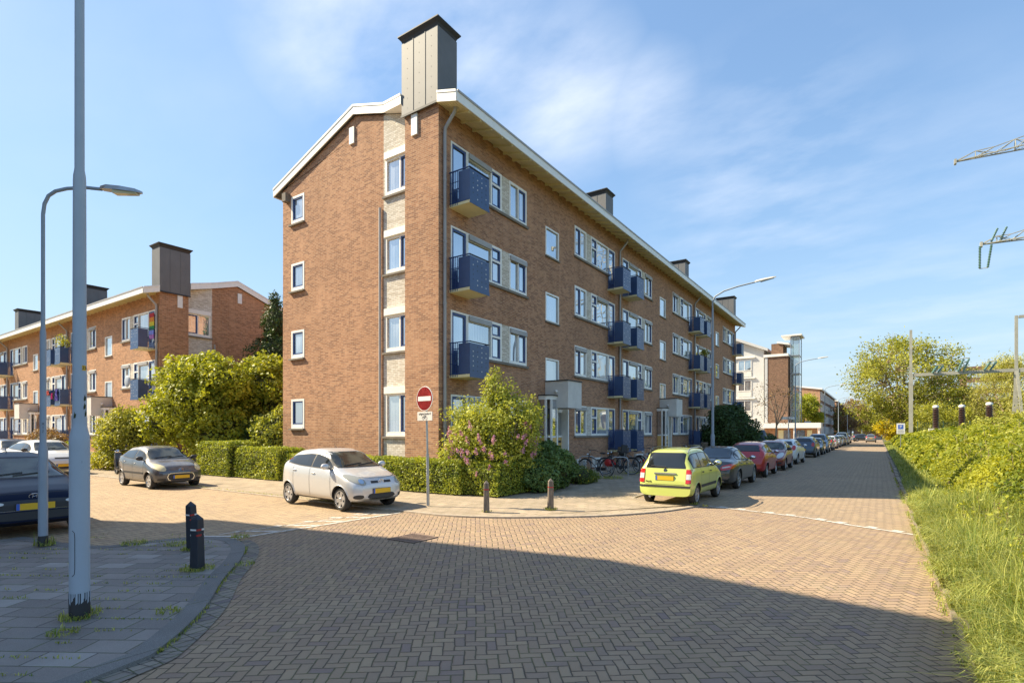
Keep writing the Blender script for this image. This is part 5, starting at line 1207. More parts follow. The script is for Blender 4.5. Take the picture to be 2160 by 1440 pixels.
bollard(-6.34, 10.95, 'weathered wooden bollard with red bands standing in a tuft of weeds, right of the pair', M_BOLW, .74, .068, True, 2, 40)
# no-entry sign
r = tag(empty('no_entry_sign', (-9.15, 9.82, .05)), 'red no-entry sign on a leaning grey pole before the hedge', 'traffic sign')
p = MB(); p.tube([(0, 0, 0), (-.02, 0, 1.25)], .038, M_METAL, 12); p.tube([(-.02, 0, 1.24), (-.07, 0, 2.9)], .026, M_METAL, 12); p.tube([(-.02, 0, 1.2), (-.021, 0, 1.27)], .042, M_METAL, 12); p.build('pole', r, smooth=True)
nrm = Vector((.86, -.51, 0)).normalized()     # the plate looks towards the junction, seen obliquely
nrm = Vector((math.cos(RAD(-98)), math.sin(RAD(-98)), 0))
NA = RAD(0.0)
def plate_M(x_, y_, z_, ang): return Matrix.Translation((x_, y_, z_)) @ Matrix.Rotation(ang, 4, 'Z') @ Matrix(((0, 0, 1, 0), (1, 0, 0, 0), (0, 1, 0, 0), (0, 0, 0, 1)))
def mb_xf(mb, M): mb.v = [tuple(M @ Vector(v)) for v in mb.v]; return mb
SA = RAD(-97)
d = MB(); d.lathe([(.001, .0), (.30, .0), (.305, .008), (.30, .016), (.001, .016)], M_WHITE, 40); mb_xf(d, plate_M(-.060, -.05, 2.62, SA)); di = d.build('disc', r)
d = MB(); d.lathe([(.001, .0165), (.288, .0165)], M_RED, 40); mb_xf(d, plate_M(-.060, -.05, 2.62, SA)); d.build('red_face', di)
d = MB(); d.box(-.24, .24, -.055, .055, .018, .020, M_WHITE); mb_xf(d, plate_M(-.060, -.05, 2.62, SA)); d.build('white_bar', di)
d = MB(); d.box(-.28, .28, -.11, .11, 0, .012, M_CONCL); mb_xf(d, plate_M(-.055, -.05, 2.19, SA)); pl_ = d.build('sub_plate', r, bevel=.004)
text('uitgezonderd', .085, 'lettering', M_DARK, pl_, plate_M(-.055, -.05, 2.25, SA) @ Matrix.Translation((0, 0, .014)), .001)
bk = MB()
for c_ in (-.055, .055): bk.tube([(c_ + .04 * math.cos(i * math.pi / 8), .04 * math.sin(i * math.pi / 8) - .01, .014) for i in range(17)], .004, M_DARK, 4, False)
bk.tube([(-.055, -.01, .014), (-.02, .04, .014), (.04, .04, .014), (.055, -.01, .014)], .004, M_DARK, 4); bk.tube([(-.02, .04, .014), (0, -.01, .014), (.04, .04, .014), (.035, .06, .014), (.06, .06, .014)], .004, M_DARK, 4); bk.tube([(-.035, .055, .014), (-.01, .055, .014)], .004, M_DARK, 4)
mb_xf(bk, plate_M(-.055, -.05, 2.155, SA)); bk.build('bicycle_symbol', pl_)
# parking sign
r = tag(empty('parking_sign', (1.67, 60.3, 0)), 'white sign with blue parking symbol standing in the bramble hedge', 'traffic sign')
p = MB(); p.tube([(0, 0, 0), (0, 0, 2.7)], .03, M_METAL, 8); p.build('pole', r)
PM = Matrix.Translation((0, -.05, 2.15)) @ Matrix.Rotation(RAD(-88), 4, 'Z') @ Matrix(((0, 0, 1, 0), (1, 0, 0, 0), (0, 1, 0, 0), (0, 0, 0, 1)))
d = MB(); d.box(-.31, .31, -.46, .50, 0, .02, M_WHITE); mb_xf(d, PM); q_ = d.build('plate', r)
d = MB(); d.box(-.20, .20, -.03, .37, .02, .023, M_BPLATE); mb_xf(d, PM); d.build('blue_field', q_)
text('P', .34, 'symbol', M_WHITE, q_, PM @ Matrix.Translation((0, .17, .025)), .002)
d = MB()
for z_, w_ in ((-.14, .20), (-.24, .24), (-.34, .22)): d.box(-w_, w_, z_ - .018, z_ + .018, .02, .023, M_DARK)
mb_xf(d, PM); d.build('small_print', q_)
# street-name post and blue board near the white building
r = tag(empty('name_sign', (-7.6, 61.5, 0)), 'long white name board on a T-shaped post before the canopy', 'sign')
p = MB(); p.tube([(0, 0, 0), (0, 0, 3.2)], .05, M_WHITE, 8); p.build('pole', r); d = MB(); d.box(-.75, .75, -.03, .03, 3.15, 3.4, M_WHITE, lambda a, b, c: (a * .83 - b * .56, a * .56 + b * .83, c)); d.build('board', r)
r = tag(empty('notice_board', (-7.35, 77.0, 0)), 'blue-grey notice board at the right end of the canopy', 'sign')
p = MB(); p.tube([(0, 0, 0), (0, 0, 2.4)], .05, M_METAL, 8); p.build('pole', r); d = MB(); d.box(-.38, .38, -.04, .04, 2.3, 3.2, M_PANELF, lambda a, b, c: (a * .83 - b * .56, a * .56 + b * .83, c)); d.build('board', r)
# drain grate
def grate():
    r = tag(empty('drain_grate', (-6.71, 6.82, .006), RAD(0)), 'square iron drain grate sunk in the brick junction', 'drain')
    f = MB(); s = .31
    for a in ((-s, s, -s, -s + .05), (-s, s, s - .05, s), (-s, -s + .05, -s + .05, s - .05), (s - .05, s, -s + .05, s - .05)): f.box(*a, 0, .010, M_IRON)
    f.build('frame', r); b = MB(); b.box(-s + .05, s - .05, -s + .05, s - .05, -.002, .002, M_DARK)
    for i in range(11):
        t = -s + .075 + i * .046
        for h in ((-s + .05, -.012), (.012, s - .05)): b.box(t, t + .024, h[0], h[1], .002, .009, M_IRON)
    b.box(-s + .05, s - .05, -.012, .012, .002, .0095, M_IRON); b.build('bars', r)
M_IRON = mat('rusty_iron', (.19, .13, .10), .8, var=.3, vscale=10)
grate()

# ================================================================ VEGETATION
def blades(name, P, h, w, m, lean=.35):
    n = len(P); P = np.asarray(P); a = RNG.random(n) * 2 * math.pi; D_ = np.stack([np.cos(a), np.sin(a), 0 * a], 1); Sx = np.stack([-np.sin(a), np.cos(a), 0 * a], 1)
    h = np.asarray(h)[:, None] * (1 + .3 * RNG.normal(size=(n, 1))).clip(.35, 1.9); ln = lean * RNG.random((n, 1)) * 1.6; up = np.array([0, 0, 1.0]); w = np.broadcast_to(np.asarray(w).reshape(-1, 1), (n, 1))
    V = np.empty((n, 5, 3)); V[:, 0] = P - Sx * w; V[:, 1] = P + Sx * w; mid = P + up * h * .6 + D_ * h * ln * .35; V[:, 2] = mid + Sx * w * .8; V[:, 3] = mid - Sx * w * .8; V[:, 4] = P + up * h * (1 - .35 * ln) + D_ * h * ln
    me = D.meshes.new(name); me.vertices.add(5 * n); me.vertices.foreach_set('co', V.reshape(-1)); me.loops.add(7 * n)
    b = np.arange(n)[:, None] * 5; me.loops.foreach_set('vertex_index', (b + np.array([0, 1, 2, 3, 3, 2, 4])).astype(np.int32).reshape(-1))
    me.polygons.add(2 * n); ls = (np.arange(n)[:, None] * 7 + np.array([0, 4])).reshape(-1); me.polygons.foreach_set('loop_start', ls.astype(np.int32)); me.polygons.foreach_set('loop_total', np.tile([4, 3], n).astype(np.int32))
    me.update(calc_edges=True); me.materials.append(m); at = me.attributes.new('tint', 'FLOAT', 'FACE'); at.data.foreach_set('value', np.repeat(np.clip(RNG.normal(.5, .38, n), 0, 1), 2).astype(np.float32))
    o = D.objects.new(name, me); COL.objects.link(o); return o

def fbm(x_, y_, s): return noise.noise(Vector((x_ * s, y_ * s, 3.3))) * .6 + noise.noise(Vector((x_ * s * 2.3, y_ * s * 2.3, 9.1))) * .3 + noise.noise(Vector((x_ * s * 5, y_ * s * 5, 1.7))) * .15
# bramble bank on the right
def bh(x_, y_):
    e = 1.55 + .22 * fbm(y_, 5.0, .22) + max(0, (14 - y_)) * .16
    t = (x_ - e) / (1.45 + .2 * fbm(x_ + 40, y_, .3))
    if t <= 0: return 0.0
    t = min(1, t); near = min(1.0, max(0.0, (y_ - 7.5) / 6.0))
    top = (1.40 + .60 * min(1, max(0, (x_ - 2.6) / 2.6)) + .34 * fbm(x_, y_, .42) + .16 * fbm(x_, y_, 1.7)) * (.45 + .55 * near)
    return top * (t * (2 - t)) ** .75
def bank():
    r = tag(empty('bramble_hedge', (3.0, 40, 0)), 'long sprawling yellow-green bramble hedge filling the right side beyond the verge', 'hedge')
    P = []; sz = []; tn = []
    for y0, y1, n_, s_, xw in ((8.5, 24, 88000, .055, 4.4), (24, 48, 46000, .12, 8.5), (48, 108, 42000, .24, 18)):
        k = 0
        while k < n_:
            y_ = y0 + (y1 - y0) * random.random(); x_ = 1.45 + (xw) * random.random() ** 1.35
            if x_ > .17 * y_ + 3.2: continue
            k += 1; h = bh(x_, y_)
            if h <= .03: continue
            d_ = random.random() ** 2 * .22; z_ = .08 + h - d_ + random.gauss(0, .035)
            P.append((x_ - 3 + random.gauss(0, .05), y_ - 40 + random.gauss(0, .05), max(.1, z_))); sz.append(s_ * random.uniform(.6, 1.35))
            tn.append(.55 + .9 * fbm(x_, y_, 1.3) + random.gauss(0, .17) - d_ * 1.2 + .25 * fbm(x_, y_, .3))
    P = np.array(P); N = RNG.normal(size=P.shape) * .75; N[:, 2] += .75; N[:, 0] -= .35
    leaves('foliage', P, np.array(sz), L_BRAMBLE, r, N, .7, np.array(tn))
    # sprays standing out of the top
    Q = []; mb = MB()
    for _ in range(230):
        y_ = 11 + 60 * random.random() ** 1.6; x_ = 2.0 + random.random() * (.16 * y_ + .4); h = bh(x_, y_)
        if h < .8: continue
        hh = random.uniform(.15, .5); dx_, dy_ = random.gauss(0, .2), random.gauss(0, .2)
        mb.tube([(x_ - 3, y_ - 40, h - .1), (x_ - 3 + dx_ * .4, y_ - 40 + dy_ * .4, h + hh * .7), (x_ - 3 + dx_, y_ - 40 + dy_, h + hh)], [.006, .005, .003], M_BARKL, 4)
        for i in range(16): t = random.random(); Q.append((x_ - 3 + dx_ * t + random.gauss(0, .05), y_ - 40 + dy_ * t + random.gauss(0, .05), h + hh * t))
    leaves('shoots', np.array(Q), .085, L_BRAMBLE, r)
    mb.build('stems', r)
    c = MB(); ys = list(np.arange(9, 30, .5)) + list(np.arange(30, 110, 2.0))
    nx = 26
    grid = [[(1.5 + (.17 * max(y_, 20) + 4) * (i / nx) ** 1.4, y_) for i in range(nx + 1)] for y_ in ys]
    vs = [(a - 3, b - 40, max(0.05, bh(a, b) - .13) if bh(a, b) > .15 else .05) for row in grid for a, b in row]
    c.add(vs, [(j * (nx + 1) + i, j * (nx + 1) + i + 1, (j + 1) * (nx + 1) + i + 1, (j + 1) * (nx + 1) + i) for j in range(len(ys) - 1) for i in range(nx)], M_STEM); c.build('undergrowth', r, smooth=True)
bank()
# verge grass
P = []; H1 = []; W1 = []
for y0, y1, x0, x1, n_, h, w in ((2.5, 9, .70, 2.6, 34000, .42, .003), (9, 14, .70, 3.0, 30000, .48, .004), (14, 24, .70, 1.9, 17000, .26, .006), (24, 45, .78, 2.2, 14000, .22, .011), (45, 110, .78, 2.4, 9000, .25, .03)):
    for _ in range(n_):
        y_ = random.uniform(y0, y1); x_ = x0 + (x1 - x0) * random.random() ** .85
        c_ = fbm(x_, y_, 1.6); edge_ = min(1, .25 + (x_ - x0) / .5)
        if random.random() > .45 + .9 * (c_ + .35): continue
        P.append((x_ - .03, y_, .09)); H1.append(h * (.35 + .65 * edge_) * (1 + 1.1 * c_)); W1.append(w)
o = blades('verge_grass', P, np.clip(H1, .04, .9), W1, L_GRASS, 1.0); tag(o, None, None, None, 'stuff'); o['label'] = 'tall tufty grass along the right-hand kerb'; o['category'] = 'grass'
# fountain-shaped clumps hanging over the kerb
cp_, cs_, A_ = [], [], []
for _ in range(420):
    y_ = 2.6 + 14 * random.random() ** 1.15; x_ = random.uniform(.66, 1.9) if random.random() < .55 else random.uniform(.62, .95)
    if fbm(x_, y_, .9) < -.25: continue
    hh = random.uniform(.18, .52) * (.62 if x_ < .9 else 1)
    for i in range(60):
        a = random.random() * 6.283; q = abs(random.gauss(0, 1)); L_ = hh * random.uniform(.6, 1.2); out_ = L_ * min(1.1, .25 + .45 * q)
        x0, y0 = x_ + .03 * math.cos(a), y_ + .03 * math.sin(a); w_ = .003 + .0002 * y_
        dxx, dyy = math.cos(a), math.sin(a); sx, sy = -dyy * w_, dxx * w_; tt = .5 + .5 * fbm(x_, y_, 1.4) + random.gauss(0, .22)
        p0_, p1_, p2_, p3_ = (x0, y0, .05), (x0 + dxx * out_ * .35, y0 + dyy * out_ * .35, .06 + L_ * .62), (x0 + dxx * out_ * .75, y0 + dyy * out_ * .75, .06 + L_ * .8), (x0 + dxx * out_ * 1.1, y0 + dyy * out_ * 1.1, .06 + L_ * .62)
        b0 = len(cp_); cp_ += [(p0_[0] - sx, p0_[1] - sy, p0_[2]), (p0_[0] + sx, p0_[1] + sy, p0_[2]), (p1_[0] + sx, p1_[1] + sy, p1_[2]), (p1_[0] - sx, p1_[1] - sy, p1_[2]), (p2_[0] + sx * .8, p2_[1] + sy * .8, p2_[2]), (p2_[0] - sx * .8, p2_[1] - sy * .8, p2_[2]), p3_]
        cs_ += [(b0, b0 + 1, b0 + 2, b0 + 3), (b0 + 3, b0 + 2, b0 + 4, b0 + 5), (b0 + 5, b0 + 4, b0 + 6)]; A_ += [tt] * 3
me = D.meshes.new('grass_clumps'); me.from_pydata(cp_, [], cs_); me.materials.append(L_GRASS); at = me.attributes.new('tint', 'FLOAT', 'FACE'); at.data.foreach_set('value', np.clip(A_, 0, 1).astype(np.float32))
o = D.objects.new('grass_clumps', me); COL.objects.link(o); tag(o, 'fountain-shaped clumps of long grass hanging over the right-hand kerb', 'grass', None, 'stuff')
hr = tag(empty('weed_bank', (1.7, 12, 0)), 'leafy nettles, docks and red-tipped stalks between the verge grass and the brambles', 'weeds', None, 'stuff')
P = []; T = []; mb = MB(); Q = []
for _ in range(520):
    y_ = 4.5 + 14 * random.random() ** 1.3; x_ = random.uniform(1.15, 2.6); c_ = fbm(x_, y_, 1.2)
    if c_ < -.1: continue
    hh = random.uniform(.25, .75) * (.7 + c_ + .25 * (x_ - 1.1)); lx_, ly_ = random.gauss(0, .08), random.gauss(0, .08)
    mb.tube([(x_ - 1.7, y_ - 12, .05), (x_ - 1.7 + lx_, y_ - 12 + ly_, hh)], [.004, .002], M_BARKL, 3)
    for i in range(22): t = .25 + .8 * random.random(); P.append((x_ - 1.7 + lx_ * t + random.gauss(0, .05), y_ - 12 + ly_ * t + random.gauss(0, .05), hh * t)); T.append(.5 + c_ + random.gauss(0, .2))
    if random.random() < .25:
        for i in range(14): Q.append((x_ - 1.7 + lx_ + random.gauss(0, .012), y_ - 12 + ly_ + random.gauss(0, .012), hh + .12 * random.random()))
leaves('foliage', np.array(P), .062, L_BRAMBLE, hr, None, .5, np.array(T)); leaves('seed_heads', np.array(Q), .022, L_RUST, hr); mb.build('stalks', hr)
# short joints weeds and tufts
P = []; H1 = []
for cx, cy, r_, n_, h in ((-7.42, 3.56, .16, 260, .05), (-8.72, 4.12, .13, 160, .05), (-6.47, 2.0, .14, 260, .05), (-11.0, 2.95, .12, 110, .13), (-6.34, 10.95, .13, 200, .05), (-5.9, 2.55, .1, 90, .04), (-7.15, 4.05, .1, 110, .04), (-6.05, 1.75, .10, 130, .04), (-9.3, 4.15, .14, 160, .05), (-9.05, 5.05, .12, 160, .05), (-7.37, 9.83, .1, 50, .03), (-3.8, 13.7, .08, 60, .05), (-3.5, 13.55, .06, 40, .04), (-9.95, 3.8, .15, 200, .05), (-8.6, 19.6, .35, 300, .12), (-8.9, 22.3, .3, 200, .1), (-17.2, 8.97, .8, 300, .03), (-13.5, 8.98, .7, 300, .03)):
    for _ in range(n_):
        a = random.random() * 6.28; q = r_ * (.55 + .75 * random.random()); P.append((cx + q * math.cos(a) * (1.0 if r_ < .5 else 2.5), cy + q * math.sin(a) * (1 if r_ < .5 else .08), .05)); H1.append(h * random.uniform(.4, 1.4))
for _ in range(3400):
    y_ = random.uniform(3, 40) ** 1.0; c_ = fbm(y_, 2.0, .9)
    if c_ < -.02: continue
    P.append((.58 - abs(random.gauss(0, .035)), y_, .0)); H1.append(.035 + .09 * c_)
for _ in range(1500):
    i = random.randrange(10, len(curve) - 14); t = random.random(); a = Vector(curve[i]).lerp(Vector(curve[i + 1]), t)
    if fbm(a.x, a.y, 2.0) < .0: continue
    P.append((a.x + random.gauss(0, .015) + .01, a.y + random.gauss(0, .015), .01)); H1.append(.03)
for _ in range(5000):
    t = random.random(); y_ = random.uniform(.5, 4.6); row = round(y_ / .3) * .3; x_ = random.uniform(-12, -5)
    u = math.cos(RAD(32)); v = math.sin(RAD(32)); q = round((-x_ * v + y_ * u) / .3) * .3; s_ = x_ * u + y_ * v
    X_, Y_ = s_ * u - q * v, s_ * v + q * u
    if fbm(X_, Y_, 1.1) < .10 or not (Y_ < 4.3 + (X_ + 7.6) * -.2 and Y_ < 2.2 + (-X_ - 5.3) * .85) or X_ > -5.2: continue
    P.append((X_ + random.gauss(0, .01), Y_ + random.gauss(0, .01), PH)); H1.append(.015 + .02 * random.random())
o = blades('weeds', P, H1, np.full(len(P), .0042), L_GRASS, .8); o['kind'] = 'stuff'; o['label'] = 'small weeds in the paving joints and round the posts'; o['category'] = 'weeds'

def blobcloud(blobs, n_, shell=.45, seed=0, rough=.28, sc=.9):
    """points in the outer shell of a union of ellipsoids with a lumpy outline; returns P, outward N, depth tint"""
    vol = np.array([b[3] * b[4] * b[5] for b in blobs]) ** .667; vol = vol / vol.sum(); P = []; N = []; T = []
    tries = 0
    while len(P) < n_ and tries < n_ * 12:
        tries += 1; b = blobs[int(RNG.choice(len(blobs), p=vol))] if tries % 1 == 0 else blobs[0]
        d_ = RNG.normal(size=3); d_ /= np.linalg.norm(d_)
        f = 1 + rough * (noise.noise(Vector((d_[0] * 2.1 + b[0] + seed, d_[1] * 2.1 + b[1], d_[2] * 2.1 + b[2]))) * 1.1 + .6 * noise.noise(Vector((d_[0] * 5 + b[0], d_[1] * 5 + seed, d_[2] * 5))))
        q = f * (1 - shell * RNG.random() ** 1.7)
        p = np.array(b[:3]) + d_ * np.array(b[3:6]) * q
        if p[2] < .05: continue
        g_ = noise.noise(Vector((p[0] * 1.6 * sc, p[1] * 1.6 * sc, p[2] * 1.6 * sc + seed)))
        if g_ < -.22 and RNG.random() < .75: continue
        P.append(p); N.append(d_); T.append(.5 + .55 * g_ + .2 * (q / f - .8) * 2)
    return np.array(P), np.array(N), np.array(T)
def shrub(name, label, cat, loc, blobs, n_, size, m, group=None, core=True, shell=.45, bloom=None, rough=.28, stem=M_STEM, seed=0, trunk=None, aspect=.6, cs=.72):
    r = tag(empty(name, loc), label, cat, group); P, N, T = blobcloud(blobs, n_, shell, seed, rough)
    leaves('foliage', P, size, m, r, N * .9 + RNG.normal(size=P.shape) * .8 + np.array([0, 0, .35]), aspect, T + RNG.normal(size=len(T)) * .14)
    if core:
        c = MB()
        for b in blobs: c.ellip((b[0], b[1], max(b[2] * .98, .02)), (b[3] * cs, b[4] * cs, b[5] * cs), stem, 14, 9)
        c.build('inner_twigs', r, smooth=True)
    s = MB()
    for b in blobs:
        for _ in range(5): s.tube([(b[0] * .4 + random.gauss(0, .08), b[1] * .4 + random.gauss(0, .08), 0), (b[0] * .8, b[1] * .8, max(.2, b[2] * .6)), (b[0] + random.gauss(0, b[3] * .5), b[1] + random.gauss(0, b[4] * .5), b[2] + b[5] * random.uniform(.2, .9))], [.02, .014, .005], trunk or M_BARK, 5)
    s.build('stems', r)
    return r
def hedge(label, loc, lx, ly, h, n_, pts=None):
    r = tag(empty('clipped_hedge', loc), label, 'hedge'); P = []; N = []; T = []
    areas = (lx * ly, lx * h, lx * h, ly * h, ly * h); tot = sum(areas)
    for _ in range(n_):
        q = random.random() * tot; u = random.uniform(-.5, .5); v = random.uniform(-.5, .5); w = random.random()
        if q < areas[0]: p, nn = (u * lx, v * ly, h), (0, 0, 1)
        elif q < sum(areas[:3]): s = -1 if q < sum(areas[:2]) else 1; p, nn = (u * lx, s * ly / 2, w * h), (0, s, 0)
        else: s = -1 if q < sum(areas[:4]) else 1; p, nn = (s * lx / 2, v * ly, w * h), (s, 0, 0)
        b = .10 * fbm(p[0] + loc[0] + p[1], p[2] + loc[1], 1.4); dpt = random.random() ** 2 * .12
        cor = .10 if (abs(p[2] - h) < .1) else 0
        edge_d = 1.0
        p = [p[i] + nn[i] * (b - dpt) + random.gauss(0, .02) for i in range(3)]
        # rounded shoulders
        ov = max(0, p[2] - (h - .22)); p[0] *= 1 - .10 * ov / .22 * (1 if lx < 2 else .3); p[1] *= 1 - .16 * ov / .22
        p[2] = max(.06, p[2] + .07 * fbm(p[0] + loc[0], p[1], .8))
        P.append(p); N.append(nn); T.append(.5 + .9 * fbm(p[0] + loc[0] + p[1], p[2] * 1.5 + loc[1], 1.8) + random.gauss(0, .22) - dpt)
    P = np.array(P); N = np.array(N, float)
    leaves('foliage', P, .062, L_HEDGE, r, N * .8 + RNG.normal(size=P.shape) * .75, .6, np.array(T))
    c = MB(); c.box(-lx / 2 + .12, lx / 2 - .12, -ly / 2 + .12, ly / 2 - .12, .0, h - .14, M_STEM); c.build('inner_twigs', r); return r
hedge('long low clipped hedge behind the silver hatchback and the no-entry sign', (-14.2, 12.45, .03), 8.6, 1.15, .98, 34000)
hedge('short clipped hedge section turning the corner under the lilac', (-9.45, 13.75, .03), 1.5, 3.3, .92, 18000)
hedge('clipped hedge section in the middle, left of the silver hatchback', (-19.9, 12.35, .03), 2.9, 1.3, 1.22, 14000)
hedge('clipped hedge section furthest left, behind the grey-blue hatchback', (-22.9, 12.3, .03), 2.5, 1.5, 1.40, 14000)
# lilac with blossom
LIL = [(0, 0, 1.75, 1.2, 1.2, 1.15), (.75, .25, 2.2, .75, .75, .7), (-.7, -.2, 2.15, .7, .7, .7), (.3, .2, 2.75, .55, .5, .55), (-.75, -.35, 1.1, .85, .85, .85), (.55, .55, 1.25, .85, .9, .9), (.15, .1, 2.75, .60, .60, .80), (.05, .05, 3.35, .26, .26, .45), (.75, .85, 2.15, .5, .55, .65), (-.6, -.35, 2.1, .5, .5, .6)]
lil = shrub('lilac_bush', 'tall yellow-green lilac bush in pink flower at the corner of the block', 'bush', (-9.75, 13.3, 0), LIL, 30000, .072, L_LILAC, shell=.7, rough=.5, core=False, seed=3, trunk=M_BARKL)
P = []; T = []
for _ in range(70):
    a = random.uniform(-2.9, 1.0); z_ = random.uniform(.75, 2.05) if random.random() < .8 else random.uniform(.5, 2.3); q = 1.28 * (1 - .25 * abs(z_ - 1.35)) + random.uniform(-.1, .2)
    c0 = np.array([q * math.cos(a), q * math.sin(a), z_]); ax_ = np.array([math.cos(a) * .5, math.sin(a) * .5, 1.0]); ln = random.uniform(.10, .2)
    for i in range(70):
        t = random.random(); P.append(c0 + ax_ * ln * t + RNG.normal(size=3) * .035 * (1.1 - t)); T.append(random.random())
leaves('blossom', np.array(P), .034, L_BLOOM, lil, None, .9, np.array(T))['kind'] = 'stuff'
shrub('ivy_shrub', 'dense dark green rounded shrub right of the lilac', 'bush', (-8.85, 15.2, 0), [(0, 0, .65, .85, 1.0, .75), (-.45, .35, .95, .8, .8, .6), (.15, -1.0, .45, .7, .8, .55), (-.3, .7, .55, .7, .7, .6)], 22000, .085, L_IVY, rough=.16, shell=.25)
ys_ = shrub('flowering_shrub', 'low shrub with yellow flowers right of the dark green shrub', 'bush', (-8.75, 17.2, 0), [(0, 0, .28, .5, .6, .36), (.0, .6, .2, .4, .4, .28)], 4500, .06, L_MID)
P, N_, T_ = blobcloud([(0, 0, .32, .52, .6, .38)], 90, .1); leaves('flowers', P, .05, L_FLOWER, ys_, N_, .9)
# garden trees and bushes between the two blocks
shrub('garden_tree', 'big bright yellow-green bushy tree at the corner of the orange brick block', 'tree', (-27.0, 13.2, 0), [(0, 0, 3.2, 2.3, 2.0, 1.9), (-.9, -.4, 4.3, 1.3, 1.3, 1.2), (.9, .3, 4.2, 1.5, 1.4, 1.2), (-1.6, -.8, 2.4, 1.2, 1.2, 1.3), (1.3, 0, 1.8, 1.6, 1.4, 1.5), (.2, .3, 5.0, .8, .8, .75)], 34000, .15, L_LIME, rough=.34, shell=.5, cs=.62, seed=8)
shrub('garden_tree', 'second yellow-green tree behind and right of the big bushy one', 'tree', (-25.9, 15.9, 0), [(0, 0, 3.9, 1.8, 1.7, 1.7), (.9, .3, 3.0, 1.6, 1.5, 1.5), (-.2, 0, 5.0, 1.0, 1.0, .9), (1.2, .2, 1.6, 1.5, 1.4, 1.4)], 22000, .15, L_LIME, rough=.32, shell=.5, cs=.62, seed=21)
shrub('conifer', 'tall dark green conifer in the gap between the two brick blocks', 'tree', (-30.1, 18.9, 0), [(0, 0, 3.2, 2.0, 2.0, 3.0), (.1, 0, 6.0, 1.5, 1.5, 2.2), (0, .1, 8.2, .85, .85, 1.7), (.7, 0, 5.0, 1.1, 1.1, 1.6), (0, 0, 9.6, .3, .3, .7)], 24000, .17, L_DARK, rough=.35, shell=.4, aspect=.35, seed=5)
shrub('garden_bush', 'rounded mid-green bush left of the main gable wall', 'bush', (-22.6, 14.3, 0), [(0, 0, 1.6, 1.25, 1.1, 1.2), (.5, .2, 2.2, .8, .8, .8), (-.6, 0, 1.1, .9, .9, .9), (1.0, .3, 1.2, .7, .8, 1.0)], 15000, .11, L_LILAC, rough=.3, seed=12)
shrub('garden_bush', 'dark shadowed bush behind the clipped hedges', 'bush', (-24.6, 14.6, 0), [(0, 0, 1.4, 1.5, 1.2, 1.4), (-1.3, .2, 1.2, 1.0, 1.0, 1.2)], 9000, .13, L_MID, seed=13)
shrub('garden_bush', 'loose olive-green shrub behind the scooter', 'bush', (-31.0, 11.4, 0), [(0, 0, 1.7, 1.55, 1.2, 1.25), (1.0, .2, 1.3, 1.0, .9, 1.1), (-.9, 0, 1.4, 1.0, .9, 1.0), (.1, .0, 2.5, .8, .7, .6), (-.2, -.6, .5, 1.7, .7, .5)], 15000, .12, L_OLIVE, rough=.4, shell=.6, cs=.5, seed=14)
shrub('garden_bush', 'small pinkish flowering shrub by the first porch of the orange brick block', 'bush', (-43.5, 11.8, 0), [(0, 0, 1.2, 1.6, 1.0, .9), (1.6, 0, 1.0, 1.2, .8, .8)], 5000, .12, L_RUST, seed=15)
shrub('garden_bush', 'bright yellow-green bush right of the white estate car', 'bush', (-32.6, 10.2, 0), [(-1.6, 0, .8, .9, .6, .55)], 2600, .10, L_LIME, seed=16)
shrub('street_tree', 'dark green holly-like tree beside the street lamp at the far end of the block', 'tree', (-8.9, 42.0, 0), [(0, 0, 2.0, 1.7, 2.2, 1.6), (-.5, -.5, 2.9, 1.1, 1.4, 1.0), (.6, .3, 1.3, 1.5, 1.8, 1.1), (.2, 0, 3.2, .8, .9, .75), (-1.3, 0, 1.5, 1.2, 1.2, 1.2)], 22000, .15, L_DARK, rough=.3, seed=31)
shrub('garden_bush', 'low round dark green bush right of the holly-like tree', 'bush', (-8.4, 50.5, 0), [(0, 0, .9, 1.4, 2.4, .95)], 6000, .14, L_DARK, rough=.12, seed=32)

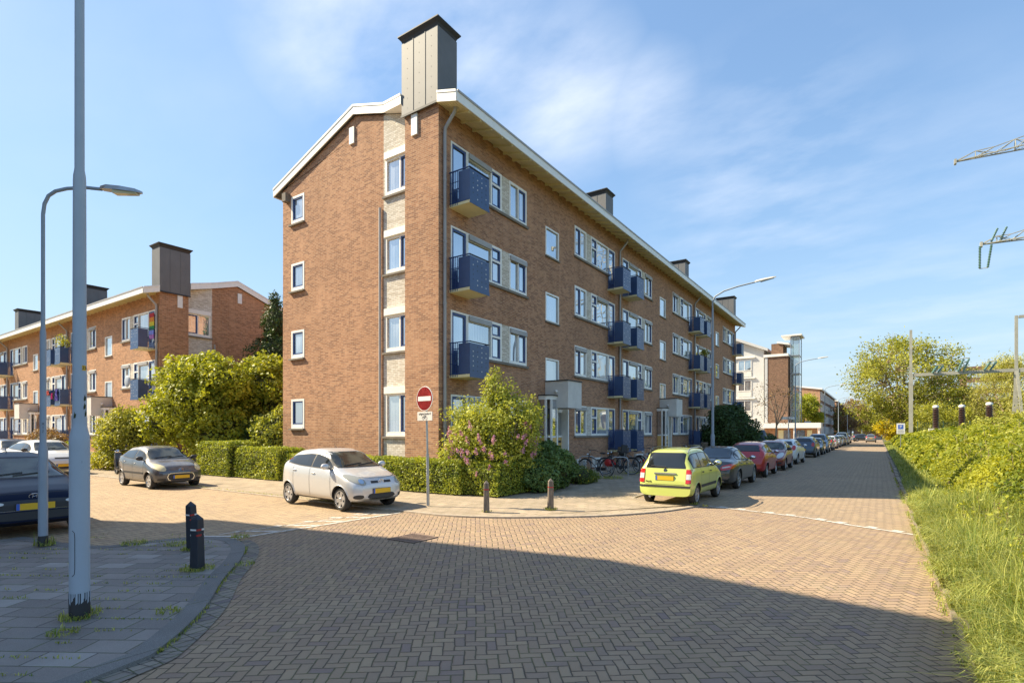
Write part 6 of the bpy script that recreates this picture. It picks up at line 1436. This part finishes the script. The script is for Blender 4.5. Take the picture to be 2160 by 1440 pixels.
# ---- branching trees
def tree(label, loc, height, rad, n_leaf, size, lm, bark=M_BARK, tr=.25, seed=0, base=.28, clusters=80, name='tree', group=None, flat=1.0, droop=0.0, leafspread=.16, bare=0.0, asp=.6):
    rng = random.Random(seed); r = tag(empty(name, loc), label, 'tree', group); w = MB(); tips = []
    rx, ry = rad; ch = height * (1 - base) / 2 * flat; cz = height - ch
    fork = Vector((rng.gauss(0, .2), rng.gauss(0, .2), height * base))
    mains = []
    nm = 6
    w.tube([(0, 0, -.05), (rng.gauss(0, tr * .3), rng.gauss(0, tr * .3), height * base * .5), tuple(fork)], [tr * 1.25, tr, tr * .85], bark, 10)
    for i in range(nm):
        a = 2 * math.pi * (i + rng.random() * .6) / nm; el = .35 + .5 * rng.random()
        e = Vector((rx * .55 * math.cos(a) * (1.15 - el * .6), ry * .55 * math.sin(a) * (1.15 - el * .6), cz + ch * (el - .45))); m1 = fork.lerp(e, .5) + Vector((rng.gauss(0, .3), rng.gauss(0, .3), height * .02))
        w.tube([tuple(fork), tuple(m1), tuple(e)], [tr * .6, tr * .4, tr * .22], bark, 7); mains.append((m1, e))
    k = 0
    while k < clusters:
        v = Vector((rng.gauss(0, 1), rng.gauss(0, 1), rng.gauss(0, 1))).normalized(); q = rng.uniform(.45, 1.0) ** .6 * (1 + .25 * noise.noise(v * 2 + Vector((seed, 0, 0))))
        p = Vector((v.x * rx * q, v.y * ry * q, cz + v.z * ch * q)); k += 1
        s = min([s_ for mm in mains for s_ in (mm[0].lerp(mm[1], .4), mm[1])], key=lambda s_: (s_ - p).length)
        m1 = s.lerp(p, .5) + Vector((rng.gauss(0, .25), rng.gauss(0, .25), .05 * (p - s).length)); w.tube([tuple(s), tuple(m1), tuple(p)], [tr * .20, tr * .12, tr * .04], bark, 5); tips.append(p)
        for _ in range(3):
            e = p + Vector((rng.gauss(0, 1), rng.gauss(0, 1), rng.gauss(0, .8) - droop)) * rx * .14; w.tube([tuple(m1.lerp(p, .6)), tuple(e)], [tr * .06, tr * .02], bark, 4)
    w.build('trunk', r, smooth=True)
    if n_leaf:
        per = n_leaf // len(tips); P = []; T = []
        for p in tips:
            g_ = rng.gauss(0, .22) + .25 * (p.z - cz) / ch
            sp = rx * leafspread * rng.uniform(.7, 1.3)
            q = RNG.normal(size=(per, 3)) * np.array([sp, sp, sp * .75]); q[:, 2] -= droop * np.abs(RNG.normal(size=per)) * sp * 1.8
            P.append(q + np.array(p)); T.append(.5 + g_ + RNG.normal(size=per) * .2)
        P = np.concatenate(P); P[:, 2] = np.maximum(P[:, 2], .3); leaves('crown', P, size, lm, r, None, asp, np.concatenate(T), droop=droop * 2)
    return r
tree('large spreading young-leaved tree behind the gantry at the end of the street', (3.0, 97, 0), 15.2, (7.2, 7.4), 28000, .26, L_OLIVE, M_BARKL, .38, 4, base=.2, clusters=150, leafspread=.105)
tree('drooping willow right of the gantry portal', (14.2, 92, 0), 12.0, (5.0, 5.6), 34000, .26, L_WILLOW, M_BARKL, .3, 9, base=.12, clusters=100, droop=.8, leafspread=.13, asp=.3)
tree('second drooping willow at the right edge of the photo', (17.8, 82, 0), 10.8, (4.6, 5.0), 20000, .24, L_WILLOW, M_BARKL, .3, 19, base=.12, clusters=70, droop=.8, asp=.3)
tree('dark purple-leaved tree behind the insulators', (11.5, 122, 0), 8.4, (3.6, 4.0), 9000, .32, L_PURPLE, M_BARK, .2, 10, base=.15, clusters=50)
tree('grey-green half-bare tree left of the purple tree', (9.4, 130, 0), 10.5, (3.6, 4), 4000, .3, L_RUST, M_BARKL, .25, 23, base=.15, clusters=70)
tree('small green tree under the large spreading one', (6.4, 88, 0), 5.6, (3.0, 3.0), 12000, .22, L_OLIVE, M_BARK, .12, 24, base=.1, clusters=50)
tree('green tree behind the second insulator', (9.6, 105, 0), 6.5, (3.6, 3.6), 12000, .25, L_MID, M_BARK, .15, 25, base=.1, clusters=50)
tree('golden yellow shrub-like tree at the end of the street', (1.9, 128, 0), 5.4, (2.4, 2.6), 8000, .25, L_YELLOW, M_BARK, .12, 11, base=.08, clusters=40)
tree('bright lime-green young street tree before the terrace gable', (-10.4, 105, 0), 8.6, (2.5, 3.0), 16000, .22, L_LIME, M_BARK, .12, 12, base=.22, clusters=60, name='street_tree')
tree('nearly bare young street tree with rust-orange buds before the brick tower', (-8.6, 60.5, 0), 7.0, (2.3, 2.3), 900, .12, L_RUST, M_BARKL, .10, 13, base=.35, clusters=34, name='street_tree')
tree('budding brown-green tree beyond the third terrace', (-6.5, 178, 0), 11.0, (4.5, 6), 7000, .35, L_RUST, M_BARKL, .22, 14, base=.2, clusters=60, name='street_tree')
tree('dark green tree before the third terrace', (-9.5, 200, 0), 9.5, (3.4, 6), 8000, .4, L_MID, M_BARK, .2, 15, base=.08, clusters=50, name='street_tree')
tree('yellow-green tree across the end of the street', (-1.5, 215, 0), 11.0, (6.5, 6), 12000, .42, L_OLIVE, M_BARK, .25, 16, base=.15, clusters=60)
tree('pale green tree behind the far brick house', (6.5, 235, 0), 12.0, (7.0, 6), 9000, .45, L_WILLOW, M_BARK, .25, 17, base=.15, clusters=50)
tree('bushy green tree in the background between the willows', (19.0, 118, 0), 8.5, (5.5, 5), 12000, .33, L_OLIVE, M_BARK, .2, 26, base=.08, clusters=50)

shrub('wild_shrub', 'tall loose yellow-green shrub rising out of the brambles at the right edge', 'bush', (8.3, 38, 0), [(0, 0, 1.7, 2.2, 2.4, 1.5), (1.5, 1, 2.3, 1.8, 1.8, 1.3), (-1.3, 2, 1.5, 1.5, 1.5, 1.1)], 16000, .14, L_BRAMBLE, rough=.4, shell=.5, seed=41)
shrub('wild_shrub', 'looser olive shrub behind the brambles in front of the right gantry post', 'bush', (9.2, 56, 0), [(0, 0, 1.8, 3.0, 2.4, 1.6), (2.5, 1, 2.2, 2.4, 2.2, 1.6)], 14000, .2, L_OLIVE, rough=.4, shell=.5, seed=42)

# ================================================================ FAR BUILDINGS, GANTRY, PYLON
M_WRENDER = mat('white_render', (.56, .56, .55), .85, var=.08, vscale=.6)
M_FGLASS = mat('far_glass', fn=pane_fn((.10, .13, .16), (.30, .34, .37), .45))
def simple_win(root, x0, x1, z0, z1, yf, T=None, m=None, grid=1, fm=None):
    f = MB(); w = .09; fm = fm or M_WHITE
    for b in ((x0, x1, z0, z0 + w), (x0, x1, z1 - w, z1), (x0, x0 + w, z0 + w, z1 - w), (x1 - w, x1, z0 + w, z1 - w)): f.box(b[0], b[1], yf - .05, yf + .05, b[2], b[3], fm, T)
    for i in range(1, grid): u = x0 + (x1 - x0) * i / grid; f.box(u - .04, u + .04, yf - .05, yf + .04, z0 + w, z1 - w, fm, T)
    wi = f.build('window', root); p = MB(); p.box(x0 + w, x1 - w, yf - .03, yf - .01, z0 + w, z1 - w, m or M_FGLASS, T); p.build('pane', wi); return wi
# white building beyond the block
r = tag(empty('white_apartment_building', (-12.9, 80, 0)), 'white rendered apartment building with balconies just beyond the main block', 'building')
w = MB(); w.add([(-9, 0, 0), (0, 0, 0), (0, 0, 13.0), (-4.5, 0, 14.9), (-9, 0, 13)], [(0, 1, 2, 3, 4)], M_WRENDER); w.add([(0, 0, 0), (0, 14, 0), (0, 14, 13), (0, 0, 13)], [(0, 1, 2, 3)], M_WRENDER); w.add([(-9, 14, 0), (0, 14, 0), (0, 14, 13), (-4.5, 14, 14.9), (-9, 14, 13)], [(0, 1, 2, 3, 4)], M_WRENDER); w.add([(-9, 0, 0), (-9, 14, 0), (-9, 14, 13), (-9, 0, 13)], [(0, 1, 2, 3)], M_WRENDER); w.build('wall', r)
T0 = lambda a, b, c: (a, -b, c)
for z in (1.0, 3.8, 6.6, 9.4):
    for x0 in (-3.3, -5.6): simple_win(r, x0, x0 + 1.75, z + .9, z + 2.4, .03, T0, grid=2)
    b = MB(); b.box(-6.0, -1.1, .0, .25, z + 2.62, z + 2.78, M_WHITE, T0); b.box(-3.3, -1.55, .04, .09, z + .1, z + .8, M_CONCL, T0); b.build('balcony_ledge', r)
rf = MB()
for (x0, z0), (x1, z1) in (((.6, 12.75), (-4.5, 14.95)), ((-4.5, 14.95), (-9.6, 12.75))): rf.hexa([(x0, -.8, z0), (x1, -.8, z1), (x1, 14.5, z1), (x0, 14.5, z0), (x0, -.8, z0 + .35), (x1, -.8, z1 + .35), (x1, 14.5, z1 + .35), (x0, 14.5, z0 + .35)], M_WRENDER)
rf.build('roof', r)
# brick stair tower with glass lift shaft and canopy
r = tag(empty('stair_tower', (-12.45, 78, 0)), 'brown brick stair tower with glass lift shaft and white canopy entrance', 'building')
w = MB(); w.box(.35, 2.75, 0, 5, 0, 11.7, M_BRICK3); w.build('wall', r); s = MB(); s.box(0, .33, -.05, 4.9, 0, 11.7, M_WRENDER); s.build('sunlit_strip', r); c = MB(); c.box(-.15, 2.8, -.15, 5.1, 11.72, 12.05, M_WHITE); c.build('coping', r)  # pale strip at the left edge imitates sunlight on the tower by its colour
p = MB(); p.box(.6, 2.0, 1.2, 5, 12.06, 13.6, M_BRICK3); p.build('roof_room', r); p = MB(); p.extr([(1.3, 1.0, 13.62), (2.9, 1.0, 13.3), (2.9, 1.0, 13.5), (1.3, 1.0, 13.85)], (0, 4, 0), M_WHITE); p.build('sloping_roof', r)
g_ = MB()
for z in np.arange(0, 14.2, 2.35): g_.box(2.95, 4.0, .6, 3.2, z, z + .10, M_METAL)
for u, v in ((2.95, .6), (3.93, .6), (2.95, 3.1), (3.93, 3.1)): g_.box(u, u + .08, v, v + .08, 0, 14.3, M_METAL)
g_.box(1.9, 4.3, .2, 3.6, 14.3, 14.5, M_WHITE); sh = g_.build('lift_shaft', r)
M_LGL = mat('lift_glass', (.25, .36, .38), .05, spec=.8, coat=1, fn=lambda q, p: setattr(p.inputs['Alpha'], 'default_value', .38)); g_ = MB(); g_.box(3.04, 3.92, .64, .66, 2.9, 14.2, M_LGL); g_.box(3.95, 3.97, .7, 3.1, 2.9, 14.2, M_LGL); g_.build('shaft_glass', sh)
tx = text('zorgcentrum', .38, 'lettering', M_CONCL, r, Matrix.Translation((1.75, -.02, 3.85)) @ Matrix.Rotation(RAD(90), 4, 'X'))
bpy.data.objects.remove(tx)
r = tag(empty('entrance_pavilion', (-12.7, 75.5, 0)), 'low entrance pavilion with white canopy edge and orange brick front', 'building')
w = MB(); w.box(.5, 6.3, .8, 2.2, 0, 2.35, M_BRICK2); w.build('wall', r); c = MB(); c.box(0, 6.9, 0, 2.4, 2.36, 3.0, M_WHITE); c.build('canopy', r)
for u0, u1, m_ in ((2.1, 2.7, M_CREAM), (2.75, 3.5, M_FGLASS), (4.2, 5.1, M_FGLASS), (5.35, 5.9, M_CREAM)): d = MB(); d.box(u0, u1, .74, .79, .1, 2.1, m_); d.build('door_panel', r)
for u in (.3, 3.9, 6.6): d = MB(); d.box(u, u + .15, .15, .3, 0, 2.36, M_WHITE); d.build('column', r)
# brick terraces down the street
def terrace(y0, y1, lab, side=-11.7, depth=6.0, H0=12.1, gm=M_BRICK3, group='long brick terraces down the left of the street'):
    r = tag(empty('brick_terrace', (side, y0, 0)), lab, 'building', group); L_ = y1 - y0
    w = MB(); w.add([(0, 0, 0), (-depth, 0, 0), (-depth, 0, H0 + .9), (0, 0, H0)], [(0, 1, 2, 3)], gm); w.add([(0, 0, 0), (0, L_, 0), (0, L_, H0), (0, 0, H0)], [(0, 1, 2, 3)], M_BRICK3)
    w.add([(0, L_, 0), (-depth, L_, 0), (-depth, L_, H0 + .9), (0, L_, H0)], [(0, 1, 2, 3)], gm); w.add([(-depth, 0, 0), (-depth, L_, 0), (-depth, L_, H0 + .9), (-depth, 0, H0 + .9)], [(0, 1, 2, 3)], gm); w.build('wall', r)
    rf = MB(); rf.hexa([(.5, -.3, H0), (-depth, -.3, H0 + 1.0), (-depth, L_ + .3, H0 + 1.0), (.5, L_ + .3, H0), (.5, -.3, H0 + .35), (-depth, -.3, H0 + 1.35), (-depth, L_ + .3, H0 + 1.35), (.5, L_ + .3, H0 + .35)], M_FRAME); rf.build('roof', r)
    T1 = lambda a, b, c: (b, a, c); n_ = int(L_ / 5.0)
    for i in range(n_):
        for z in (.9, 3.7, 6.5, 9.3): simple_win(r, 1.0 + i * 5.0, 1.0 + i * 5.0 + 4.1, z + .4, z + 2.35, .06, T1, grid=4)
    simple_win(r, -2.9, -1.7, 8.2, 10.0, .06, lambda a, b, c: (a, -b, c)); return r
terrace(150, 203, 'nearest brown brick terrace with white-framed window bands, behind the lime-green tree', gm=M_BRICK)
terrace(211, 270, 'second brown brick terrace down the street', depth=5, gm=M_BRICK)
terrace(279, 340, 'third brown brick terrace, farthest down the street', depth=5, gm=M_BRICK)
r = tag(empty('far_house', (-5.5, 262, 0)), 'pale orange brick house closing the end of the street', 'house')
w = MB(); w.box(0, 6.2, 0, 8, 0, 8.8, M_BRICK2); w.build('wall', r); simple_win(r, 1.2, 2.6, 5.0, 7.0, .05, T0, grid=2); simple_win(r, 4.0, 5.2, 2.0, 4.0, .05, T0); c = MB(); c.box(-3.2, -.2, -1, 6, 6.6, 7.0, M_WHITE); c.box(-3.0, -.3, -.8, 5.9, 0, 6.59, M_BRICK2); c.build('side_wing', r)
r = tag(empty('far_house', (1.2, 258, 0)), 'low grey-roofed building beside the pale orange house', 'house'); w = MB(); w.box(0, 9.5, 0, 6, 0, 5.0, M_BRICK3); w.build('wall', r); rf = MB(); rf.extr([(-.4, -.4, 5.0), (9.9, -.4, 5.0), (9.9, 3, 8.4), (-.4, 3, 8.4)], (0, 0, .2), M_CONCL); rf.build('roof', r); simple_win(r, 1, 3.6, .6, 3.4, .05, T0, grid=2)
r = tag(empty('far_tower_block', (19.0, 190, 0)), 'distant brown office tower seen through the branches', 'building'); w = MB(); w.box(0, 11, 0, 8, 0, 19.5, M_BRICK3); w.build('wall', r)
for i in range(6): simple_win(r, .8, 10.2, 1.5 + i * 3, 3.2 + i * 3, .05, T0, grid=8)
r = tag(empty('far_white_flats', (35.5, 205, 0)), 'distant white flats peeping between the trees left of the willow', 'building'); w = MB(); w.box(0, 8, 0, 8, 0, 21, M_WRENDER); w.build('wall', r)
for i in range(7): simple_win(r, .8, 7.2, 1.2 + i * 2.8, 2.6 + i * 2.8, .05, T0, grid=4)
r = tag(empty('green_fence', (-22.0, 15.9, 0)), 'dark green plank fence at the foot of the gable', 'fence'); w = MB()
for i in range(9): w.box(i * .13, i * .13 + .118, 0, .03, .05, 1.75, M_FENCE) if False else w.box(i * .13, i * .13 + .118, 0, .03, .05, 1.75, mat('green_planks', (.03, .07, .06), .7))
w.build('planks', r)
# park mesh fence behind the bramble
M_FENCE = mat('green_mesh_fence', (.05, .12, .09), .6)
r = tag(empty('mesh_fence', (4.0, 84, 0)), 'green wire mesh fence behind the bramble hedge below the gantry', 'fence')
for i in range(9): p = MB(); p.box(i * 2.5, i * 2.5 + .06, 0, .06, 0, 3.2, M_FENCE); p.build('post', r)
w = MB()
for z in np.arange(.4, 3.1, .2): w.box(.06, 20, .02, .032, z, z + .012, M_FENCE)
for i in range(100): w.box(.1 + i * .2, .112 + i * .2, .02, .032, .3, 3.1, M_FENCE)
w.build('mesh', r)
# gantry portal
M_GAN = mat('weathered_steel', (.36, .35, .29), .7, var=.2, vscale=1.5); M_INS = mat('green_glass_insulator', (.10, .20, .16), .25, coat=.8); M_PORC = mat('brown_porcelain', (.055, .028, .022), .35, coat=.2)
r = tag(empty('gantry', (3.2, 80, 0)), 'grey-green steel substation gantry with tall posts over the bramble hedge', 'gantry')
def ibeam(mb, p0, p1, w, h, m):
    p0 = Vector(p0); p1 = Vector(p1); d = (p1 - p0).normalized(); s = d.cross(Vector((0, 1, 0)) if abs(d.y) < .9 else Vector((1, 0, 0))).normalized(); u = Vector((0, 1, 0)) if abs(d.y) < .9 else Vector((0, 0, 1))
    for a, b, c_, e in ((-w, w, h - .04, h), (-w, w, -h, -h + .04), (-.03, .03, -h + .04, h - .04)):
        P_ = [p0 + s * a + u * c_, p0 + s * b + u * c_, p0 + s * b + u * e, p0 + s * a + u * e]; mb.hexa([tuple(q) for q in P_] + [tuple(q + (p1 - p0)) for q in P_], m)
for x_, zt in ((0, 14.0), (9.3, 14.6)):
    p = MB(); ibeam(p, (x_, 0, 0), (x_, 0, 8.8), .2, .2, M_GAN); ibeam(p, (x_, 0, 8.81), (x_, 0, zt), .13, .13, M_GAN)
    if x_: p.add([(x_ - .6, -.2, 0), (x_ - .45, -.2, 0), (x_ + .0, -.1, 8.4), (x_ - .15, -.1, 8.4)], [(0, 1, 2, 3)], M_GAN); p.hexa([(x_ + .5, -1.2, 0), (x_ + .75, -1.2, 0), (x_ + .75, -1.0, 0), (x_ + .5, -1.0, 0), (x_ - .1, -.24, 8.5), (x_ + .15, -.24, 8.5), (x_ + .15, -.04, 8.5), (x_ - .1, -.04, 8.5)], M_GAN)
    p.build('post', r)
b = MB(); b.box(.21, 9.08, -.16, .16, 8.46, 8.82, M_GAN); b.box(9.52, 18.5, -.16, .16, 8.4, 8.85, M_GAN); b.box(9.5, 18.5, -.14, .14, 14.3, 14.6, M_GAN); b.build('beam', r)
def insstring(mb, p0, p1, n_, r0, m):
    p0 = Vector(p0); p1 = Vector(p1)
    path = []; rr = []
    for i in range(n_ * 2 + 1): path.append(tuple(p0.lerp(p1, i / (n_ * 2)))); rr.append(r0 if i % 2 else r0 * .45)
    mb.tube(path, rr, m, 10)
for x_, dz_ in ((2.2, .75), (4.5, 1.35), (6.8, .85)):
    i_ = MB()
    for k in (0, .5): insstring(i_, (x_ + k - .2, -.2, 8.75), (x_ + k + .25, -.9, 8.75 + dz_), 9, .13, M_INS)
    i_.tube([(x_ + .0, -.9, 8.8 + dz_), (x_ + .8, -.9, 8.85 + dz_)], .05, M_GAN, 6); i_.build('insulator', r, smooth=True)
for i, (px_, lab) in enumerate(((1974, 'ribbed brown insulator column left of the three, on its pale pedestal'), (2029, 'ribbed brown insulator column in the middle of the three, on its pale pedestal'), (2087, 'ribbed brown insulator column right of the three, half hidden by bushes'))):
    t = (px_ - 1080) / 1139.6; y_ = 66 if i < 2 else 62; d_ = y_ / (math.cos(YAW) + math.sin(YAW) * t); x_ = d_ * (-math.sin(YAW) + math.cos(YAW) * t)
    r = tag(empty('insulator_column', (x_, y_, 0)), lab, 'insulator'); p = MB(); p.hexa([(-.5, -.45, 0), (.5, -.45, 0), (.5, .45, 0), (-.5, .45, 0), (-.25, -.25, 1.9), (.25, -.25, 1.9), (.25, .25, 1.9), (-.25, .25, 1.9)], M_CONCL); p.box(-.55, .55, -.4, .4, 1.9, 2.2, M_CONCL); p.build('pedestal', r)
    c = MB(); prof = [(.2, 2.2)]
    for k in range(11): z = 2.32 + k * .165; prof += [(.21, z), (.30, z + .03), (.21, z + .09)]
    prof += [(.18, 4.2)]; c.lathe(prof, M_PORC, 16); c.build('ribs', r, smooth=True, ang=30); k_ = MB(); k_.lathe([(.24, 4.2), (.26, 4.3), (.2, 4.42), (.01, 4.45)], M_WHITE, 16); k_.build('cap', r, smooth=True)
# lattice pylon: only the tips of two arms reach into the photo
r = tag(empty('power_pylon', (19.5, 95, 0)), 'lattice power pylon whose two left arm tips reach in at the right edge', 'pylon')
p = MB(); zs = [0, 6, 12, 18, 24, 28, 32, 36, 40, 44]; hw = lambda z: 3.2 - z * .058
for z0, z1 in zip(zs[:-1], zs[1:]):
    a, b_ = hw(z0), hw(z1); c0 = [(-a, -a), (a, -a), (a, a), (-a, a)]; c1 = [(-b_, -b_), (b_, -b_), (b_, b_), (-b_, b_)]
    for i in range(4):
        p.tube([(*c0[i], z0), (*c1[i], z1)], .10, M_GAN, 4); j = (i + 1) % 4; p.tube([(*c0[i], z0), (*c1[j], z1)], .05, M_GAN, 4); p.tube([(*c0[j], z0), (*c1[i], z1)], .05, M_GAN, 4); p.tube([(*c1[i], z1), (*c1[j], z1)], .06, M_GAN, 4)
p.build('mast', r)
def pylon_arm(z, L_, rise, s):
    a = MB(); n_ = 5; w0 = .9
    bot = [[(s * (.8 + (L_ - .8) * i / n_), sy * w0 * (1 - i / n_) + sy * .06, z) for i in range(n_ + 1)] for sy in (-1, 1)]; top_ = [(s * (.8 + (L_ - .8) * i / n_), 0, z + rise * (1 - i / n_) + .12 + (.9 if i == n_ - 1 else 0) * .4) for i in range(n_ + 1)]
    for b_ in bot: a.tube(b_, .09, M_GAN, 5)
    a.tube(top_, .06, M_GAN, 5)
    for i in range(n_):
        for b_ in bot: a.tube([b_[i], top_[i + 1] if i % 2 else top_[i]], .045, M_GAN, 4); a.tube([b_[i + 1], top_[i]], .045, M_GAN, 4)
        a.tube([bot[0][i], bot[1][i + 1]], .04, M_GAN, 4); a.tube([bot[1][i], bot[0][i]], .04, M_GAN, 4)
    a.box(min(s * L_, s * (L_ + .25)), max(s * L_, s * (L_ + .25)), -.3, .3, z - .35, z + .3, M_GAN); a.build('arm', r)
    for xx in ((L_ - .3,) if z < 30 else (L_ - 8.4,)):
        i_ = MB()
        for k in (-.45, .45): insstring(i_, (s * xx + k * 1.3, -.2, z - .25), (s * xx + k * .9 - .25, -.6, z - 3.3), 14, .17, M_INS)
        i_.tube([(s * xx - .7, -.6, z - 3.35), (s * xx + .2, -.6, z - 3.35)], .05, M_GAN, 5)
        if z < 30:
            for k in (0, .9): insstring(i_, (s * xx + .6 + k, .2, z + .2), (s * xx + 1.1 + k, -.9, z + 1.6), 8, .16, M_INS)
        i_.build('insulator', r, smooth=True)
for s in (-1, 1): pylon_arm(38.7, 10.7, 1.9, s); pylon_arm(26.9, 8.0, 1.7, s)
# laundry and plants on balconies, banner on the orange block
def cloth(lab, loc, w_, h_, m, name='laundry', rz=0):
    c = MB(); n_ = 8; vs = []
    for i in range(n_ + 1):
        for j in range(n_ + 1): vs.append((w_ * (i / n_ - .5), .03 * math.sin(i * 1.9 + j * .7), -h_ * j / n_))
    fs = [(i * (n_ + 1) + j, (i + 1) * (n_ + 1) + j, (i + 1) * (n_ + 1) + j + 1, i * (n_ + 1) + j + 1) for i in range(n_) for j in range(n_)]
    c.add(vs, fs, m); c.add([(v[0], v[1] + .01, v[2]) for v in vs], fs, m); o = c.build(name, None, smooth=True); place(o, *loc[:2], rz, loc[2]); return o
for lab, a, z, w_, h_, col in (('purple-blue towel hanging over the middle-floor balcony of the orange block', 12.9, 4.75, .45, .8, (.12, .10, .40)), ('black garment hanging on the middle-floor balcony of the orange block', 13.35, 4.6, .35, .6, (.03, .03, .035)), ('pink garment hanging on the middle-floor balcony of the orange block', 13.75, 4.5, .25, .4, (.6, .04, .22)), ('red pennant blowing from the middle-floor balcony of the orange block', 14.75, 4.7, .9, .3, (.5, .06, .04))):
    o = cloth(lab, (-32.9 - a, 13.8 - .93, z), w_, h_, mat('cloth_%d' % int(a * 100), col, .9)); tag(o, lab, 'laundry')
def pot(lab, x_, y_, z, rad_=.3, m=L_OLIVE):
    r = tag(empty('balcony_plant', (x_, y_, z)), lab, 'plant'); p = MB(); p.lathe([(.09, 0), (.13, .22), (.001, .2)], M_BARK, 12); p.build('pot', r); P, N_, T_ = blobcloud([(0, 0, .45, rad_, rad_, rad_ * 1.1)], 500, .8); leaves('foliage', P, .09, m, r)
pot('leafy green potted plant on the top-floor balcony of the orange block', -45.6, 13.15, 7.5, .45); pot('small potted plant on the far balcony of the main block, middle floor', -11.1, 42.9, 7.5, .3); pot('small potted plant on the nearest top balcony of the orange block', -34.0, 13.2, 6.6, .25)
fl = MB(); cols = [(.45, .02, .03), (.75, .25, .02), (.8, .6, .03), (.04, .3, .08), (.03, .07, .45), (.2, .03, .3)]
for i in range(6): fl.box(-.28, .28, -.01, .01, 1.5 - (i + 1) * .24, 1.5 - i * .24 - .001, mat('banner_%d' % i, cols[i], .8))
o = fl.build('banner', None); place(o, -33.65, 13.7, 0, 7.0); tag(o, 'rainbow-striped banner hanging by the top corner balcony of the orange block', 'banner')
sd_ = MB(); sd_.ellip((0, 0, 0), (.34, .08, .34), M_MIST if False else M_LAMPB, 16, 8); sd_.tube([(0, .05, 0), (-.2, .55, -.3)], .02, M_METAL, 6); o = sd_.build('satellite_dish', None, smooth=True); place(o, -35.5, 13.2, 0, 4.75); tag(o, 'grey satellite dish on the first-floor window of the orange block, above the yellow-green tree', 'satellite dish')
# covered scooter roof hood behind the red hatchback
r = tag(empty('covered_scooter', (-6.9, 42.6, .05)), 'scooter under a grey-blue cover showing above the red hatchback before the dark tree', 'scooter'); c = MB(); c.hexa([(-.3, -.8, 0), (.3, -.8, 0), (.3, .8, 0), (-.3, .8, 0), (-.22, -.5, 1.45), (.22, -.5, 1.45), (.2, .75, 1.15), (-.2, .75, 1.15)], mat('cover_cloth', (.12, .15, .20), .6, var=.3)); c.hexa([(-.25, -.55, 1.4), (.25, -.55, 1.4), (.25, .3, 1.35), (-.25, .3, 1.35), (-.1, -.35, 1.95), (.1, -.35, 1.95), (.1, .05, 1.9), (-.1, .05, 1.9)], mat('cover_cloth')); c.build('cover', r, smooth=True)
